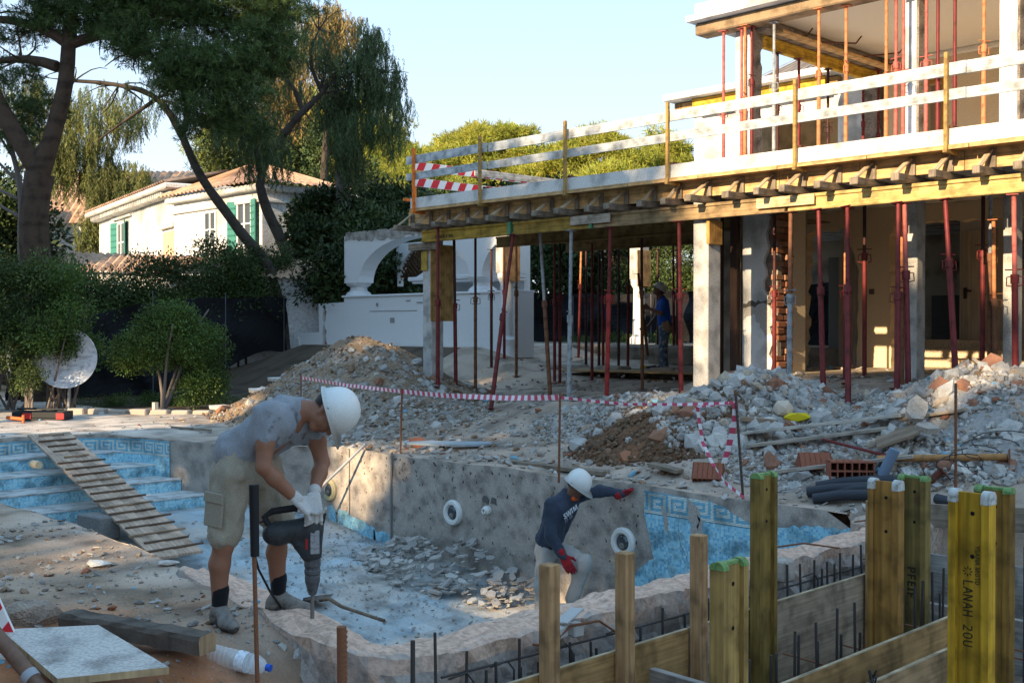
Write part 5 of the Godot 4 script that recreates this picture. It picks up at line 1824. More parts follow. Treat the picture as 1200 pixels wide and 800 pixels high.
# ---------------------------------------------------------------- formwork and reinforcement in the trench
func foreground_formwork() -> void:
	var ply := Color(0.40, 0.27, 0.15)
	var grey := Color(0.36, 0.32, 0.28)
	var fresh := Color(0.40, 0.24, 0.10)
	var yel := Color(0.40, 0.27, 0.035)
	var edge := wood("pale ply edge", Color(0.42, 0.33, 0.22), 0)
	var panels := [
		["form_panel", "yellow stained plywood form nearest the pool, its near sheet", -4.25, 3.3, 5.66, -1.15, -0.23, 0],
		["form_panel", "greyed plywood form nearest the pool, its far sheet", -4.25, 5.68, 8.9, -1.15, -0.23, 1],
		["form_panel", "yellow edged plywood form in the middle row behind the black bars", -3.24, 4.4, 7.5, -1.15, -0.23, 2],
		["form_panel", "plywood form in the front row beside the printed yellow beam", -2.93, 4.2, 6.56, -1.15, -0.235, 3],
	]
	for q in panels:
		var o := thing(q[0], q[1], "form panel")
		bar(o, "sheet", p3(q[2], q[3], (q[5] + q[6]) / 2), p3(q[2], q[4], (q[5] + q[6]) / 2), 0.027, q[6] - q[5], wood("panel", [fresh, grey.lerp(ply, 0.5), fresh, ply][q[7]], q[7]), Vector3.UP, 0.002)
		bar(o, "edge_strip", p3(q[2], q[3], q[6] + 0.002), p3(q[2], q[4], q[6] + 0.002), 0.024, 0.004, edge, Vector3.UP, 0.0)
	var cp := thing("form_panel", "grey plywood end form across the far end of the trench", "form panel")
	bar(cp, "sheet", p3(-4.3, 9.0, -0.66), p3(-2.6, 9.0, -0.66), 0.027, 0.86, wood("panel", Color(0.30, 0.29, 0.28), 7), Vector3.UP, 0.002)
	var pk := thing("form_panel", "weathered dark board leaning beyond the grey end form", "form panel")
	bar(pk, "sheet", p3(-4.5, 9.35, 0.02), p3(-3.0, 9.25, 0.14), 0.03, 0.2, wood("old timber", Color(0.20, 0.15, 0.11), 2))
	# square timber posts
	var posts := [["square timber post, nearest in the row beside the pool coping", 4.36, 0.375, 0.1], ["square timber post in front of the lamp in the far pool wall", 4.99, 0.35, 0.1], ["square timber post before the blue mosaic", 5.70, 0.36, 0.095], ["square timber post behind the trench near the clay block", 7.88, 0.34, 0.1]]
	for i in 4:
		var q: Array = posts[i]
		var o := thing("timber_post", q[0], "timber post")
		bar(o, "post", p3(-4.185, q[1], -1.1), p3(-4.185 + rr(-0.01, 0.01), q[1], q[2]), 0.085, q[3] * 0.85, wood("post", Color(0.42, 0.25, 0.125), i), Vector3(0, 0, 1), 0.005)
	var sp := thing("timber_post", "short timber stud nailed inside the greyed plywood form", "timber post")
	bar(sp, "post", p3(-4.2, 6.5, -0.9), p3(-4.2, 6.5, -0.26), 0.12, 0.07, wood("post", Color(0.36, 0.24, 0.15), 5), Vector3(1, 0, 0), 0.004)
	for q in [[5.25, "grey timber spreader across the trench at the lower frame edge", -4.2, -3.0, -0.42], [8.3, "grey timber spreader across the far trench under the end form", -4.2, -3.2, -0.5]]:
		var o := thing("spreader", q[1], "timber")
		bar(o, "timber", p3(q[2], q[0], q[4]), p3(q[3], q[0] - 0.05, q[4]), 0.05, 0.09, wood("post", Color(0.30, 0.27, 0.25), 6))
	# yellow I-beams standing on end, with coloured end caps
	var greenc := mt("green cap", Color(0.15, 0.26, 0.09), 0.6, "stain", 5.0)
	var whitec := mt("white cap", Color(0.46, 0.46, 0.43), 0.6, "stain", 5.0)
	var beams := [
		["yellow I beam standing upright with green cap before the mosaic wall", -4.15, 6.36, 0.69, greenc, PI / 2, Color(0.25, 0.165, 0.045)],
		["low yellow I beam with round green cap and bolt holes, nearest the camera", -3.08, 4.43, 0.55, greenc, PI / 2, Color(0.33, 0.215, 0.075)],
		["yellow I beam with white caps in the middle of the trench", -3.39, 6.55, 0.70, whitec, 0.0, Color(0.33, 0.175, 0.045)],
		["olive I beam with green cap standing behind the white capped one", -3.64, 7.44, 0.62, greenc, 0.0, Color(0.21, 0.15, 0.05)],
		["broad yellow I beam with black print down its web", -2.37, 5.45, 0.85, whitec, 0.0, Color(0.46, 0.265, 0.02)],
		["brownish yellow I beam with green cap behind the printed beam", -2.67, 6.44, 0.74, greenc, 0.0, Color(0.29, 0.16, 0.035)],
	]
	for i in beams.size():
		var q: Array = beams[i]
		var o := thing("formwork_beam", q[0], "beam", Transform3D(Basis(Vector3.UP, q[5]), p3(q[1], q[2], 0)), "")
		var m := wood("i beam %d" % i, q[6], i)
		var top: float = q[3]
		for s in [-1.0, 1.0]:
			var fl := MB.new()
			var poly := PackedVector2Array([Vector2(-0.04, -1.1), Vector2(0.04, -1.1), Vector2(0.04, top - 0.03)])
			poly.append_array(PackedVector2Array(arc(0, top - 0.03, 0.04, 0.03, 0, PI, 6)))
			fl.prism(Transform3D(Basis(Vector3.UP, PI / 2), Vector3(s * 0.082, 0, 0)), poly, -0.019, 0.019)
			part("flange", fl, m, o)
			var cap := MB.new()
			var cpoly := PackedVector2Array(arc(0, top - 0.028, 0.0425, 0.034, 0, PI, 8))
			var low: float = 0.032 if q[4] == whitec else 0.004
			cpoly.append(Vector2(-0.0425, top - 0.028 - low))
			cpoly.append(Vector2(0.0425, top - 0.028 - low))
			cap.prism(Transform3D(Basis(Vector3.UP, PI / 2), Vector3(s * 0.082, 0, 0)), cpoly, -0.0215, 0.0215)
			part("end_cap", cap, q[4], o)
		part("web", boxmesh(Vector3(0.126, top + 1.08, 0.028), 0.0), wood("i web %d" % i, q[6] * 1.05, i + 1), o, Transform3D(Basis.IDENTITY, Vector3(0, (top - 1.1) / 2, 0)))
		if q[4] == greenc:
			part("end_cap", boxmesh(Vector3(0.12, 0.02, 0.032), 0.003), greenc, o, Transform3D(Basis.IDENTITY, Vector3(0, top - 0.01, 0)))
		var hm := mt("bolt hole", Color(0.012, 0.01, 0.008), 1.0)
		for hh in [top - 0.11, top - 0.32]:
			for s in [1.0, -1.0]:
				var hb := MB.new()
				hb.lathe(Transform3D(Basis(Vector3.RIGHT, PI / 2 * s), Vector3(0.01, hh, s * 0.0142)), [Vector2(0.011, 0.0), Vector2(0.011, 0.0012), Vector2(0, 0.0012)], 12)
				part("bolt_hole", hb, hm, o)
		if i == 4:
			var tt := Transform3D(Basis(Vector3.BACK, -PI / 2), Vector3(-0.012, 0.25, 0.016))
			text_on(o, "LANAH 20U", tt, 0.062, Color(0.03, 0.025, 0.01), "print", "Droid Sans Mono")
			text_on(o, "YLANA MOTO", Transform3D(Basis(Vector3.BACK, -PI / 2), Vector3(0.035, 0.49, 0.016)), 0.03, Color(0.10, 0.07, 0.02), "print")
			var st := MB.new()
			for k in 8:
				var w := TAU * k / 8
				st.box(Transform3D(Basis(Vector3.BACK, w), Vector3(-0.012 + cos(w) * 0.018, 0.455 + sin(w) * 0.018, 0.0155)), Vector3(0.012, 0.005, 0.001))
			part("star_mark", st, mt("print dark", Color(0.03, 0.025, 0.01), 0.8), o)
		if i == 3:
			text_on(o, "PFEIF", Transform3D(Basis(Vector3.BACK, -PI / 2), Vector3(-0.01, -0.12, 0.016)), 0.085, Color(0.03, 0.025, 0.01), "print")
	# reinforcement cages
	var steel := mt("rebar", Color(0.055, 0.048, 0.045), 0.7, "fine", 5.0)
	var rusty := mt("rust bar", Color(0.20, 0.085, 0.045), 0.85, "fine", 5.0)
	var c1 := thing("rebar_cage", "black reinforcing bars tied along the broken outer face of the pool", "rebar cage")
	for q in [[3.74, 0.08], [3.96, -0.06], [4.1, -0.19], [4.17, -0.16], [4.35, -0.07], [4.36, -0.23], [4.5, -0.23], [4.54, -0.15], [4.76, -0.17], [4.79, -0.24], [4.94, -0.2], [4.99, -0.25], [5.2, -0.15], [5.4, -0.2], [5.62, -0.12], [5.85, -0.2], [6.1, -0.14], [6.35, -0.2], [6.6, -0.1], [6.85, -0.15], [7.06, -0.06], [7.23, -0.08], [7.43, -0.08], [7.54, -0.16], [7.61, -0.12], [7.72, -0.15], [7.8, -0.08], [8.0, -0.12], [8.12, -0.06], [8.3, -0.14], [8.42, -0.05], [8.6, -0.1]]:
		rod(c1, "bar", [p3(-4.40 + rr(-0.02, 0.02), q[0] + rr(-0.02, 0.02), -1.1), p3(-4.41, q[0], q[1])], 0.0085, steel, 6)
	rod(c1, "tie_bar", [p3(-4.43, 3.8, -0.17), p3(-4.43, 4.5, -0.19), p3(-4.43, 6.3, -0.22), p3(-4.43, 8.8, -0.25)], 0.007, steel, 6)
	rod(c1, "tie_bar", [p3(-4.38, 4.2, -0.36), p3(-4.38, 8.8, -0.4)], 0.007, steel, 6)
	for b in [3.85, 4.15, 4.62, 5.1, 6.0, 7.3, 8.2]:
		rod(c1, "bent_bar", [p3(-4.43, b, -0.19), p3(-4.4, b + 0.1, -0.17), p3(-4.38, b + 0.13, -0.22), p3(-4.38, b + 0.12, -0.55)], 0.006, steel, 6)
	for q in [[7.1, 0.02, 0.5], [8.4, 0.06, 0.45]]:
		rod(c1, "loose_bar", [p3(-4.62, q[0], q[1]), p3(-4.45, q[0] + q[2] * 0.5, q[1] + 0.03), p3(-4.3, q[0] + q[2], q[1] - 0.02)], 0.007, rusty, 6)
	rod(c1, "hoop", [p3(-4.4, 4.45, -0.12), p3(-4.42, 4.6, -0.16), p3(-4.42, 4.78, -0.08), p3(-4.38, 4.98, -0.08), p3(-4.3, 5.1, -0.18)], 0.008, rusty, 6)
	var c2 := thing("rebar_cage", "rows of black vertical bars standing between the plywood forms", "rebar cage")
	for q in [[5.3, -0.2], [5.52, -0.22], [5.57, -0.22], [5.77, -0.13], [5.81, -0.16], [6.0, -0.12], [6.02, -0.24], [6.25, -0.08], [6.3, -0.25], [6.46, -0.08], [6.53, -0.28], [6.68, -0.08], [6.78, -0.2], [6.91, -0.08], [7.02, -0.18], [7.11, -0.09], [7.27, -0.11], [7.39, -0.09], [7.45, -0.17], [7.53, -0.05], [7.65, -0.22], [7.71, -0.05]]:
		rod(c2, "bar", [p3(-3.55 + rr(-0.03, 0.03), q[0] + rr(-0.02, 0.02), -1.1), p3(-3.55, q[0], q[1])], 0.0085, steel, 6)
	for q in [[6.2, -0.42], [6.9, -0.5], [7.3, -0.38], [7.55, -0.45], [7.7, -0.55]]:
		rod(c2, "tie_bar", [p3(-3.9, q[0], q[1]), p3(-2.9, q[0] - 0.04, q[1] - 0.02)], 0.006, rusty, 6)
	rod(c2, "tie_bar", [p3(-3.6, 5.2, -0.6), p3(-3.6, 8.6, -0.58)], 0.007, steel, 6)
	var c3 := thing("rebar_cage", "few black bars at the right frame edge behind the last beam", "rebar cage")
	for q in [[-2.95, 7.6, 0.2], [-2.6, 7.4, 0.35], [-2.3, 7.0, 0.3], [-2.15, 7.2, 0.15]]:
		rod(c3, "bar", [p3(q[0], q[1], -1.1), p3(q[0], q[1], q[2])], 0.0085, steel, 6)
	var ep := thing("form_panel", "rusty edged form just showing at the right frame edge", "form panel")
	bar(ep, "sheet", p3(-2.55, 7.7, -0.5), p3(-1.2, 7.7, -0.5), 0.03, 0.7, wood("panel", Color(0.38, 0.2, 0.1), 9), Vector3.UP, 0.002)
	var kn := thing("wire_knot", "twisted black tying wire on the front form's top edge", "wire")
	for k in 5:
		var c := p3(-2.93, 5.5, -0.22)
		rod(kn, "strand", [c + Vector3(rr(-0.04, 0.04), 0.0, rr(-0.05, 0.05)), c + Vector3(rr(-0.04, 0.04), rr(0.02, 0.07), rr(-0.04, 0.04)), c + Vector3(rr(-0.05, 0.05), rr(-0.1, 0.0), rr(-0.03, 0.03))], 0.005, steel, 5)


# ---------------------------------------------------------------- plants
func leaf(b: MB, base: Vector3, dir: Vector3, side: Vector3, l: float, w: float) -> void:
	var n := dir.cross(side).normalized()
	var m := base + dir * l * 0.45 - n * w * 0.15
	var t := base + dir * l
	for q in [[base, m + side * w, t], [base, t, m - side * w]]:
		b.v.append_array(q)
		b.n.append_array([n, n, n])
		b.c.append_array([b.col, b.col, b.col])
		b.u.append_array([Vector2.ZERO, Vector2.ZERO, Vector2.ZERO])


# a ball of leaves of unit radius
func leaf_ball(n: int, l: float, w: float, up := 0.3) -> Mesh:
	var b := MB.new()
	for i in n:
		var p := rdir() * pow(rng.randf(), 0.45) * (1 - l * 0.5)
		var d := (p.normalized() * 0.8 + rdir() * 0.7 + Vector3.UP * up).normalized()
		b.col = tint(0.7, 1.25, 0.12)
		leaf(b, p, d, d.cross(rdir()).normalized(), l * rr(0.7, 1.2), w * rr(0.7, 1.2))
	return b.mesh()


# a tuft of pine needles spreading from twig ends
func needle_tuft(n: int) -> Mesh:
	var b := MB.new()
	for k in 5:
		var tip := rdir()
		tip.y = absf(tip.y) * 0.8 + 0.1
		tip = tip.normalized() * rr(0.3, 0.75)
		for i in n:
			var d := (tip.normalized() * 0.7 + rdir()).normalized()
			b.col = tint(0.75, 1.3, 0.1)
			leaf(b, tip - tip.normalized() * rr(0.0, 0.15), d, d.cross(rdir()).normalized(), rr(0.3, 0.45), 0.022)
	return b.mesh()


# a hanging spray
func weeping_spray() -> Mesh:
	var b := MB.new()
	for s in 5:
		var p := Vector3(rr(-0.3, 0.3), rr(-0.1, 0.1), rr(-0.3, 0.3))
		var sway := Vector3(rr(-0.25, 0.25), -1, rr(-0.25, 0.25))
		var len := rr(0.7, 1.2)
		for i in 16:
			var t := i / 16.0 * len
			var q := p + sway * t + Vector3(0.05 * sin(t * 5 + s), 0, 0.05 * cos(t * 4 + s))
			for sd in [-1.0, 1.0]:
				var d := (Vector3(rr(-0.6, 0.6), -0.9, rr(-0.6, 0.6)) + rdir() * 0.3).normalized()
				b.col = tint(0.75, 1.3, 0.12)
				leaf(b, q, d, d.cross(rdir()).normalized(), rr(0.12, 0.2), 0.016)
	return b.mesh()


# leaves through a cloud of ellipsoids: [centre, radii, count]
func foliage(o: Node3D, called: String, msh: Array, m: Material, clouds: Array, s0: float, s1: float, lo := 0.75, hi := 1.25, shell := 0.4, upright := false) -> void:
	for g in msh.size():
		var ts := []
		var cs := []
		for c in clouds:
			for i in int(c[2]) / msh.size():
				var d := rdir()
				var p: Vector3 = c[0] + d * pow(rng.randf(), shell) * c[1]
				var s := rr(s0, s1)
				var b := Basis(Vector3.UP, rr(0, TAU)) if upright else rbasis()
				ts.append(Transform3D(b * s, p))
				cs.append(tint(lo, hi, 0.1))
		many(called, msh[g], m, ts, cs, o, true)


func limb(b: MB, pts: Array, r0: float, r1: float, sides := 8) -> void:
	# a curved, slightly knobbly limb through the points
	var c := Curve3D.new()
	for i in pts.size():
		var tan: Vector3 = (pts[mini(i + 1, pts.size() - 1)] - pts[maxi(i - 1, 0)]) * 0.22
		c.add_point(pts[i], -tan, tan)
	var n := maxi(4, int(c.get_baked_length() / 0.35))
	var ps := []
	var rs := []
	for i in n + 1:
		var t := float(i) / n
		ps.append(c.sample_baked(t * c.get_baked_length()))
		rs.append(lerpf(r0, r1, t) * (1 + 0.12 * n2.get_noise_2d(i * 2.3, pts[0].x * 9)))
	b.tube(ps, rs, sides)


func twigs(b: MB, from: Vector3, r: float, n: int, reach: float, droop: float) -> void:
	for i in n:
		var d := (rdir() + Vector3.UP * (0.4 - droop)).normalized()
		var m := from + d * reach * 0.5 + rdir() * 0.15 * reach
		var e := from + d * reach * rr(0.7, 1.1) + Vector3.DOWN * droop * reach * 0.4
		limb(b, [from, m, e], r, r * 0.3, 5)


func plants() -> void:
	var bark := mt("pine bark", Color(0.13, 0.085, 0.06), 0.95, "speck", 2.2, 5.0, "stain", 0.8)
	var bark2 := mt("grey bark", Color(0.10, 0.08, 0.065), 0.95, "speck", 2.5, 3.0, "stain", 0.8)
	var pine := leafmat("pine needles", Color(0.065, 0.105, 0.030), 0.8)
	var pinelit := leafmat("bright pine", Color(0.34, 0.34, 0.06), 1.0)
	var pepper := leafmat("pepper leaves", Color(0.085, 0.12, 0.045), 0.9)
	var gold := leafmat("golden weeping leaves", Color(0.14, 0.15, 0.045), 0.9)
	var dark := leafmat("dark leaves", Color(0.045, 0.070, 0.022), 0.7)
	var hedge := leafmat("hedge leaves", Color(0.065, 0.095, 0.028), 0.8)
	var fresh := leafmat("fresh leaves", Color(0.085, 0.14, 0.03), 0.9)
	var tufts := [needle_tuft(11), needle_tuft(11), needle_tuft(11)]
	var balls := [leaf_ball(60, 0.34, 0.085), leaf_ball(60, 0.34, 0.085)]
	var finer := [leaf_ball(90, 0.24, 0.06), leaf_ball(90, 0.24, 0.06)]
	var sprays := [weeping_spray(), weeping_spray(), weeping_spray()]
	# --- the big umbrella pine
	var o := thing("pine_tree", "big dark pine with a thick forked trunk at the left", "pine tree")
	var b := MB.new()
	var base := p3(-25.3, 9.9, -0.1)
	var fork := p3(-25.25, 9.95, 5.05)
	limb(b, [base, p3(-25.3, 9.9, 2.4), p3(-25.35, 9.85, 4.0), fork], 0.37, 0.31, 12)
	limb(b, [fork, p3(-25.75, 9.4, 6.3), p3(-26.2, 8.95, 7.6), p3(-26.7, 8.5, 9.2), p3(-27.0, 8.2, 10.8)], 0.22, 0.09, 10)
	var hub := p3(-24.75, 10.4, 7.9)
	limb(b, [fork, p3(-24.95, 10.2, 6.2), p3(-24.8, 10.35, 7.1), hub, p3(-24.7, 10.5, 8.9)], 0.23, 0.13, 10)
	var tips := []
	for q in [[hub, p3(-24.2, 10.9, 8.1), p3(-23.4, 11.6, 8.3), p3(-22.5, 12.3, 8.6)], [p3(-24.7, 10.5, 8.9), p3(-25.0, 10.1, 9.9), p3(-25.6, 9.6, 11.0)], [p3(-24.7, 10.5, 8.9), p3(-24.2, 11, 10.0), p3(-23.4, 11.7, 11.3)], [hub, p3(-25.3, 9.9, 8.3), p3(-26.2, 9.1, 8.5), p3(-27.2, 8.3, 8.4)], [p3(-24.9, 10.2, 7.4), p3(-25.6, 9.7, 7.6), p3(-26.6, 9.0, 7.5)], [p3(-23.4, 11.6, 8.3), p3(-22.8, 12.0, 9.0), p3(-22.0, 12.6, 9.6)], [p3(-23.9, 11.1, 8.2), p3(-23.2, 11.3, 7.6), p3(-22.6, 11.8, 7.2)]]:
		limb(b, q, 0.13, 0.035, 7)
		for t in range(1, q.size()):
			tips.append(q[t])
	for t in tips:
		twigs(b, t, 0.03, 6, rr(0.6, 1.3), 0.0)
	part("trunk", b, bark, o)
	var cl := []
	for q in [[-26.09, 9.76, 8.28, 0.75, 0.4, 45], [-25.05, 10.11, 8.53, 0.8, 0.5, 90], [-24.39, 10.79, 8.34, 0.8, 0.5, 90], [-23.25, 11.24, 7.83, 0.8, 0.6, 125], [-23.86, 11.33, 8.71, 0.8, 0.6, 125], [-23.07, 12.15, 8.53, 0.8, 0.6, 125], [-22.08, 11.73, 7.25, 0.8, 0.6, 125], [-22.41, 12.83, 8.34, 0.8, 0.6, 125], [-21.45, 12.38, 7.07, 0.8, 0.6, 125], [-21.31, 13.23, 7.65, 0.8, 0.6, 125], [-21.61, 13.64, 8.43, 0.8, 0.6, 125], [-21.76, 12.05, 6.25, 0.7, 0.5, 60], [-21.31, 12.81, 6.47, 0.8, 0.6, 70], [-21.38, 13.6, 7.2, 0.4, 0.3, 14], [-22.27, 11.53, 6.8, 0.6, 0.4, 40], [-21.65, 12.6, 5.9, 0.4, 0.3, 22], [-22.44, 12.22, 5.9, 0.4, 0.3, 20], [-21.88, 13.37, 5.9, 0.4, 0.3, 22], [-25.82, 10.04, 6.63, 0.75, 0.4, 45], [-26.16, 9.69, 7.31, 0.75, 0.4, 45], [-26.19, 9.8, 5.97, 0.75, 0.4, 45], [-23.33, 11.88, 9.28, 1.3, 0.8, 150], [-22.14, 13.1, 9.28, 1.3, 0.8, 150], [-24.65, 10.52, 9.28, 1.3, 0.8, 150], [-21.91, 14.05, 9.24, 1.3, 0.8, 150], [-24.5, 10.5, 10.6, 2.4, 1.2, 260], [-22.6, 12.4, 10.4, 1.9, 1.2, 260], [-26.6, 8.8, 9.9, 1.9, 1.2, 200]]:
		cl.append([p3(q[0], q[1], q[2]), Vector3(q[3], q[4], q[3]), q[5]])
	for q in cl:
		q[2] *= 1.6
	foliage(o, "crown", tufts, pine, cl, 0.26, 0.42, 0.6, 1.35, 0.45, true)
	# --- the leaning dead-ended trunk at the far left edge, and a thin pale one
	o = thing("tree_trunk", "slanting dark trunk at the left frame edge beside the big pine", "tree")
	b = MB.new()
	limb(b, [p3(-24.6, 8.6, -0.1), p3(-25.0, 8.3, 1.8), p3(-25.6, 7.9, 4.2), p3(-26.0, 7.4, 5.5)], 0.26, 0.2, 10)
	part("trunk", b, bark2, o)
	o = thing("bare_tree", "thin pale bare tree standing just left of the thick pine trunk", "tree")
	b = MB.new()
	limb(b, [p3(-26.6, 10.0, 0), p3(-26.5, 10.0, 3.4), p3(-26.55, 9.95, 5.2), p3(-27.0, 9.6, 6.7)], 0.12, 0.05, 8)
	for q in [[5.0, -1.0, 1.3], [4.6, -1.4, 0.9], [5.4, -0.8, 1.6], [4.2, -1.5, 1.2], [5.2, 0.5, 0.8]]:
		limb(b, [p3(-26.55, 9.95, q[0]), p3(-26.55 + q[1] * 0.5, 9.95 + q[1] * 0.45, q[0] + q[2] * 0.5), p3(-26.55 + q[1], 9.95 + q[1] * 0.9, q[0] + q[2])], 0.04, 0.012, 5)
	part("trunk", b, mt("pale bark", Color(0.24, 0.2, 0.18), 0.9, "speck", 3.0, 1.5), o)
	# --- two leaning pepper trees
	o = thing("pepper_tree", "weeping tree whose trunk leans far left across the villa", "tree")
	b = MB.new()
	var p1 := [p3(-25.7, 16.7, 0.5), p3(-25.92, 16.44, 2.79), p3(-26.64, 15.66, 4.35), p3(-27.30, 15.00, 5.67), p3(-27.66, 14.64, 6.75), p3(-28.08, 14.16, 7.71), p3(-28.80, 13.44, 8.07), p3(-29.64, 12.60, 8.19)]
	limb(b, p1, 0.2, 0.045, 10)
	limb(b, [p1[4], p3(-27.54, 14.76, 7.59), p3(-27.96, 14.40, 8.67), p3(-27.72, 14.64, 9.51)], 0.10, 0.03, 7)
	limb(b, [p1[5], p3(-28.68, 13.68, 7.23), p3(-29.28, 13.08, 6.63)], 0.06, 0.02, 6)
	for q in [p1[5], p1[6], p1[7]]:
		twigs(b, q, 0.025, 7, 1.1, 0.3)
	part("trunk", b, bark2, o)
	foliage(o, "crown", sprays, pepper, [[p3(-26.40, 15.84, 7.23), Vector3(1.08, 0.72, 1.08), 70], [p3(-28.20, 14.40, 7.95), Vector3(1.44, 0.48, 1.20), 35], [p3(-26.04, 16.32, 6.39), Vector3(0.84, 0.60, 0.84), 45], [p3(-27.12, 15.24, 8.55), Vector3(1.44, 0.60, 1.20), 120]], 0.36, 0.66, 0.6, 1.4, 0.4, true)
	o = thing("pepper_tree", "weeping tree with a curved trunk and foliage hanging against the sky", "tree")
	b = MB.new()
	var p2 := [p3(-26.9, 18.0, 0.5), p3(-27.00, 17.82, 2.79), p3(-27.30, 17.54, 3.99), p3(-27.66, 17.16, 5.19), p3(-27.72, 17.14, 6.03), p3(-27.30, 17.52, 6.99), p3(-26.88, 17.94, 7.71), p3(-26.52, 18.36, 8.25), p3(-26.16, 18.60, 8.79), p3(-25.68, 19.08, 8.97), p3(-25.20, 19.56, 8.79)]
	limb(b, p2, 0.22, 0.04, 10)
	limb(b, [p2[4], p3(-27.84, 16.92, 6.87), p3(-27.96, 16.80, 7.83), p3(-28.32, 16.44, 8.43)], 0.13, 0.04, 8)
	limb(b, [p2[7], p3(-26.76, 18.12, 9.15), p3(-26.52, 18.24, 9.99)], 0.07, 0.02, 7)
	limb(b, [p2[6], p3(-27.12, 17.76, 8.43), p3(-27.60, 17.28, 9.15)], 0.08, 0.02, 7)
	for q in [p2[5], p2[6], p2[7], p2[8], p2[9], p2[10], p3(-26.52, 18.24, 9.99), p3(-27.60, 17.28, 9.15), p3(-27.96, 16.80, 7.83)]:
		twigs(b, q, 0.022, 9, 1.0, 0.35)
	part("trunk", b, bark2, o)
	foliage(o, "crown", sprays, pepper, [[p3(-25.42, 19.39, 8.91), Vector3(0.90, 0.90, 0.84), 150], [p3(-25.12, 19.63, 7.71), Vector3(0.66, 1.08, 0.72), 110], [p3(-25.96, 18.79, 6.87), Vector3(0.72, 1.08, 0.60), 130], [p3(-26.81, 18.07, 9.63), Vector3(1.20, 0.60, 0.96), 45], [p3(-27.77, 17.23, 9.15), Vector3(1.08, 0.72, 0.96), 40], [p3(-26.09, 18.79, 9.27), Vector3(0.96, 0.42, 0.72), 60], [p3(-25.48, 19.27, 9.87), Vector3(0.36, 0.60, 0.36), 40], [p3(-27.17, 17.71, 7.95), Vector3(1.20, 0.96, 0.96), 16]], 0.34, 0.6, 0.6, 1.4, 0.4, true)
	# golden foliage lit behind
	o = thing("weeping_tree", "sunlit golden green weeping tree at the far end of the villa", "tree")
	b = MB.new()
	limb(b, [p3(-50.0, 22.6, 0), p3(-49.8, 22.7, 4), p3(-50.2, 22.5, 9)], 0.3, 0.1)
	part("trunk", b, bark2, o)
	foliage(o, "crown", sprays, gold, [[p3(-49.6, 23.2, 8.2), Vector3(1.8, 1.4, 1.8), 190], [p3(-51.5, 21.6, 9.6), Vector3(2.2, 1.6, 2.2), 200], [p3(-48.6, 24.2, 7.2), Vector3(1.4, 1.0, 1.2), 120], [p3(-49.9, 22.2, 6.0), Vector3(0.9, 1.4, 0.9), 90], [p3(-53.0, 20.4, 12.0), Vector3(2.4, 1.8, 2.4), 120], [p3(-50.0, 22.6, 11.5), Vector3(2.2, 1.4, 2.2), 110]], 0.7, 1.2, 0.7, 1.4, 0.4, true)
	o = thing("weeping_tree", "pale golden tree top catching sun against the sky behind the pine", "tree")
	b = MB.new()
	limb(b, [p3(-31, 21.5, 0), p3(-31.0, 21.5, 6.0), p3(-30.8, 21.7, 10.5)], 0.25, 0.06)
	part("trunk", b, bark2, o)
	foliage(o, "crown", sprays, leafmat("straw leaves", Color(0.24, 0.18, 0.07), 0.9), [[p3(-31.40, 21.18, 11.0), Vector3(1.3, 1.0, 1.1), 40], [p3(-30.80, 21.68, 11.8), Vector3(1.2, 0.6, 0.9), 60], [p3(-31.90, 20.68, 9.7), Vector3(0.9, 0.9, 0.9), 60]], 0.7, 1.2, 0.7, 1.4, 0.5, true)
	# slim pines behind the villa
	for q in [[-46.5, 28.5, 9.5, "two stemmed green pine behind the villa roof, left of the leaning trunk"], [-43.0, 31.0, 10.5, "yellow green pine behind the villa showing through the branches"]]:
		o = thing("pine_tree", q[3], "pine tree")
		b = MB.new()
		limb(b, [p3(q[0], q[1], 0), p3(q[0] + 0.2, q[1], 5), p3(q[0], q[1], q[2])], 0.3, 0.1)
		limb(b, [p3(q[0] + 0.9, q[1], 0), p3(q[0] + 1.1, q[1], 5), p3(q[0] + 1.0, q[1], q[2] - 1)], 0.18, 0.08)
		part("trunk", b, bark, o)
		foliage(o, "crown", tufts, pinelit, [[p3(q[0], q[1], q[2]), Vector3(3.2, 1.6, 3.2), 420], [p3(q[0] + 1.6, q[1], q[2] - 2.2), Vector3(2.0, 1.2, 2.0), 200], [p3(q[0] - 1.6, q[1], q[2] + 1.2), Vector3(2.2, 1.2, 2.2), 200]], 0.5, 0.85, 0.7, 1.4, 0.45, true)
	# the palm and a bare palm trunk
	o = thing("palm_tree", "dark palm with arching fronds left of the terrace end", "palm tree")
	b = MB.new()
	limb(b, [p3(-28.7, 22.2, 0), p3(-28.7, 22.2, 3), p3(-28.6, 22.2, 5.2)], 0.22, 0.2)
	part("trunk", b, bark2, o)
	for i in 26:
		var w := TAU * i / 26.0 + rr(-0.1, 0.1)
		var lift := rr(0.2, 1.7)
		var d := Vector3(cos(w), 0, sin(w))
		var fb := MB.new()
		var prev := p3(-28.6, 22.2, 5.2)
		for k in 12:
			var t := (k + 1) / 12.0
			var q := p3(-28.6, 22.2, 5.2) + d * 2.3 * t + Vector3.UP * (lift * 1.6 * t - 1.9 * t * t)
			var dir := (q - prev).normalized()
			var sd := dir.cross(Vector3.UP).normalized()
			fb.tube([prev, q], [0.02, 0.018], 4, false)
			for s in [-1.0, 1.0]:
				for m in 2:
					fb.col = tint(0.7, 1.3, 0.1)
					leaf(fb, prev.lerp(q, m * 0.5), (sd * s + dir * 0.7 + Vector3.UP * 0.25).normalized(), dir, 0.5 * sin(t * 2.6 + 0.3), 0.025)
			prev = q
		part("frond", fb, dark, o)
	o = thing("palm_tree", "tall bare grey palm trunk under the hanging foliage", "palm tree")
	b = MB.new()
	limb(b, [p3(-27.1, 19.5, 0), p3(-27.1, 19.5, 4), p3(-27.15, 19.45, 8.2)], 0.24, 0.2, 10)
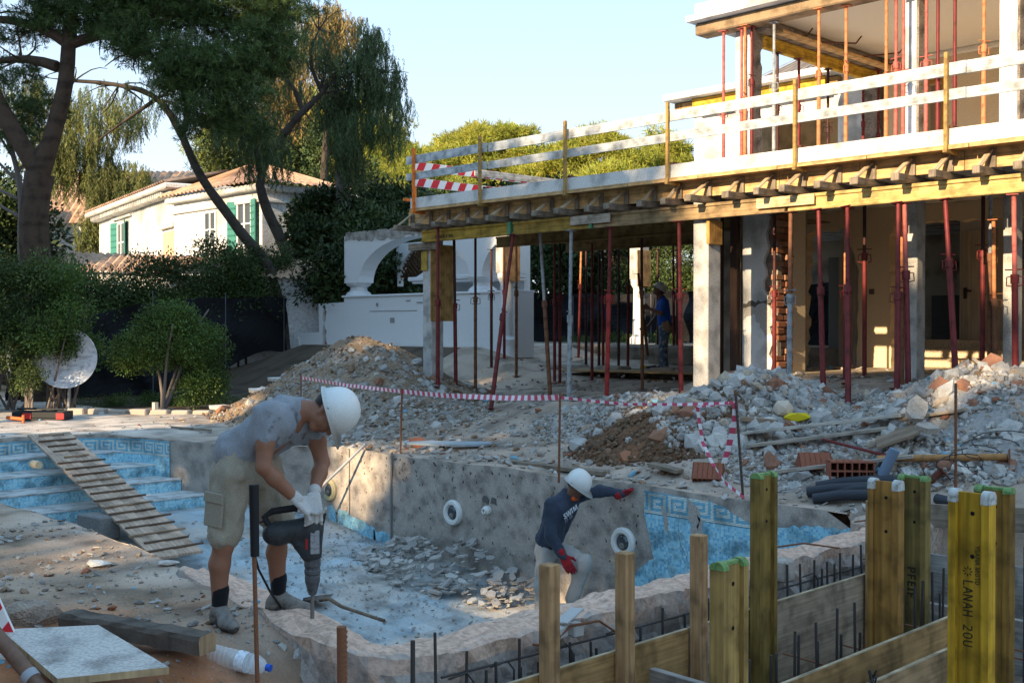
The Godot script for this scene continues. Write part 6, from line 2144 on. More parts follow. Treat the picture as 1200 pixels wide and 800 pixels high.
	part("trunk", b, mt("palm bark", Color(0.24, 0.2, 0.17), 0.9, "speck", 3.0, 2.5), o)
	foliage(o, "crown", sprays, pepper, [[p3(-27.1, 19.5, 8.5), Vector3(0.9, 0.7, 0.9), 50]], 0.7, 1.1, 0.7, 1.2, 0.5, true)
	# --- sunlit stone pines beyond the house
	var bg := [
		["broad sunlit stone pine behind the terrace end barrier", -54.5, 45.5, 11.2, 5.4, 2.8, 1900],
		["sunlit stone pine right of the broad one, over the guard rail", -51.3, 48.5, 11.0, 4.2, 2.9, 1500],
		["sunlit pine low at the left of the pine row behind the palm", -55.8, 41.0, 10.2, 4.0, 3.2, 1400],
		["pine filling the gap behind the striped boards", -51.5, 43.0, 8.0, 5.0, 2.6, 1300],
		["separate rounded stone pine behind the middle of the guard rail", -42.8, 50.3, 10.6, 4.4, 2.3, 1800],
		["smaller pine between the broad and the rounded stone pines", -46.8, 49.0, 9.4, 3.2, 2.1, 900],
		["lower pale green pine below the rounded stone pine", -39.8, 46.0, 8.6, 2.8, 1.5, 700],
		["low green pine seen through the guard rail planks", -46.5, 45.5, 7.2, 4.5, 2.2, 1000],
	]
	for q in bg:
		o = thing("stone_pine", q[0], "pine tree", Transform3D.IDENTITY, "sunlit pines behind the house")
		b = MB.new()
		var c := p3(q[1], q[2], q[3])
		limb(b, [p3(q[1], q[2], 0), p3(q[1] + 0.3, q[2], q[3] * 0.4), c + Vector3.DOWN * q[5] * 0.4], 0.45, 0.25)
		cl = []
		for k in 44:
			var d := rdir()
			d.y = absf(d.y) * 1.1 - 0.35
			var pc: Vector3 = c + d.normalized() * Vector3(q[4], q[5], q[4]) * rr(0.72, 0.95)
			if k < 9:
				limb(b, [c + Vector3.DOWN * q[5] * 0.6, c.lerp(pc, 0.5), pc], 0.16, 0.05, 6)
			cl.append([pc, Vector3.ONE * q[4] * rr(0.13, 0.24) * Vector3(1, 0.7, 1), int(q[6] * 1.25 / 44.0)])
		part("trunk", b, bark, o)
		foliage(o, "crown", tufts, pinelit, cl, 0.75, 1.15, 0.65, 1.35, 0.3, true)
	# dark trees in the shade under them
	for q in [
		["dark leafy tree behind the pavilion, under the palm", -26.2, 20.3, 3.6, 2.2, 2.2, 620, 0],
		["dark leafy tree between the pavilion arch and the leaning trunks", -24.2, 17.9, 3.2, 1.7, 1.6, 480, 0],
		["dark leafy tree behind the left end of the slab", -23.0, 23.5, 4.0, 2.4, 2.1, 620, 0],
		["dark leafy tree covering the right half of the villa wing", -27.2, 19.2, 4.4, 1.5, 1.7, 420, 0],
		["shady green tree under the sunlit pines left of the slab", -30.5, 26.0, 4.6, 2.8, 2.2, 620, 1],
		["very dark tree behind the thick pine trunk", -31.0, 11.0, 3.6, 1.6, 2.6, 500, 0],
		["dark tree beneath the golden weeping foliage", -33.5, 12.2, 3.0, 1.4, 1.9, 380, 0],
		["dark green tree under the left pepper tree's crown, before the villa roof", -38.5, 22.8, 8.6, 2.4, 1.8, 420, 1],
		["green tree rising behind the villa wing roof", -36.5, 25.5, 7.8, 2.6, 2.0, 420, 1],
	]:
		o = thing("leafy_tree", q[0], "tree")
		b = MB.new()
		limb(b, [p3(q[1], q[2], 0), p3(q[1] + 0.1, q[2], q[3] * 0.6), p3(q[1], q[2], q[3])], 0.16, 0.05)
		part("trunk", b, bark2, o)
		cl = []
		for k in 12:
			cl.append([p3(q[1], q[2], q[3]) + rdir() * Vector3(q[4], q[5], q[4]) * 0.62, Vector3(q[4], q[5], q[4]) * rr(0.3, 0.5), int(q[6] / 12.0)])
		foliage(o, "crown", balls, dark if q[7] == 0 else hedge, cl, 0.32, 0.55, 0.6, 1.4, 0.4)
	# --- hedges
	var hl := [
		["leafy hedge behind the black netting, from the big pine to the shrub", [[-26.0, 9.8], [-25.8, 11.6]], 1.95, 0.6, 260],
		["leafy hedge behind the black netting over the middle of the deck", [[-25.8, 12.0], [-25.9, 14.2]], 2.1, 0.65, 360],
		["dense dark hedge behind the netting toward the pavilion", [[-26.0, 14.8], [-26.5, 17.2]], 2.4, 0.8, 480],
		["rounded dark hedge seen under the porch against white sky", [[-22.5, 24.6], [-18.5, 25.2]], 2.5, 1.3, 900],
		["dark hedge under the porch behind the worker in blue", [[-18.0, 25.4], [-14.0, 25.8]], 2.5, 1.0, 520],
	]
	for q in hl:
		o = thing("hedge", q[0], "hedge")
		b = MB.new()
		cl = []
		var pa := Vector2(q[1][0][0], q[1][0][1])
		var pb := Vector2(q[1][1][0], q[1][1][1])
		for k in 9:
			var c2 := pa.lerp(pb, k / 8.0)
			cl.append([p3(c2.x, c2.y, q[2] + rr(-0.2, 0.2)), Vector3(0.75, q[3], 0.75), int(q[4] / 9.0)])
			cl.append([p3(c2.x + rr(-0.4, 0.4), c2.y + rr(-0.3, 0.3), q[2] + q[3] * 1.1 + rr(-0.2, 0.35)), Vector3(0.4, 0.35, 0.4), int(q[4] / 40.0)])
			limb(b, [p3(c2.x, c2.y, 0.2), p3(c2.x + rr(-0.1, 0.1), c2.y, q[2] * 0.6), p3(c2.x + rr(-0.3, 0.3), c2.y, q[2])], 0.04, 0.015, 5)
		part("stem", b, bark2, o)
		foliage(o, "leaves", finer, hedge if q[2] < 2.6 else dark, cl, 0.26, 0.42, 0.6, 1.5, 0.5)
	o = thing("bush", "thin leafy sprays hanging over the left half of the white dish", "bush")
	b = MB.new()
	cl = []
	for k in 9:
		var e := p3(-21.85 + rr(-0.5, 0.3), 8.45 + rr(-0.2, 0.2), rr(0.55, 1.8))
		limb(b, [p3(-21.9 + rr(-0.2, 0.2), 8.4, 0), p3(-21.9, 8.4, 0.6).lerp(e, 0.5) + rdir() * 0.1, e], 0.02, 0.006, 5)
		cl.append([e, Vector3(0.3, 0.32, 0.3), int(rr(12, 24))])
	part("stem", b, mt("pale bark", Color(0.24, 0.2, 0.18), 0.9, "speck", 3.0, 1.5), o)
	foliage(o, "leaves", finer, hedge, cl, 0.13, 0.24, 0.5, 1.5, 0.6)
	# the shrub on the deck edge
	o = thing("shrub", "round green shrub on pale forked stems at the deck edge", "shrub")
	b = MB.new()
	for q in [[0.0, 0.35, 1.0], [0.12, -0.1, 1.1], [-0.15, 0.1, 0.9], [0.05, 0.5, 1.4]]:
		limb(b, [p3(-20.35, 10.35, 0.0), p3(-20.4 + q[0], 10.4 + q[1] * 0.4, 0.45), p3(-20.5 + q[0] * 3, 10.45 + q[1], q[2]), p3(-20.5 + q[0] * 5, 10.5 + q[1] * 1.6, q[2] + 0.6)], 0.045, 0.015, 6)
	part("stem", b, mt("pale bark", Color(0.24, 0.2, 0.18), 0.9, "speck", 3.0, 1.5), o)
	foliage(o, "leaves", finer, fresh, [[p3(-20.6, 10.5, 1.35), Vector3(0.75, 0.55, 0.75), 190], [p3(-20.1, 11.0, 1.25), Vector3(0.55, 0.5, 0.55), 120], [p3(-21.1, 10.1, 1.1), Vector3(0.5, 0.35, 0.5), 80], [p3(-20.0, 11.0, 0.55), Vector3(0.5, 0.35, 0.5), 70], [p3(-20.5, 10.6, 1.85), Vector3(0.5, 0.3, 0.5), 70]], 0.16, 0.27, 0.5, 1.4, 0.5)
	# tangled bushes at the left
	for q in [[-22.9, 8.3, "tangled bush with bare grey stems left of the dish"], [-22.4, 9.2, "leafy bush half covering the round white dish"], [-23.0, 7.4, "dense bush with few red flowers at the left frame edge"]]:
		o = thing("bush", q[2], "bush")
		b = MB.new()
		for k in 13:
			var w := rr(0, TAU)
			var e := p3(q[0] + cos(w) * rr(0.4, 0.9), q[1] + sin(w) * rr(0.4, 0.9), rr(1.0, 2.2))
			var f0 := p3(q[0] + rr(-0.3, 0.3), q[1] + rr(-0.3, 0.3), 0)
			limb(b, [f0, f0.lerp(e, 0.5) + rdir() * 0.3, e], 0.03, 0.01, 5)
		part("stem", b, mt("pale bark", Color(0.24, 0.2, 0.18), 0.9, "speck", 3.0, 1.5), o)
		cl = []
		for k in 11:
			cl.append([p3(q[0] + rr(-0.75, 0.75), q[1] + rr(-0.75, 0.75), rr(1.1, 2.9)), Vector3(0.42, 0.34, 0.42) * rr(0.7, 1.2), int(rr(16, 42))])
		foliage(o, "leaves", finer, hedge if q[1] < 9 else fresh, cl, 0.18, 0.32, 0.5, 1.5, 0.45)
		if q[1] < 8:
			var fl := []
			for k in 14:
				fl.append(Transform3D(rbasis(0.035), p3(q[0] + rr(-0.6, 0.9), q[1] + rr(-0.2, 0.9), rr(1.5, 2.7))))
			var cs := []
			for k in 14:
				cs.append(Color(1, 1, 1))
			many("flower", finer[0], mt("red petals", Color(0.5, 0.02, 0.02), 0.6), fl, cs, o, true)
	var wd := thing("weeds", "low dark weeds at the foot of the black netting", "weeds")
	wd.set_meta("kind", "stuff")
	cl = []
	for k in 60:
		var t := rng.randf()
		cl.append([p3(lerpf(-22.9, -19.6, t) + rr(-0.5, 0.5), lerpf(10.3, 14.2, t) + rr(-0.6, 0.4), 0.1), Vector3(0.25, 0.12, 0.25), 4])
	for k in 26:
		cl.append([p3(rr(-20.5, -13.5), rr(21.3, 22.2), 1.35), Vector3(0.3, 0.12, 0.3), 4])
	foliage(wd, "leaves", finer, fresh, cl, 0.1, 0.2, 0.4, 1.2, 0.7)
	# --- tall trees behind the viewer, whose shade covers the site
	var big := [leaf_ball(60, 0.36, 0.15)]
	var k3 := 0
	for q in shade_trees():
		o = thing("shade_tree", "tall dense tree standing behind the viewer and shading the site", "tree", Transform3D.IDENTITY, "trees behind the viewer")
		b = MB.new()
		limb(b, [p3(q[0], q[1], 0), p3(q[0] + 0.2, q[1], q[2] * 0.5), p3(q[0], q[1], q[2] * 0.95)], 0.35, 0.08)
		part("trunk", b, bark, o)
		cl = []
		var n := int(q[2] / 1.1)
		for i in n:
			var t := (i + 0.6) / n
			cl.append([p3(q[0] + rr(-0.6, 0.6), q[1] + rr(-0.5, 0.5), q[2] * t), Vector3(q[3], 1.0, 1.6) * (1.0 if t < 0.8 else 0.75), 60])
		var ts := []
		var cs := []
		for c in cl:
			for i in c[2]:
				var p: Vector3 = c[0] + rdir() * sqrt(rng.randf()) * c[1]
				var open := false
				for g in [[-16.4, 10.4, 3.0, 1.35], [-9.4, 10.15, 0.28, 0.5], [-8.6, 10.1, 0.22, 0.35], [-7.2, 11.0, 0.35, 0.22], [-1.8, 12.3, 0.25, 0.3], [-12.4, 12.9, 0.5, 0.35], [-12.9, 16.2, 0.5, 0.5]]:
					if Vector2((p.x - g[0]) / (g[2] + 0.55), (p.y - g[1]) / (g[3] + 0.55)).length() < 1:
						open = true
				if not open:
					ts.append(Transform3D(rbasis(rr(0.55, 0.95)), p))
					cs.append(tint(0.7, 1.2, 0.1))
		many("crown", big[0], dark, ts, cs, o, true)
		k3 += 1
	# --- black netting along the boundary
	net("shade_netting", "black netting sagging along the garden boundary behind the shrub", [Vector2(-25.6, 9.4), Vector2(-25.1, 10.9), Vector2(-25.0, 12.5), Vector2(-25.1, 14.2), Vector2(-25.4, 15.8), Vector2(-25.8, 17.3)], [1.75, 1.9, 2.3, 2.4, 2.45, 2.45])
	net("shade_netting", "black netting at the back of the porch below the round hedge", [Vector2(-22.5, 22.6), Vector2(-20, 22.9), Vector2(-17, 23.2), Vector2(-14, 23.4), Vector2(-12.5, 23.4)], [2.65, 2.55, 2.6, 2.65, 2.7])


func shade_trees() -> Array:
	# a, b, height, half width of the trees the photographer has at his back
	return [[-33.5, -23, 12.0, 2.6], [-29.0, -22, 11.5, 2.4], [-25.5, -22.5, 12.0, 2.0], [-21.9, -22, 24.0, 1.5], [-19.4, -23, 23.5, 1.7], [-17.0, -22, 19.5, 2.4], [-13.6, -22.6, 16.4, 2.3], [-10.4, -22, 15.8, 2.1], [-7.4, -22.6, 15.3, 1.9], [-3.2, -22, 13.5, 2.0], [0.2, -22.5, 13.5, 2.2], [3.6, -22, 13.8, 2.3], [7.2, -22.5, 14.0, 2.4]]


func net(called: String, label: String, line: Array, tops: Array) -> void:
	var m := mt("black netting", Color(0.010, 0.010, 0.012), 0.8)
	var o := thing(called, label, "netting")
	var c := Curve2D.new()
	for q in line:
		c.add_point(q)
	var l := c.get_baked_length()
	var n := int(l / 0.12)
	var b := MB.new()
	var prev := []
	for i in n + 1:
		var t := float(i) / n
		var p := c.sample_baked(t * l)
		var k := t * (tops.size() - 1)
		var top := lerpf(tops[int(k)], tops[mini(int(k) + 1, tops.size() - 1)], k - int(k)) - 0.05 * absf(sin(t * l * 1.4))
		var g := base_h(p.x, p.y)
		var row := []
		for j in 15:
			var f := j / 14.0
			var sag := 0.22 * n2.get_noise_2d(t * l * 0.9, f * 1.6 + 30 + 0.5 * t * l) + 0.06 * sin(f * 9 + t * l * 2.0 + 3 * n2.get_noise_1d(t * l))
			row.append(p3(p.x + sag * 0.7, p.y - sag, lerpf(g, top, f)))
		if i > 0:
			for j in 14:
				b.quadn(prev[j], row[j], row[j + 1], prev[j + 1], Vector3(1, 0, 1))
		prev = row
	part("cloth", b, m, o)
	for i in 4:
		var p := c.sample_baked(l * (i + 0.6) / 4.0)
		rod(o, "stake", [p3(p.x + 0.12, p.y - 0.12, base_h(p.x, p.y)), p3(p.x + 0.12, p.y - 0.12, 2.5)], 0.013, mt("stake grey", Color(0.12, 0.12, 0.13), 0.6), 6)


# ---------------------------------------------------------------- single things about the site
func on(a: float, b: float, up := 0.0) -> Vector3:
	return p3(a, b, ground_h(a, b) + up)


func tape(label: String, pts: Array, w := 0.05, pitch := 0.12) -> void:
	# a striped plastic ribbon through points, hanging upright and twisting a little
	var o := thing("barrier_tape", label, "barrier tape")
	var c := Curve3D.new()
	for p in pts:
		c.add_point(p)
	var l := c.get_baked_length()
	var n := int(l / (pitch / 4))
	var white := MB.new()
	var red := MB.new()
	var tw := func(s: float) -> Vector3:
		var d := (c.sample_baked(minf(l, s + 0.05)) - c.sample_baked(maxf(0, s - 0.05))).normalized()
		var up := Vector3.UP if absf(d.y) < 0.7 else CAMR
		var sd := d.cross(up).normalized()
		return up.rotated(d, 0.25 * sin(s * 2.3) + 0.1 * sin(s * 7)) * w * 0.5 + sd * 0.0
	for i in n:
		var s0 := l * i / n
		var s1 := l * (i + 1) / n
		var p := c.sample_baked(s0)
		var q := c.sample_baked(s1)
		var u0: Vector3 = tw.call(s0)
		var u1: Vector3 = tw.call(s1)
		var b := red if (i / 2) % 2 == 0 else white
		b.quadn(p - u0, q - u1, q + u1, p + u0, CAMB)
	part("white_bands", white, mt("tape white", Color(0.78, 0.74, 0.75), 0.4), o).set_meta("kind", "stuff")
	part("red_bands", red, mt("tape red", Color(0.60, 0.08, 0.14), 0.4), o).set_meta("kind", "stuff")


func plank(called: String, label: String, p: Vector3, q: Vector3, w: float, th: float, m: Material, up := Vector3.UP, cat := "plank") -> Node3D:
	var o := thing(called, label, cat)
	bar(o, "board", p, q, w, th, m, up)
	return o


func site_things() -> void:
	var rust := mt("rust bar", Color(0.20, 0.085, 0.045), 0.85, "fine", 5.0)
	var darkr := mt("rebar", Color(0.055, 0.048, 0.045), 0.7, "fine", 5.0)
	var grey := Color(0.36, 0.32, 0.28)
	# stakes and tape
	var st := [
		["thin rusty stake holding the tape behind the driller's helmet", -11.63, 9.27, -0.02, -11.63, 9.30, 0.84],
		["thin rusty stake holding the tape left of the soil heap", -8.44, 8.93, -0.05, -8.44, 8.95, 0.93],
		["dark stake with hanging tape beside the soil heap", -6.18, 9.12, -0.05, -6.26, 9.1, 1.01],
		["tall rusty stake in front of the right rubble heap", -4.46, 9.92, 0.0, -4.47, 9.93, 1.14],
	]
	for q in st:
		var o := thing("stake", q[0], "stake", Transform3D.IDENTITY, "")
		var f := p3(q[1], q[2], q[3])
		var t := p3(q[4], q[5], q[6])
		rod(o, "rod", [f, t], 0.013, darkr if q[1] > -7 and q[1] < -5 else rust, 7)
		var rib := MB.new()
		for k in 24:
			rib.lathe(frame(f.lerp(t, (k + 0.4) / 24.0), f.lerp(t, (k + 0.6) / 24.0)), [Vector2(0.0125, -0.006), Vector2(0.0152, 0.0), Vector2(0.0125, 0.006)], 6)
		part("ribs", rib, rust, o).set_meta("kind", "stuff")
	var a0 := p3(-11.63, 9.30, 0.80)
	var a1 := p3(-8.44, 8.95, 0.88)
	var a2 := p3(-6.26, 9.1, 0.92)
	var lf := p3(-14.9, 9.9, 0.86)
	var ls := thing("stake", "short stake at the left end of the tape by the mound", "stake")
	rod(ls, "rod", [p3(-14.9, 9.9, 0.2), p3(-14.9, 9.9, 0.92)], 0.012, rust, 6)
	tape("pink and white tape running behind the driller's helmet", [lf, lf.lerp(a0, 0.5) + Vector3.DOWN * 0.02, a0])
	tape("red and white tape stretched between the two thin stakes", [a0, a0.lerp(a1, 0.3) + Vector3.DOWN * 0.03, a0.lerp(a1, 0.7) + Vector3.DOWN * 0.03, a1], 0.06)
	tape("narrow twisted tape line above the broken tile heap", [a1, a1.lerp(a2, 0.4) + Vector3.DOWN * 0.05, a1.lerp(a2, 0.75) + Vector3.DOWN * 0.03, a2], 0.03)
	tape("loose tape loop hanging down to the pool edge", [a2 - CAMR * 0.02, p3(-6.75, 9.15, 0.86), p3(-6.72, 9.2, 0.5), p3(-6.6, 9.2, 0.3), p3(-6.4, 9.15, 0.12), p3(-6.16, 9.1, 0.02)], 0.035)
	tape("short free end of tape dangling from the dark stake", [a2, p3(-6.28, 9.12, 0.75), p3(-6.36, 9.14, 0.5), p3(-6.42, 9.14, 0.32)], 0.055)
	# sleeve bar by the driller
	var o := thing("sleeved_bar", "upright thin bar with a black sleeve in front of the driller's legs", "stake")
	var f := p3(-4.66, 2.85, -0.12)
	rod(o, "bar", [f, p3(-4.69, 2.85, 0.62)], 0.011, rust, 7)
	rod(o, "sleeve", [p3(-4.682, 2.85, 0.56), p3(-4.69, 2.85, 0.90)], [0.021, 0.024], mt("black rubber", Color(0.012, 0.012, 0.014), 0.6), 10)
	o = thing("stake", "thick rusty ribbed bar standing at the bottom frame edge", "stake")
	rod(o, "rod", [p3(-4.36, 3.13, -0.6), p3(-4.36, 3.12, 0.235)], 0.0235, rust, 12)
	var rb := MB.new()
	for k in 26:
		rb.lathe(Transform3D(Basis(Vector3.RIGHT, 0.35), p3(-4.36, 3.125, -0.42 + k * 0.025)), [Vector2(0.0225, -0.005), Vector2(0.027, 0.0), Vector2(0.0225, 0.005)], 12)
	part("ribs", rb, rust, o).set_meta("kind", "stuff")
	o = thing("stake", "thin black bar upright beside the coping at the bottom edge", "stake")
	rod(o, "rod", [p3(-4.32, 3.52, -1.0), p3(-4.32, 3.52, 0.10)], 0.012, darkr, 7)
	# pole leaning on the far pool wall
	o = thing("steel_pole", "slim grey pole leaning on the far pool wall behind the driller's gloves", "pole")
	rod(o, "tube", [p3(-12.05, 9.02, 0.10), p3(-12.9, 8.3, -0.97)], 0.02, mt("grey pole", Color(0.30, 0.31, 0.33), 0.4), 8)
	# ramp of two boards with cleats, and the block under it
	o = thing("ramp", "plank ramp with cross cleats running down the pool steps", "ramp")
	var t0 := p3(-16.35, 6.55, 0.10)
	var t1 := p3(-11.85, 6.22, -0.96)
	var wd := Color(0.44, 0.325, 0.25)
	var sd := p3(-0.073, 0.997, 0) * 0.30
	bar(o, "plank", t0 - sd * 0.52, t1 - sd * 0.52, 0.30, 0.035, wood("ramp", wd, 1))
	bar(o, "plank", t0 + sd * 0.52, t1 + sd * 0.52, 0.30, 0.035, wood("ramp", wd, 2))
	for k in 19:
		var t := 0.03 + k * 0.052
		var c := t0.lerp(t1, t) + Vector3(0, 0.03, 0)
		var ex := rr(0.9, 1.25) if k > 4 else rr(0.6, 1.0)
		var off := rr(-0.06, 0.1)
		bar(o, "cleat", c - sd * (ex - off) + Vector3(rr(-0.03, 0.03), 0, 0), c + sd * (ex + off), 0.034, 0.022, wood("cleat", Color(0.17, 0.11, 0.075) if k % 5 else Color(0.40, 0.28, 0.19), k % 4))
	o = thing("concrete_block", "grey concrete block propping the lower end of the ramp", "block", Transform3D(Basis(Vector3.UP, 0.15), p3(-13.35, 5.95, -0.92)))
	part("block", boxmesh(Vector3(0.5, 0.28, 0.28), 0.015), mt("block grey", Color(0.20, 0.19, 0.18), 0.9, "fine", 1.5, 0.5), o, Transform3D(Basis.IDENTITY, Vector3(0, 0.14, 0)))
	o = thing("paint_roller", "yellow roller end sticking out beneath the ramp", "roller", Transform3D(Basis(Vector3(0, 0, 1), PI / 2), p3(-14.9, 5.8, -0.15)))
	var ro := MB.new()
	ro.lathe(Transform3D.IDENTITY, [Vector2(0, -0.1), Vector2(0.05, -0.1), Vector2(0.055, 0), Vector2(0.05, 0.1), Vector2(0, 0.1)], 12)
	part("roller", ro, mt("sand cloth", Color(0.5, 0.42, 0.28), 0.9), o)
	# shovel on the pool floor
	o = thing("shovel", "rusty shovel lying on the pool floor near the drill", "shovel", Transform3D(Basis(Vector3.UP, 0.2), p3(-9.75, 6.75, floor_h(-9.7) + 0.03)))
	var sh := MB.new()
	for i in 6:
		for j in 6:
			var q := []
			for k in [[0, 0], [1, 0], [1, 1], [0, 1]]:
				var u: float = (i + k[0]) / 6.0
				var v: float = (j + k[1]) / 6.0 * 2 - 1
				var wdt: float = 0.15 * sqrt(maxf(0.02, 1 - pow(maxf(0.0, u - 0.25) / 0.76, 2.2)))
				q.append(Vector3(-u * 0.32, 0.05 + 0.05 * v * v - 0.06 * u, v * wdt))
			sh.quadn(q[0], q[1], q[2], q[3], Vector3.UP)
	part("blade", sh, mt("shovel steel", Color(0.10, 0.075, 0.06), 0.6, "stain", 2.0), o)
	rod(o, "handle", [Vector3(-0.05, 0.06, 0), Vector3(0.08, 0.09, 0.0), Vector3(0.3, 0.05, 0.05), Vector3(0.95, 0.02, 0.14)], [0.02, 0.022, 0.019, 0.018], wood("handle", Color(0.20, 0.14, 0.10), 0), 8)
	# foreground left: board, old timber, stone, bottle
	o = thing("plywood_sheet", "pale plywood sheet lying on red soil at the lower left", "board")
	var ps := MB.new()
	var c4 := [p3(-5.92, 2.12, 0.075), p3(-5.62, 2.50, 0.085), p3(-4.90, 2.52, 0.02), p3(-5.06, 2.06, 0.03)]
	for k in 2:
		pass
	var upv := Vector3.UP * 0.034
	ps.quadn(c4[0] + upv, c4[1] + upv, c4[2] + upv, c4[3] + upv, Vector3.UP)
	ps.quadn(c4[0], c4[1], c4[2], c4[3], Vector3.DOWN)
	part("sheet", ps, mt("pale sheet", Color(0.50, 0.455, 0.41), 0.6, "fine", 2.0, 0.05, "stain", 0.8), o)
	var es := MB.new()
	for k in 4:
		es.quadn(c4[k], c4[(k + 1) % 4], c4[(k + 1) % 4] + upv, c4[k] + upv, (c4[k] + c4[(k + 1) % 4]) * 0.5 - p3(-5.4, 2.3, 0))
	part("edge", es, wood("sheet edge", Color(0.45, 0.34, 0.20), 0), o)
	o = thing("timber_baulk", "cracked dark timber baulk behind the pale plywood sheet", "timber")
	var tb := MB.new()
	var rows := []
	for i in 15:
		var t := i / 14.0
		var c := p3(lerpf(-6.05, -5.15, t), lerpf(2.52, 2.86, t), 0.07 - 0.02 * t)
		var d := p3(0.935, 0.354, -0.02).normalized()
		var s2 := d.cross(Vector3.UP).normalized()
		var row := []
		for q in [[-0.06, -0.05], [0.06, -0.05], [0.065, 0.02], [0.055, 0.042], [-0.045, 0.045], [-0.062, 0.02]]:
			row.append(c + s2 * (q[0] + 0.014 * n2.get_noise_2d(i * 1.9, q[0] * 50)) + Vector3.UP * (q[1] + 0.012 * n2.get_noise_2d(i * 2.3 + 9, q[1] * 60)))
		rows.append(row)
	for i in 14:
		for k in 6:
			var k2 := (k + 1) % 6
			var mid: Vector3 = (rows[i][0] + rows[i][3]) * 0.5
			tb.quadn(rows[i][k], rows[i + 1][k], rows[i + 1][k2], rows[i][k2], rows[i][k] + rows[i][k2] - mid * 2)
	part("timber", tb, mt("baulk", Color(0.13, 0.105, 0.085), 0.95, "grit", 1.5, 0.8, "stain", 1.2), o)
	var eb := MB.new()
	for k in range(1, 5):
		eb.trin(rows[14][0], rows[14][k], rows[14][k + 1], p3(0.9, 0.35, 0))
	var eb2 := MB.new()
	for k in range(1, 5):
		eb2.trin(rows[0][0], rows[0][k], rows[0][k + 1], p3(-0.9, -0.35, 0))
	part("end_grain", eb2, wood("end grain", Color(0.2, 0.15, 0.1), 1), o)
	part("end_grain", eb, wood("end grain", Color(0.36, 0.25, 0.15), 0), o)
	solo("stone", lump(0.16, 0.09, 0.12, 0.3, true), mt("stone", Color(0.42, 0.33, 0.26), 0.95, "speck", 2.5, 2.5, "stain", 1.5), "rough pale stone with pebbly face beside the plywood sheet", "stone", "", Transform3D(Basis(Vector3.UP, 0.7), on(-6.35, 2.45, 0.04)))
	solo("stone", lump(0.10, 0.025, 0.06, 0.3), mt("chunk white", Color(0.68, 0.66, 0.63), 0.9), "flat pale stone lying alone on the near ground by the pool", "stone", "", Transform3D(Basis(Vector3.UP, 0.4), on(-7.55, 3.35, 0.02)))
	solo("stone", lump(0.09, 0.02, 0.05, 0.3), mt("chunk white", Color(0.68, 0.66, 0.63), 0.9), "flat pale shard nearer the pool edge above the flat stone", "stone", "", Transform3D(Basis(Vector3.UP, 1.2), on(-7.25, 3.72, 0.02)))
	bottle()
	# striped board and rusty pipe in the lower left corner
	o = thing("barrier_board", "red and white striped board cut off by the left frame edge", "barrier")
	stripes(o, p3(-5.855, 2.15, -0.05), p3(-6.02, 1.98, 0.48), 0.16, "striped_board", 0.15)
	o = thing("rusty_pipe", "rusty pipe slanting through the lower left corner", "pipe")
	rod(o, "pipe", [p3(-5.62, 1.9, 0.30), p3(-5.21, 2.03, 0.01), p3(-4.95, 2.12, -0.14)], 0.035, mt("pipe rust", Color(0.16, 0.09, 0.06), 0.6, "stain", 3.0), 14)
	rod(o, "band", [p3(-5.27, 2.01, 0.05), p3(-5.235, 2.02, 0.027)], 0.041, mt("grey pole", Color(0.30, 0.31, 0.33), 0.4), 14)
	# deck end: toolbox, post stub, dish
	o = thing("toolbox", "black open tool tray with red corners on the far deck", "toolbox", Transform3D(Basis(Vector3.UP, 0.75), p3(-19.6, 7.75, 0.045)))
	var blackp := mt("black plastic", Color(0.02, 0.022, 0.025), 0.5)
	blk(o, "tray", Vector3(-0.45, 0, -0.2), Vector3(0.45, 0.05, 0.2), blackp, 0.01)
	for q in [[-0.45, -0.2, 0.45, -0.17], [-0.45, 0.17, 0.45, 0.2], [-0.45, -0.168, -0.42, 0.168], [0.42, -0.168, 0.45, 0.168]]:
		blk(o, "side", Vector3(q[0], 0.05, q[1]), Vector3(q[2], 0.15, q[3]), blackp, 0.006)
	for x in [-0.25, 0.33]:
		blk(o, "red_catch", Vector3(x, 0.03, 0.2), Vector3(x + 0.14, 0.13, 0.215), mt("red plastic", Color(0.55, 0.04, 0.04), 0.4), 0.004)
	rod(o, "handle", [Vector3(-0.4, 0.2, 0.1), Vector3(0.42, 0.19, 0.12)], 0.018, blackp, 8)
	o = thing("hand_tool", "orange handled tool lying at the left edge of the deck", "tool")
	rod(o, "handle", [p3(-19.6, 7.15, 0.12), p3(-19.28, 7.3, 0.10)], 0.03, mt("orange plastic", Color(0.65, 0.15, 0.05), 0.5), 10)
	rod(o, "head", [p3(-19.28, 7.3, 0.04), p3(-19.28, 7.3, 0.17)], 0.025, mt("orange plastic", Color(0.65, 0.15, 0.05), 0.5), 10)
	o = thing("concrete_block", "grey block at the left frame edge on the pool rim", "block", Transform3D(Basis(Vector3.UP, 0.4), p3(-17.2, 5.75, 0.0)))
	part("block", boxmesh(Vector3(0.3, 0.26, 0.3), 0.02), mt("block grey 2", Color(0.28, 0.25, 0.23), 0.9, "fine", 1.5, 0.5), o, Transform3D(Basis.IDENTITY, Vector3(0, 0.12, 0)))
	bar(thing("marker_post", "short pale stub of a post at the foot of the shrub", "post"), "post", p3(-19.75, 9.9, 0.0), p3(-19.75, 9.9, 0.24), 0.1, 0.08, wood("stub", Color(0.5, 0.46, 0.42), 1), Vector3(0, 0, 1))
	o = thing("satellite_dish", "round white satellite dish half hidden by leaves", "satellite dish", Transform3D(Basis(Vector3.UP, 0.95) * Basis(Vector3.RIGHT, PI / 2 - 0.15), p3(-21.9, 9.15, 1.02)))
	var ds := MB.new()
	ds.lathe(Transform3D.IDENTITY, [Vector2(0.0, 0.0), Vector2(0.22, 0.02), Vector2(0.42, 0.07), Vector2(0.58, 0.14), Vector2(0.59, 0.155), Vector2(0.57, 0.155)], 36)
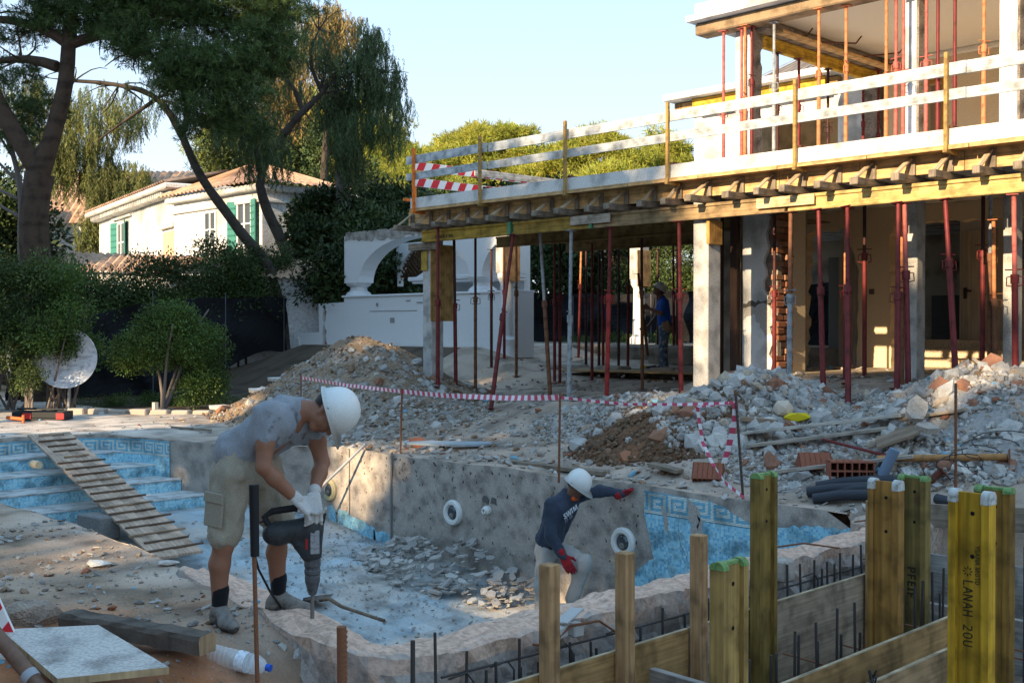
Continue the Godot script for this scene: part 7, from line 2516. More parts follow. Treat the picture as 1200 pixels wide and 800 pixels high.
	part("dish", ds, mt("dish white", Color(0.60, 0.62, 0.66), 0.5, "stain", 2.0), o)
	rod(o, "mast", [Vector3(0, -0.05, 0), Vector3(0, -0.2, 0.5), Vector3(0, -0.2, 1.2)], 0.03, mt("grey pole", Color(0.30, 0.31, 0.33), 0.4), 8)
	# things on the rubble
	plank("plank", "long grey plank lying flat over the rubble, upper one", on(-7.06, 10.42, 0.07), on(-5.35, 10.7, 0.09), 0.16, 0.035, wood("grey plank", grey * 1.2, 1))
	plank("plank", "long grey plank lying just under the upper plank", on(-6.92, 10.30, 0.05), on(-5.45, 10.58, 0.06), 0.12, 0.04, wood("grey plank", grey, 2))
	plank("plank", "weathered short plank at the top left of the plank stack", on(-7.19, 10.55, 0.06), on(-6.85, 10.70, 0.09), 0.1, 0.05, wood("grey plank", Color(0.3, 0.22, 0.16), 3))
	plank("plank", "pale narrow batten reaching toward the right heap's crest", on(-5.43, 10.7, 0.06), on(-4.78, 10.85, 0.08), 0.09, 0.03, wood("grey plank", Color(0.5, 0.4, 0.3), 4))
	plank("plank", "grey batten lying in front of the hollow clay block", on(-6.25, 9.72, 0.06), on(-4.95, 10.1, 0.14), 0.06, 0.035, wood("grey plank", grey * 1.2, 5))
	plank("board", "brown plaster stained board tilted on the rubble", on(-5.42, 10.28, 0.10), on(-5.08, 10.45, 0.16), 0.42, 0.03, wood("ply", Color(0.26, 0.2, 0.15), 3), Vector3(0.1, 1, 0.1), "board")
	for q in [[-5.18, 10.62, 0.12, 0.19, "upright pale wall slab leaning beside the brown board", 0.9], [-4.98, 10.42, 0.13, 0.08, "small pale wall slab lying right of the brown board", 0.4]]:
		solo("wall_slab", shard(q[2], q[3], 0.06), mt("slab pale", Color(0.40, 0.36, 0.31), 0.92, "fine", 2.0, 0.5, "stain", 1.5), q[4], "slab", "", Transform3D(Basis(CAMR, q[5]) * Basis(Vector3.UP, 0.5), on(q[0], q[1], 0.2)))
	# hollow clay blocks
	clay_block("hollow clay block showing its cells toward the viewer, lying on black hoses", Transform3D(Basis(Vector3.UP, 0.72), on(-5.46, 9.84, 0.10)), 0.42)
	for q in [[-5.93, 9.98, 0.75, "red clay block lying left of the hollow block"], [-6.95, 9.62, 0.5, "dark red clay block by the pool edge under the tape"]]:
		clay_block(q[3], Transform3D(Basis(Vector3.UP, q[2]) * Basis(Vector3.RIGHT, 0.9), on(q[0], q[1], 0.03)), 0.32)
	var hose := mt("black hose", Color(0.035, 0.04, 0.05), 0.55)
	o = thing("hoses", "bundle of thick black insulation hoses under the clay block", "hose")
	for q in [[0.0, 0.0, 0.055], [0.12, -0.10, 0.05], [0.22, 0.05, 0.045], [0.02, 0.13, 0.05]]:
		rod(o, "hose", [on(-5.68 + q[0], 9.45 + q[1], 0.05), on(-5.45 + q[0], 9.52 + q[1], 0.08), on(-5.2 + q[0], 9.62 + q[1], 0.07), on(-4.95 + q[0], 9.72 + q[1], 0.06)], q[2], hose, 10)
	o = thing("foam_tube", "blue grey foam tube sticking up out of the rubble", "tube")
	rod(o, "tube", [on(-5.16, 9.9, 0.05), on(-5.05, 9.93, 0.30)], 0.05, mt("blue foam", Color(0.16, 0.22, 0.30), 0.8), 12)
	o = thing("rusty_pole", "long orange rusty pole lying across the right rubble", "pole")
	rod(o, "tube", [on(-5.28, 10.04, 0.12), on(-4.18, 10.36, 0.08)], 0.033, mt("pole orange", Color(0.38, 0.19, 0.07), 0.7, "stain", 2.0), 10)
	part("plate", boxmesh(Vector3(0.14, 0.01, 0.14)), rust, o, frame(on(-4.18, 10.36, 0.08), on(-4.15, 10.37, 0.08)))
	o = thing("red_rod", "thin dark red rod poking from the rubble left of the pole", "rod")
	rod(o, "rod", [on(-6.03, 10.32, 0.12), on(-5.22, 10.1, 0.12)], 0.016, mt("prop red", Color(0.155, 0.022, 0.022), 0.5), 8)
	o = thing("prop_foot", "rusty brown prop lying with its drilled base plate upward", "steel prop")
	var pf0 := on(-4.75, 9.85, 0.02)
	var pf1 := on(-4.60, 9.95, 0.14)
	rod(o, "tube", [pf0 + (pf0 - pf1) * 1.5, pf1], 0.035, mt("foot rust", Color(0.17, 0.05, 0.03), 0.6, "stain", 2.0), 12)
	part("base_plate", boxmesh(Vector3(0.16, 0.012, 0.16), 0.02), mt("foot rust", Color(0.17, 0.05, 0.03), 0.6, "stain", 2.0), o, Transform3D(frame(pf0, pf1, Vector3(1, 0.4, 0)).basis, pf1))
	for q in [[-0.05, -0.05], [0.05, -0.05], [-0.05, 0.05], [0.05, 0.05]]:
		var fb := frame(pf0, pf1, Vector3(1, 0.4, 0)).basis
		var hb := MB.new()
		hb.lathe(Transform3D(fb, pf1 + fb * Vector3(q[0], 0.0065, q[1])), [Vector2(0.012, 0), Vector2(0.0, 0.0008)], 8)
		part("bolt_hole", hb, mt("bolt hole", Color(0.012, 0.01, 0.008), 1.0), o)
	o = thing("foam_tube", "short dark foam tube beside the rusty base plate", "tube")
	rod(o, "tube", [on(-4.5, 9.62, 0.05), on(-4.2, 9.55, 0.08)], 0.045, hose, 10)
	solo("plastic_lump", lump(0.11, 0.10, 0.10, 0.15, true), mt("cream cap", Color(0.62, 0.52, 0.42), 0.7), "round cream plastic lump on top of the plank heap", "bucket", "", Transform3D(Basis.IDENTITY, on(-6.9, 10.94, 0.08)))
	solo("plastic_scrap", lump(0.16, 0.06, 0.08, 0.4), mt("yellow plastic", Color(0.70, 0.55, 0.02), 0.6), "bright yellow scrap of plastic on the plank heap", "scrap", "", Transform3D(Basis(Vector3.UP, 0.6), on(-6.72, 10.96, 0.06)))
	solo("roof_tile", shard(0.16, 0.12, 0.03), mt("tile red", Color(0.36, 0.13, 0.07), 0.9), "broken red tile by the stake behind the driller", "tile", "", Transform3D(Basis(CAMR, 0.5), on(-11.85, 9.75, 0.06)))
	solo("metal_sheet", shard(0.75, 0.14, 0.025), mt("sheet blue grey", Color(0.30, 0.36, 0.40), 0.5), "bent grey metal strip lying right of the broken red tile", "scrap", "", Transform3D(Basis(Vector3.UP, 0.75) * Basis(Vector3.RIGHT, 0.1), on(-11.17, 9.85, 0.07)))
	plank("plank", "dark brown board lying flush along the pool rim", on(-9.75, 9.42, 0.02), on(-8.15, 9.38, 0.03), 0.14, 0.05, wood("old timber", Color(0.12, 0.08, 0.05), 1))
	plank("plank", "dark tilted board by the soil heap's right foot", on(-7.65, 9.55, 0.1), on(-7.3, 9.6, 0.05), 0.16, 0.04, wood("old timber", Color(0.12, 0.07, 0.045), 2))
	plank("plank", "thin dark stick lying on the far deck beside the dirt", on(-16.6, 8.6, 0.03), on(-15.9, 8.9, 0.03), 0.06, 0.03, wood("old timber", Color(0.05, 0.04, 0.03), 3))
	# boards and clods under the worker in blue
	plank("plywood_sheet", "muddy plywood sheet under the feet of the worker in blue", p3(-15.2, 16.8, 0.80), p3(-11.2, 16.9, 0.83), 1.5, 0.03, wood("ply", Color(0.30, 0.26, 0.21), 2), Vector3.UP, "board")
	o = thing("sandbag", "yellow sack slumped at the foot of the red prop by the column", "sack")
	part("sack", lump(0.28, 0.1, 0.16, 0.2), mt("sack yellow", Color(0.42, 0.33, 0.08), 0.9, "fine", 2.0), o, Transform3D(Basis(Vector3.UP, 0.5), on(-9.95, 13.6, 0.08)))
	for q in [[-17.9, 11.0, "white broken board flat on the dirt left of the mound"], [-18.6, 10.6, "white broken strip lying near the shrub"], [-18.2, 11.6, "pale block of rubble left of the dirt mound"]]:
		solo("broken_board", shard(0.3, 0.12, 0.05), mt("chunk white", Color(0.68, 0.66, 0.63), 0.9), q[2], "rubble", "", Transform3D(Basis(Vector3.UP, rr(0, 3)) * Basis(Vector3.RIGHT, 0.2), on(q[0], q[1], 0.05)))
	# tangled wire on the right heap
	o = thing("wire", "tangled black wire curling on the right rubble heap", "wire")
	for k in 5:
		var pts := []
		var c := on(-4.4, 10.0 + k * 0.1, 0.10)
		for i in 14:
			var w := i * 0.45 + k
			pts.append(c + CAMR * (cos(w) * (0.22 + 0.03 * k) + 0.1 * k - 0.2) + Vector3.UP * (0.10 * sin(w) + 0.05) + CAMB * 0.1 * sin(w * 0.7))
		rod(o, "strand", pts, 0.005, darkr, 5)


func clay_block(label: String, t: Transform3D, l: float) -> void:
	var o := thing("clay_block", label, "clay block", t)
	var m := mt("fired clay", Color(0.28, 0.10, 0.06), 0.9, "fine", 3.0, 0.3)
	var in_m := mt("clay core", Color(0.035, 0.012, 0.008), 1.0)
	var b := MB.new()
	# webs round two rows of cells, open at the front
	for y in [-0.085, 0.0, 0.085]:
		b.box(Transform3D(Basis.IDENTITY, Vector3(0, y, 0)), Vector3(l, 0.016, 0.2), 0.003)
	var n := 6
	for i in n + 1:
		b.box(Transform3D(Basis.IDENTITY, Vector3(-l / 2 + 0.007 + i * (l - 0.014) / n, 0, 0)), Vector3(0.014, 0.186, 0.198), 0.003)
	part("webs", b, m, o)
	part("core", boxmesh(Vector3(l - 0.02, 0.16, 0.02), 0.0), in_m, o)


func bottle() -> void:
	var d := (CAMR * 0.93 + CAMB * 0.3 + Vector3.DOWN * 0.12).normalized()
	var f := frame(Vector3.ZERO, d)
	var o := thing("plastic_bottle", "clear ribbed plastic water bottle with blue cap on the ground", "bottle", Transform3D(f.basis, on(-5.14, 3.02, 0.05)))
	var prof := [Vector2(0.0, -0.16), Vector2(0.04, -0.16), Vector2(0.05, -0.15)]
	for i in 9:
		var y := -0.145 + i * 0.026
		prof.append(Vector2(0.052, y))
		prof.append(Vector2(0.052, y + 0.016))
		prof.append(Vector2(0.046, y + 0.021))
	prof.append_array([Vector2(0.052, 0.095), Vector2(0.05, 0.12), Vector2(0.035, 0.155), Vector2(0.015, 0.175), Vector2(0.014, 0.19)])
	var b := MB.new()
	b.lathe(Transform3D.IDENTITY, prof, 20)
	var m := mt("clear plastic", Color(0.85, 0.88, 0.9), 0.12)
	m.transparency = BaseMaterial3D.TRANSPARENCY_ALPHA
	m.albedo_color.a = 0.34
	m.cull_mode = BaseMaterial3D.CULL_DISABLED
	part("shell", b, m, o)
	var l := MB.new()
	l.lathe(Transform3D.IDENTITY, [Vector2(0.0535, 0.01), Vector2(0.0535, 0.065)], 20)
	part("label_band", l, mt("label white", Color(0.66, 0.70, 0.75), 0.5, "stain", 9.0), o)
	var c := MB.new()
	c.lathe(Transform3D.IDENTITY, [Vector2(0.0, 0.175), Vector2(0.019, 0.175), Vector2(0.019, 0.2), Vector2(0.0, 0.2)], 14)
	part("cap", c, mt("blue cap", Color(0.02, 0.10, 0.5), 0.4), o)


# ---------------------------------------------------------------- people
# local axes of a figure: x to the camera's right, y up, z towards the camera
func figure(label: String, at: Vector3) -> Node3D:
	return thing("person", label, "person", Transform3D(Basis(CAMR, Vector3.UP, CAMB), at))


# finger and palm bones for a gloved hand; d along the hand, n out of the palm, s towards the thumb
func hand_bones(w: Vector3, d: Vector3, n: Vector3, s: Vector3, curl: float, k: float, c: Color) -> Array:
	var o := []
	d = d.normalized()
	s = (s - d * s.dot(d)).normalized()
	n = (n - d * n.dot(d) - s * n.dot(s)).normalized()
	for i in 4:
		var off := (1.5 - i) * 0.021 * k
		o.append([w + s * off * 0.6, w + d * 0.085 * k + s * off, 0.016 * k, 0.0135 * k, c])
		var l: float = [0.040, 0.045, 0.042, 0.033][i] * k
		var p := w + d * 0.088 * k + s * off * 1.08
		var dir := d
		for j in 3:
			dir = (dir * cos(curl * (0.8 + 0.1 * j + 0.06 * i)) + n * sin(curl * (0.8 + 0.1 * j + 0.06 * i))).normalized()
			# keep turning about the same axis
			var q: Vector3 = p + dir * l * [1.0, 0.75, 0.6][j]
			o.append([p, q, (0.0105 - 0.001 * j) * k, (0.0095 - 0.001 * j) * k, c])
			p = q
			n = (n - dir * n.dot(dir)).normalized()
		n = (n + d * 0.0).normalized()
		n = s.cross(d) if s.cross(d).dot(n) > 0 else d.cross(s)
	var tb := w + d * 0.025 * k + s * 0.028 * k
	var t1 := tb + (d * 0.6 + s * 0.7 + n * 0.35).normalized() * 0.045 * k
	var t2 := t1 + (d * 0.85 + s * 0.25 + n * 0.5).normalized() * 0.035 * k
	o.append([w + d * 0.01, tb, 0.017 * k, 0.016 * k, c])
	o.append([tb, t1, 0.014 * k, 0.012 * k, c])
	o.append([t1, t2, 0.012 * k, 0.010 * k, c])
	return o


# head bones about centre c; f the way the face looks, u the crown
func head_bones(c: Vector3, f: Vector3, u: Vector3, sk: Color, hair: Color) -> Array:
	var r := f.cross(u).normalized()
	u = r.cross(f).normalized()
	var at := func(x: float, y: float, z: float) -> Vector3: return c + r * x + u * y + f * z
	var lip := Color(sk.r * 0.85, sk.g * 0.6, sk.b * 0.6)
	return [
		[at.call(0, 0.04, -0.03), at.call(0, 0.035, 0.025), 0.078, 0.075, sk],
		[at.call(0, 0.045, -0.045), at.call(0, 0.02, -0.055), 0.074, 0.070, hair],
		[at.call(-0.03, -0.03, 0.03), at.call(0.03, -0.03, 0.03), 0.048, 0.048, sk],
		[at.call(-0.025, -0.085, 0.05), at.call(0.025, -0.085, 0.05), 0.026, 0.026, sk],
		[at.call(0.045, -0.06, 0.0), at.call(0.02, -0.09, 0.05), 0.024, 0.02, sk],
		[at.call(-0.045, -0.06, 0.0), at.call(-0.02, -0.09, 0.05), 0.024, 0.02, sk],
		[at.call(0, 0.01, 0.088), at.call(0, -0.022, 0.108), 0.009, 0.014, sk],
		[at.call(-0.03, 0.022, 0.085), at.call(0.03, 0.022, 0.085), 0.013, 0.013, sk],
		[at.call(-0.022, -0.055, 0.082), at.call(0.022, -0.055, 0.082), 0.008, 0.008, lip],
		[at.call(-0.040, -0.018, 0.072), at.call(-0.025, -0.03, 0.078), 0.018, 0.016, sk],
		[at.call(0.040, -0.018, 0.072), at.call(0.025, -0.03, 0.078), 0.018, 0.016, sk],
		[at.call(0.079, 0.015, -0.015), at.call(0.076, -0.025, -0.005), 0.015, 0.010, sk],
		[at.call(-0.079, 0.015, -0.015), at.call(-0.076, -0.025, -0.005), 0.015, 0.010, sk],
	]


func eyes(o: Node3D, c: Vector3, f: Vector3, u: Vector3) -> void:
	var r := f.cross(u).normalized()
	for s in [-1.0, 1.0]:
		var e := MB.new()
		e.lathe(Transform3D(Basis(r, f, -u), c + r * 0.032 * s + f * 0.079 + u * 0.004), [Vector2(0.013, -0.004), Vector2(0.010, 0.006), Vector2(0.0, 0.009)], 10)
		part("eye", e, mt("eye", Color(0.05, 0.035, 0.03), 0.2), o)


# a hard hat about the crown point c; f towards the peak, u up through the crown
func hard_hat(o: Node3D, c: Vector3, f: Vector3, u: Vector3, m: Material, k := 1.0) -> void:
	var r := f.cross(u).normalized()
	u = r.cross(f).normalized()
	var t := Transform3D(Basis(r, u, -f), c)
	var b := MB.new()
	var prof := [Vector2(0.132, -0.012), Vector2(0.128, 0.0), Vector2(0.118, 0.006), Vector2(0.115, 0.03), Vector2(0.108, 0.065), Vector2(0.092, 0.1), Vector2(0.066, 0.128), Vector2(0.034, 0.143), Vector2(0.0, 0.148)]
	var n := 60
	var ring := func(q: Vector2, i: int) -> Vector3:
		var w := TAU * i / n
		var x := sin(w)
		var z := cos(w)
		var ext := 0.0
		if q.x > 0.12:
			ext = 0.055 * pow(maxf(0.0, z), 2.2) * (q.x - 0.118) / 0.014
		var px := x * q.x
		var ridge := 0.0055 * maxf(0.0, cos(px * 150.0)) * (1.0 if absf(px) < 0.052 and q.x < 0.112 else 0.0)
		return t * (Vector3(x * q.x * 0.9, q.y + ridge - ext * 0.25, -z * (q.x * 1.12 + ext)) * k)
	for i in prof.size() - 1:
		for j in n:
			var p: Vector3 = ring.call(prof[i], j)
			var q: Vector3 = ring.call(prof[i], j + 1)
			var s: Vector3 = ring.call(prof[i + 1], j + 1)
			var v: Vector3 = ring.call(prof[i + 1], j)
			var mid := t.origin + u * 0.03
			b.smooth3(p, q, s, (p - mid).normalized(), (q - mid).normalized(), (s - mid).normalized())
			if i < prof.size() - 2:
				b.smooth3(p, s, v, (p - mid).normalized(), (s - mid).normalized(), (v - mid).normalized())
	var h := part("hard_hat", b, m, o)
	var l := MB.new()
	l.tube([c + r * 0.11 * k, c - f * 0.125 * k - u * 0.02, c - r * 0.11 * k], 0.008, 6)
	part("headband", l, mt("hat band", Color(0.05, 0.05, 0.05), 0.7), h)


func people() -> void:
	driller()
	pool_worker()
	prop_worker()
	edge_person()


func shoe_bones(ankle: Vector3, d: Vector3, c: Color, sole: Color, k := 1.0) -> Array:
	d = Vector3(d.x, 0, d.z).normalized()
	var g := ankle + Vector3.DOWN * 0.085 * k
	var s := d.cross(Vector3.UP)
	return [
		[ankle + Vector3.UP * 0.01, g - d * 0.035 + Vector3.UP * 0.045, 0.042 * k, 0.04 * k, c],
		[ankle, g + d * 0.10 * k + Vector3.UP * 0.04, 0.042 * k, 0.036 * k, c],
		[g + d * 0.09 * k + s * 0.012 + Vector3.UP * 0.036, g + d * 0.165 * k + Vector3.UP * 0.026, 0.038 * k, 0.03 * k, c],
		[g - d * 0.055 + Vector3.UP * 0.012, g + d * 0.08 * k + Vector3.UP * 0.012, 0.024, 0.026, sole],
		[g + d * 0.08 * k + s * 0.01 + Vector3.UP * 0.012, g + d * 0.17 * k + Vector3.UP * 0.012, 0.03, 0.026, sole],
	]


func recolor(m: ArrayMesh, f: Callable) -> ArrayMesh:
	var arr := m.surface_get_arrays(0)
	var vs: PackedVector3Array = arr[Mesh.ARRAY_VERTEX]
	var ns: PackedVector3Array = arr[Mesh.ARRAY_NORMAL]
	var cs: PackedColorArray = arr[Mesh.ARRAY_COLOR]
	for i in vs.size():
		cs[i] = f.call(vs[i], ns[i], cs[i])
	arr[Mesh.ARRAY_COLOR] = cs
	var o := ArrayMesh.new()
	o.add_surface_from_arrays(Mesh.PRIMITIVE_TRIANGLES, arr)
	return o


func V(x: float, y: float, z := 0.0) -> Vector3:
	return Vector3(x, y, z)


func cloth_mat() -> StandardMaterial3D:
	var m := mt("cloth", Color(1, 1, 1), 0.92, "fine", 6.0, 0.12)
	m.rim_enabled = true
	m.rim = 0.15
	return m


func skin_mat() -> StandardMaterial3D:
	var m := mt("skin", Color(1, 1, 1), 0.55, "fine", 8.0, 0.02)
	m.subsurf_scatter_enabled = true
	m.subsurf_scatter_strength = 0.08
	return m


func driller() -> void:
	var o := figure("man bending over a demolition hammer in grey shirt, tan shorts and white hard hat", p3(-5.513, 3.369, -0.005))
	var sk := Color(0.33, 0.155, 0.095)
	var hair := Color(0.035, 0.026, 0.022)
	var hc := V(0.395, 1.17, 0.0)
	var f := V(0.30, -0.93, 0.22).normalized()
	var u := V(0.95, 0.30, 0.0)
	u = (u - f * u.dot(f)).normalized()
	var shR := V(0.10, 1.175, 0.185)
	var elR := V(0.09, 0.90, 0.235)
	var wrR := V(0.245, 0.715, 0.15)
	var shL := V(0.275, 1.15, -0.15)
	var elL := V(0.345, 0.88, -0.13)
	var wrL := V(0.325, 0.725, 0.03)
	var hpR := V(-0.115, 0.84, 0.095)
	var knR := V(-0.155, 0.46, 0.125)
	var anR := V(-0.19, 0.095, 0.09)
	var hpL := V(0.0, 0.84, -0.095)
	var knL := V(0.095, 0.47, -0.15)
	var anL := V(0.075, 0.095, -0.21)
	var bones := head_bones(hc, f, u, sk, hair)
	bones.append_array([
		[V(0.225, 1.19, 0.01), hc - u * 0.035 - f * 0.02, 0.066, 0.058, sk],
		[V(-0.07, 0.93, 0), V(0.16, 1.14, 0.01), 0.11, 0.115, sk],
		[shR, shL, 0.055, 0.055, sk],
		[V(-0.06, 0.86, 0.07), V(-0.06, 0.86, -0.07), 0.1, 0.1, sk],
		[shR, elR.lerp(shR, 0.45), 0.055, 0.052, sk], [elR.lerp(shR, 0.5), elR, 0.052, 0.041, sk], [elR, elR.lerp(wrR, 0.35), 0.041, 0.044, sk], [elR.lerp(wrR, 0.35), wrR, 0.044, 0.028, sk],
		[shL, elL.lerp(shL, 0.45), 0.055, 0.052, sk], [elL.lerp(shL, 0.5), elL, 0.052, 0.041, sk], [elL, elL.lerp(wrL, 0.35), 0.041, 0.044, sk], [elL.lerp(wrL, 0.35), wrL, 0.044, 0.028, sk],
		[hpR, knR, 0.085, 0.058, sk], [knR, knR.lerp(anR, 0.3) + V(-0.015, 0, 0), 0.054, 0.058, sk], [knR.lerp(anR, 0.3) + V(-0.015, 0, 0), anR, 0.057, 0.036, sk],
		[hpL, knL, 0.085, 0.058, sk], [knL, knL.lerp(anL, 0.3) + V(-0.015, 0, 0), 0.054, 0.058, sk], [knL.lerp(anL, 0.3) + V(-0.015, 0, 0), anL, 0.057, 0.036, sk],
	])
	part("body", skin(bones, 0.0085, 0.02), skin_mat(), o)
	eyes(o, hc, f, u)
	var grey := Color(0.30, 0.315, 0.345)
	var shirt := [
		[V(-0.09, 0.955, 0.065), V(-0.09, 0.955, -0.065), 0.118, 0.118, grey],
		[V(-0.085, 0.96, 0.06), V(0.12, 1.12, 0.10), 0.118, 0.125, grey], [V(-0.085, 0.96, -0.06), V(0.17, 1.10, -0.08), 0.118, 0.12, grey],
		[V(0.12, 1.145, 0.12), V(0.22, 1.13, -0.1), 0.095, 0.095, grey],
		[V(0.17, 1.19, 0.06), V(0.225, 1.185, -0.04), 0.085, 0.08, grey],
		[shR, shR.lerp(elR, 0.42), 0.073, 0.069, grey], [shL, shL.lerp(elL, 0.42), 0.073, 0.068, grey],
	]
	var sm := skin(shirt, 0.009, 0.05, 0.020, 1.1)
	sm = recolor(sm, func(p: Vector3, n: Vector3, c: Color) -> Color:
		var k := n1.get_noise_3d(p.x * 260, p.y * 260, p.z * 260)
		var front := smooth(0.15, 0.45, n.z * 0.75 + n.x * 0.65 - n.y * 0.7)
		var zone := smooth(0.12, 0.05, absf(p.x - 0.2)) * smooth(1.25, 1.15, p.y)
		return c.lerp(Color(0.07, 0.07, 0.085), smooth(0.08, 0.3, k) * front * zone * 0.7))
	part("shirt", sm, cloth_mat(), o)
	var tan := Color(0.37, 0.325, 0.25)
	var sh := [
		[V(-0.07, 0.945, 0.06), V(-0.07, 0.945, -0.06), 0.122, 0.122, tan], [V(-0.07, 0.86, 0.07), V(-0.05, 0.86, -0.07), 0.128, 0.125, tan],
		[hpR, knR.lerp(hpR, 0.12) + V(0, 0.02, 0), 0.118, 0.094, tan], [hpL, knL.lerp(hpL, 0.12) + V(0, 0.02, 0), 0.118, 0.092, tan],
	]
	var shm := skin(sh, 0.009, 0.05, 0.030, 0.9)
	var so := part("shorts", shm, cloth_mat(), o)
	var pk := MB.new()
	pk.col = tan * 0.95
	var pf := frame(knR.lerp(hpR, 0.22), knR.lerp(hpR, 0.66), V(-0.35, 0, 0.93))
	pf = Transform3D(Basis(Vector3.UP, -0.45) * Basis(Vector3.BACK, -0.1), knR.lerp(hpR, 0.52) + V(-0.05, 0.0, 0.105))
	pk.box(pf, V(0.12, 0.17, 0.018), 0.007)
	pk.box(pf * Transform3D(Basis.IDENTITY, V(0, 0.075, 0.01)), V(0.13, 0.055, 0.014), 0.006)
	part("cargo_pocket", pk, cloth_mat(), so)
	var blk2 := Color(0.015, 0.015, 0.017)
	var shoe := Color(0.30, 0.275, 0.25)
	var sole := Color(0.10, 0.09, 0.085)
	for q in [[anR, V(0.62, 0, 0.7), knR], [anL, V(1, 0, 0.12), knL]]:
		part("sock", skin([[q[0] + V(0, -0.01, 0), q[0].lerp(q[2], 0.30), 0.040, 0.049, blk2]], 0.009, 0.02, 0.003), cloth_mat(), o)
		var s := part("shoe", skin(shoe_bones(q[0], q[1], shoe, sole), 0.007, 0.02, 0.002), mt("suede", Color(1, 1, 1), 0.9, "fine", 20.0, 0.05, "stain", 5.0), o)
		var d: Vector3 = (q[1] as Vector3).normalized()
		var lace := MB.new()
		for k in 5:
			var c: Vector3 = q[0] + d * (0.05 + 0.02 * k) + V(0, 0.005 - 0.016 * k, 0)
			var sd := d.cross(Vector3.UP) * 0.026
			lace.tube([c - sd + V(0, -0.008, 0), c + V(0, 0.012, 0), c + sd + d * 0.012 + V(0, -0.008, 0)], 0.0035, 5)
		part("laces", lace, mt("lace", Color(0.07, 0.03, 0.025), 0.9), s)
	var gl := Color(0.60, 0.58, 0.55)
	var gb := hand_bones(wrR, V(0.72, -0.66, -0.2), V(-0.45, -0.6, -0.6), V(0.1, 0.3, -0.9), 0.55, 1.12, gl)
	gb.append([wrR + V(-0.008, 0.012, 0.0), wrR + V(0.01, 0, 0), 0.036, 0.032, gl])
	part("glove", skin(gb, 0.004, 0.008), cloth_mat(), o)
	gb = hand_bones(wrL + V(0.005, -0.005, 0.04), V(0.08, -0.92, 0.38), V(-0.35, -0.3, -0.85), V(-0.9, 0.0, 0.2), 0.5, 1.15, gl)
	gb.append([wrL + V(0.004, 0.02, 0.0), wrL, 0.036, 0.033, gl])
	part("glove", skin(gb, 0.004, 0.008), cloth_mat(), o)
	hard_hat(o, hc + u * 0.03, f, u, mt("hat white", Color(0.70, 0.70, 0.67), 0.38, "fine", 9.0), 1.06)
	# --- the demolition hammer
	var d := thing("demolition_hammer", "dark grey electric demolition hammer held upright, chisel on the coping", "power tool", Transform3D(Basis(CAMR, Vector3.UP, CAMB), p3(-5.513, 3.369, -0.005)))
	var dg := Color(0.05, 0.052, 0.058)
	var dm := mt("tool plastic", Color(1, 1, 1), 0.5, "stain", 8.0)
	var z := 0.06
	part("motor_housing", skin([[V(0.125, 0.51, z), V(0.30, 0.535, z), 0.062, 0.066, dg], [V(0.10, 0.505, z), V(0.13, 0.505, z), 0.055, 0.06, dg * 0.8], [V(0.325, 0.55, z), V(0.32, 0.40, z), 0.06, 0.052, dg], [V(0.26, 0.45, z), V(0.31, 0.40, z), 0.045, 0.05, dg]], 0.007, 0.03), dm, d)
	rod(d, "handle", [V(0.085, 0.545, z), V(0.055, 0.60, z), V(0.10, 0.632, z), V(0.22, 0.650, z), V(0.33, 0.645, z), V(0.385, 0.61, z), V(0.37, 0.57, z)], [0.02, 0.018, 0.019, 0.02, 0.019, 0.018, 0.02], mt("tool rubber", Color(0.02, 0.02, 0.022), 0.7), 10)
	var ax := Transform3D(Basis.IDENTITY, V(0.322, 0, z))
	var gbx := MB.new()
	gbx.lathe(ax, [Vector2(0.0, 0.42), Vector2(0.046, 0.42), Vector2(0.046, 0.33), Vector2(0.042, 0.325), Vector2(0.042, 0.31), Vector2(0.046, 0.305), Vector2(0.044, 0.285), Vector2(0.040, 0.28), Vector2(0.043, 0.27), Vector2(0.042, 0.245), Vector2(0.034, 0.215), Vector2(0.022, 0.17), Vector2(0.013, 0.165), Vector2(0.0, 0.165)], 20)
	part("gear_housing", gbx, mt("tool metal", Color(0.085, 0.085, 0.09), 0.4, "stain", 8.0), d)
	rod(d, "chisel", [V(0.322, 0.18, z), V(0.320, 0.03, z), V(0.319, 0.0, z)], [0.0115, 0.0115, 0.004], mt("chisel steel", Color(0.16, 0.14, 0.13), 0.4), 8)
	part("rating_plate", boxmesh(V(0.05, 0.13, 0.01), 0.003), mt("plate grey", Color(0.26, 0.26, 0.27), 0.5, "stain", 9.0), d, Transform3D(Basis(Vector3.UP, 0.35), V(0.345, 0.47, z + 0.055)))
	part("red_mark", boxmesh(V(0.014, 0.08, 0.006), 0.002), mt("tool red", Color(0.35, 0.03, 0.03), 0.5), d, Transform3D(Basis(Vector3.UP, -0.2), V(0.30, 0.47, z + 0.056)))
	rod(d, "cable", [V(0.065, 0.58, z), V(0.02, 0.57, z + 0.03), V(-0.0, 0.45, z + 0.05), V(0.01, 0.3, z - 0.05), V(0.05, 0.15, -0.1), V(0.1, 0.02, -0.2)], 0.007, mt("tool rubber", Color(0.02, 0.02, 0.022), 0.7), 6)


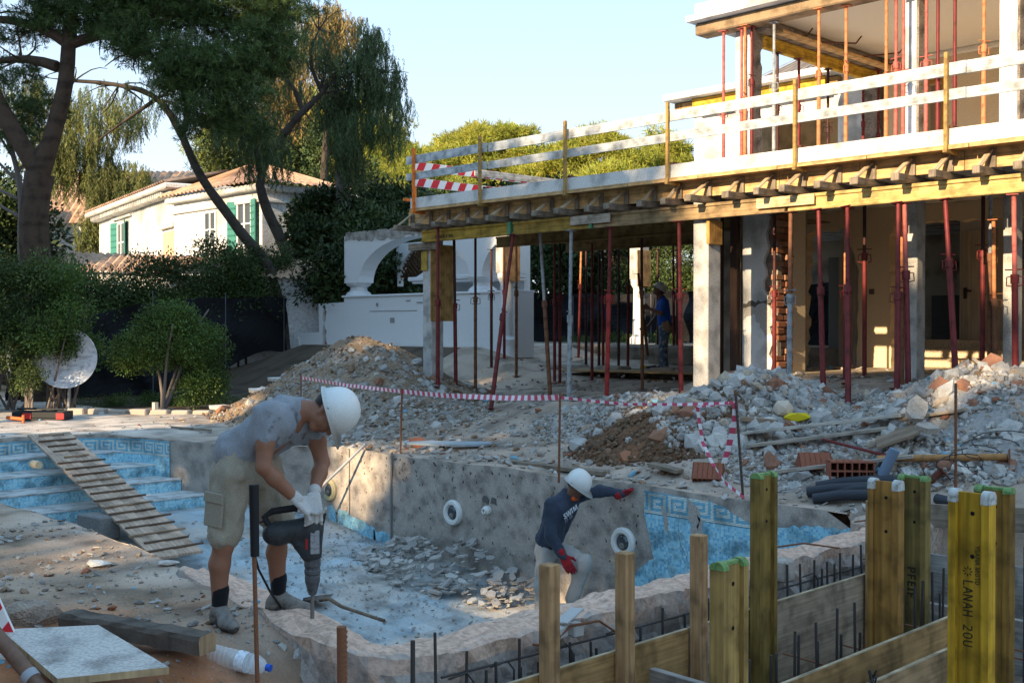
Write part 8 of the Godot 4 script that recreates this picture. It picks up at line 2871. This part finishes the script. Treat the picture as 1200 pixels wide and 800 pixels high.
func pool_worker() -> void:
	var o := figure("man in navy sweater, pale trousers, red gloves and white hard hat inside the pool", p3(-7.98, 8.44, -1.425))
	var sk := Color(0.20, 0.10, 0.065)
	var hair := Color(0.02, 0.016, 0.014)
	var navy := Color(0.045, 0.055, 0.085)
	var pale := Color(0.44, 0.42, 0.39)
	var red := Color(0.34, 0.02, 0.03)
	var hc := V(0.185, 1.435, 0.03)
	var f := V(0.66, -0.48, 0.58).normalized()
	var u := V(0.36, 0.9, 0.1)
	u = (u - f * u.dot(f)).normalized()
	var shR := V(-0.085, 1.255, 0.13)
	var elR := V(-0.085, 0.96, 0.22)
	var wrR := V(0.035, 0.765, 0.27)
	var shL := V(0.20, 1.31, -0.09)
	var elL := V(0.45, 1.365, -0.12)
	var wrL := V(0.665, 1.335, -0.10)
	var hpR := V(-0.135, 0.76, 0.06)
	var knR := V(-0.16, 0.42, 0.1)
	var anR := V(-0.17, 0.09, 0.04)
	var hpL := V(-0.02, 0.76, -0.05)
	var knL := V(0.25, 0.66, 0.16)
	var anL := V(0.14, 0.27, 0.10)
	var bones := head_bones(hc, f, u, sk, hair)
	bones.append_array([[V(0.07, 1.32, 0.01), hc - u * 0.05, 0.06, 0.055, sk], [V(-0.09, 0.9, 0), V(0.03, 1.22, 0), 0.10, 0.11, sk], [shR, elR, 0.045, 0.038, sk], [elR, wrR, 0.038, 0.027, sk], [shL, elL, 0.045, 0.038, sk], [elL, wrL, 0.038, 0.027, sk], [hpR, knR, 0.07, 0.05, sk], [knR, anR, 0.05, 0.035, sk], [hpL, knL, 0.07, 0.05, sk], [knL, anL, 0.05, 0.035, sk], [hpR, hpL, 0.08, 0.08, sk]])
	part("body", skin(bones, 0.012, 0.025), skin_mat(), o)
	eyes(o, hc, f, u)
	part("sweater", skin([
		[V(-0.10, 0.88, 0.06), V(-0.08, 0.88, -0.05), 0.125, 0.125, navy], [V(-0.10, 0.89, 0.05), V(-0.02, 1.2, 0.09), 0.125, 0.125, navy], [V(-0.08, 0.89, -0.04), V(0.09, 1.22, -0.05), 0.125, 0.115, navy],
		[V(-0.04, 1.26, 0.09), V(0.14, 1.29, -0.06), 0.085, 0.08, navy], [V(0.06, 1.31, 0.02), V(0.09, 1.35, 0.01), 0.075, 0.065, navy],
		[shR, elR, 0.068, 0.058, navy], [elR, wrR, 0.056, 0.042, navy], [shL, elL, 0.068, 0.056, navy], [elL, wrL, 0.055, 0.042, navy],
	], 0.012, 0.045, 0.022, 1.0), cloth_mat(), o)
	part("trousers", skin([
		[V(-0.10, 0.84, 0.05), V(-0.07, 0.84, -0.05), 0.125, 0.122, pale], [hpR, knR, 0.112, 0.085, pale], [knR, anR + V(0, 0.02, 0), 0.085, 0.075, pale], [hpL, knL, 0.112, 0.088, pale], [knL, anL + V(0, 0.02, 0), 0.085, 0.072, pale],
	], 0.012, 0.04, 0.028, 0.9), cloth_mat(), o)
	part("mask", skin([[hc - u * 0.115 + f * 0.045 - f.cross(u) * 0.04, hc - u * 0.115 + f * 0.06 + f.cross(u) * 0.04, 0.026, 0.026, Color(0.62, 0.10, 0.02)]], 0.008, 0.02), mt("mask orange", Color(1, 1, 1), 0.7), o)
	for q in [[wrR, V(0.45, -0.85, 0.1), V(0.3, -0.3, -0.8), V(0.8, 0.4, 0.1), 0.3], [wrL, V(0.86, 0.25, -0.1), V(0.1, -0.7, -0.6), V(0.0, 0.5, 0.6), 0.35]]:
		var gb := hand_bones(q[0], q[1], q[2], q[3], q[4], 1.2, red)
		gb.append([q[0] - (q[1] as Vector3) * 0.05, q[0], 0.045, 0.038, red])
		part("glove", skin(gb, 0.006, 0.01), cloth_mat(), o)
	for q in [[anR, V(0.8, 0, 0.5)], [anL, V(0.9, 0, 0.3)]]:
		part("shoe", skin(shoe_bones(q[0], q[1], Color(0.06, 0.05, 0.045), Color(0.02, 0.02, 0.02)), 0.01, 0.02), mt("suede", Color(1, 1, 1), 0.9, "fine", 20.0, 0.05, "stain", 5.0), o)
	hard_hat(o, hc + u * 0.025, f, u, mt("hat white", Color(0.70, 0.70, 0.67), 0.38, "fine", 9.0), 1.1)
	var n := V(0.66, -0.1, 0.74).normalized()
	var x := V(0.68, 0.42, -0.55)
	x = (x - n * x.dot(n)).normalized()
	var tb := Basis(x, n.cross(x), n)
	text_on(o, "SWIM", Transform3D(tb, V(0.115, 1.20, 0.19)), 0.075, Color(0.62, 0.63, 0.66), "print")
	text_on(o, "IT IS", Transform3D(tb, V(0.095, 1.135, 0.192)), 0.055, Color(0.25, 0.26, 0.28), "print")
	# what he steps on
	solo("wall_slab", shard(0.26, 0.2, 0.1), mt("chunk grey", Color(0.46, 0.44, 0.42), 0.92), "fallen slab under the raised foot of the worker in the pool", "slab", "", Transform3D(Basis(Vector3.UP, 0.4), p3(-7.83, 8.5, -1.30)))


func prop_worker() -> void:
	var o := figure("man in blue polo shirt and stained jeans looking up while holding a prop", p3(-14.1, 17.9, 0.77))
	var sk := Color(0.30, 0.16, 0.11)
	var hair := Color(0.03, 0.025, 0.022)
	var blue := Color(0.025, 0.12, 0.55)
	var jean := Color(0.10, 0.155, 0.235)
	var hc := V(-0.045, 1.61, 0.0)
	var f := V(-0.80, 0.52, 0.2).normalized()
	var u := V(0.5, 0.85, 0.0)
	u = (u - f * u.dot(f)).normalized()
	var shN := V(0.05, 1.37, 0.17)
	var elN := V(-0.03, 1.14, 0.20)
	var wrN := V(-0.27, 1.26, 0.10)
	var shF := V(0.03, 1.37, -0.17)
	var elF := V(-0.08, 1.08, -0.18)
	var wrF := V(-0.28, 0.87, -0.02)
	var bones := head_bones(hc, f, u, sk, hair)
	bones.append_array([[V(0.03, 1.44, 0), hc - u * 0.05, 0.06, 0.055, sk], [V(0.06, 0.95, 0), V(0.04, 1.32, 0), 0.10, 0.11, sk], [shN, elN, 0.05, 0.042, sk], [elN, wrN, 0.042, 0.028, sk], [shF, elF, 0.05, 0.042, sk], [elF, wrF, 0.042, 0.028, sk]])
	for s in [1.0, -1.0]:
		bones.append_array([[V(0.07, 0.86, 0.09 * s), V(0.03, 0.46, 0.10 * s), 0.08, 0.055, sk], [V(0.03, 0.46, 0.10 * s), V(0.05, 0.09, 0.10 * s), 0.055, 0.036, sk]])
	bones.append_array(hand_bones(wrN, V(-0.9, 0.25, -0.2), V(-0.2, -0.2, -0.9), V(0.1, 0.9, 0.0), 0.9, 1.1, sk))
	bones.append_array(hand_bones(wrF, V(-0.7, -0.5, 0.3), V(-0.4, 0.3, 0.8), V(0.3, 0.8, 0.2), 0.9, 1.1, sk))
	part("body", skin(bones, 0.012, 0.02), skin_mat(), o)
	part("polo_shirt", skin([[V(0.07, 0.97, 0.06), V(0.07, 0.97, -0.06), 0.125, 0.125, blue], [V(0.07, 0.97, 0.05), V(0.04, 1.29, 0.07), 0.125, 0.128, blue], [V(0.07, 0.97, -0.05), V(0.04, 1.29, -0.07), 0.125, 0.128, blue], [shN, shF, 0.078, 0.078, blue], [V(0.03, 1.42, 0), V(0.025, 1.46, 0), 0.075, 0.066, blue], [shN, shN.lerp(elN, 0.6), 0.075, 0.068, blue], [shF, shF.lerp(elF, 0.6), 0.075, 0.068, blue]], 0.014, 0.04, 0.008, 0.8), cloth_mat(), o)
	var jm := skin([[V(0.08, 0.88, 0.06), V(0.08, 0.88, -0.06), 0.125, 0.125, jean], [V(0.07, 0.86, 0.09), V(0.03, 0.46, 0.10), 0.11, 0.085, jean], [V(0.03, 0.46, 0.10), V(0.05, 0.07, 0.10), 0.085, 0.078, jean], [V(0.07, 0.86, -0.09), V(0.06, 0.46, -0.10), 0.11, 0.085, jean], [V(0.06, 0.46, -0.10), V(0.09, 0.07, -0.10), 0.085, 0.078, jean]], 0.014, 0.04, 0.010, 0.8)
	part("jeans", recolor(jm, func(p: Vector3, _n: Vector3, c: Color) -> Color:
		return c.lerp(Color(0.45, 0.47, 0.48), smooth(0.12, 0.3, n1.get_noise_3d(p.x * 320, p.y * 200, p.z * 320)) * 0.8)), cloth_mat(), o)
	part("tool_pouch", skin([[V(0.10, 0.97, 0.16), V(0.13, 0.84, 0.17), 0.05, 0.065, Color(0.36, 0.24, 0.14)], [V(0.03, 0.96, 0.165), V(0.06, 0.85, 0.175), 0.035, 0.045, Color(0.36, 0.24, 0.14)], [V(0.2, 0.98, 0.02), V(0.1, 0.98, 0.14), 0.03, 0.03, Color(0.36, 0.24, 0.14)]], 0.012, 0.02, 0.004), cloth_mat(), o)
	for s in [1.0, -1.0]:
		part("shoe", skin(shoe_bones(V(0.05 + 0.03 * s, 0.085, 0.10 * s), V(-1, 0, 0.15), Color(0.05, 0.05, 0.06), Color(0.02, 0.02, 0.02)), 0.012, 0.02), mt("suede", Color(1, 1, 1), 0.9, "fine", 20.0, 0.05, "stain", 5.0), o)
	hard_hat(o, hc + u * 0.025, f, u, mt("hat white", Color(0.70, 0.70, 0.67), 0.38, "fine", 9.0), 1.05)
	var w := o.transform
	prop("rusty prop leaning in the hands of the worker in blue", w * V(-0.27, 0.30, 0.04), w * V(-0.46, 1.95, 0.04), mt("prop rust", Color(0.17, 0.075, 0.04), 0.75, "stain", 2.0), mt("prop red", Color(0.155, 0.022, 0.022), 0.5, "stain", 1.5), "", 0.032)
	o = thing("hand_tool", "yellow tool on the board beside the boots of the worker in blue", "tool", Transform3D(Basis(CAMR, Vector3.UP, CAMB), p3(-14.1, 17.9, 0.775)))
	rod(o, "body", [V(-0.42, 0.06, 0.0), V(-0.3, 0.06, 0.02)], [0.06, 0.05], mt("tool yellow", Color(0.6, 0.42, 0.02), 0.5), 12)
	rod(o, "handle", [V(-0.3, 0.06, 0.02), V(-0.1, 0.09, 0.05)], 0.03, mt("dark metal", Color(0.05, 0.045, 0.04), 0.4), 8)


func edge_person() -> void:
	var o := figure("person in pale blue shirt and navy trousers mostly cut off by the left edge", p3(-19.64, 6.78, 0.03))
	var sk := Color(0.30, 0.16, 0.11)
	var navy := Color(0.03, 0.035, 0.075)
	var blue := Color(0.34, 0.42, 0.60)
	var hc := V(-0.55, 1.02, 0.1)
	var f := V(-0.7, -0.7, 0.1).normalized()
	var u := V(-0.6, 0.7, 0.0)
	u = (u - f * u.dot(f)).normalized()
	var bones := head_bones(hc, f, u, sk, Color(0.03, 0.025, 0.02))
	bones.append_array([[V(-0.42, 1.0, 0.05), hc, 0.06, 0.055, sk], [V(0.0, 0.8, 0), V(-0.35, 0.98, 0), 0.1, 0.1, sk], [V(-0.3, 0.98, 0.17), V(-0.4, 0.7, 0.2), 0.048, 0.04, sk], [V(-0.4, 0.7, 0.2), V(-0.55, 0.5, 0.15), 0.04, 0.028, sk], [V(-0.3, 0.98, -0.17), V(-0.4, 0.7, -0.2), 0.048, 0.04, sk], [V(-0.4, 0.7, -0.2), V(-0.55, 0.5, -0.1), 0.04, 0.028, sk]])
	bones.append_array(hand_bones(V(-0.55, 0.5, 0.15), V(-0.5, -0.8, 0), V(0, 0, -1), V(-0.8, 0.5, 0), 0.4, 1.1, sk))
	bones.append_array(hand_bones(V(-0.55, 0.5, -0.1), V(-0.5, -0.8, 0), V(0, 0, 1), V(-0.8, 0.5, 0), 0.4, 1.1, sk))
	for s in [1.0, -1.0]:
		bones.append_array([[V(0.04, 0.78, 0.09 * s), V(0.03, 0.43, 0.10 * s), 0.08, 0.055, sk], [V(0.03, 0.43, 0.1 * s), V(0.05, 0.09, 0.1 * s), 0.055, 0.036, sk]])
	part("body", skin(bones, 0.016, 0.02), skin_mat(), o)
	part("shirt", skin([[V(0.02, 0.86, 0.05), V(0.02, 0.86, -0.05), 0.125, 0.125, blue], [V(0.0, 0.86, 0.05), V(-0.32, 1.0, 0.08), 0.125, 0.125, blue], [V(0.0, 0.86, -0.05), V(-0.32, 1.0, -0.08), 0.125, 0.125, blue], [V(-0.3, 0.98, 0.17), V(-0.37, 0.8, 0.19), 0.07, 0.065, blue], [V(-0.3, 0.98, -0.17), V(-0.37, 0.8, -0.19), 0.07, 0.065, blue]], 0.018, 0.04, 0.008), cloth_mat(), o)
	part("trousers", skin([[V(0.03, 0.78, 0.05), V(0.03, 0.78, -0.05), 0.13, 0.13, navy], [V(0.04, 0.78, 0.09), V(0.03, 0.43, 0.1), 0.11, 0.085, navy], [V(0.03, 0.43, 0.1), V(0.05, 0.08, 0.1), 0.085, 0.075, navy], [V(0.04, 0.78, -0.09), V(0.03, 0.43, -0.1), 0.11, 0.085, navy], [V(0.03, 0.43, -0.1), V(0.05, 0.08, -0.1), 0.085, 0.075, navy]], 0.018, 0.04, 0.01), cloth_mat(), o)
	for s in [1.0, -1.0]:
		part("shoe", skin(shoe_bones(V(0.05, 0.085, 0.10 * s), V(-1, 0, 0.1), Color(0.05, 0.05, 0.06), Color(0.02, 0.02, 0.02)), 0.016, 0.02), mt("suede", Color(1, 1, 1), 0.9, "fine", 20.0, 0.05, "stain", 5.0), o)
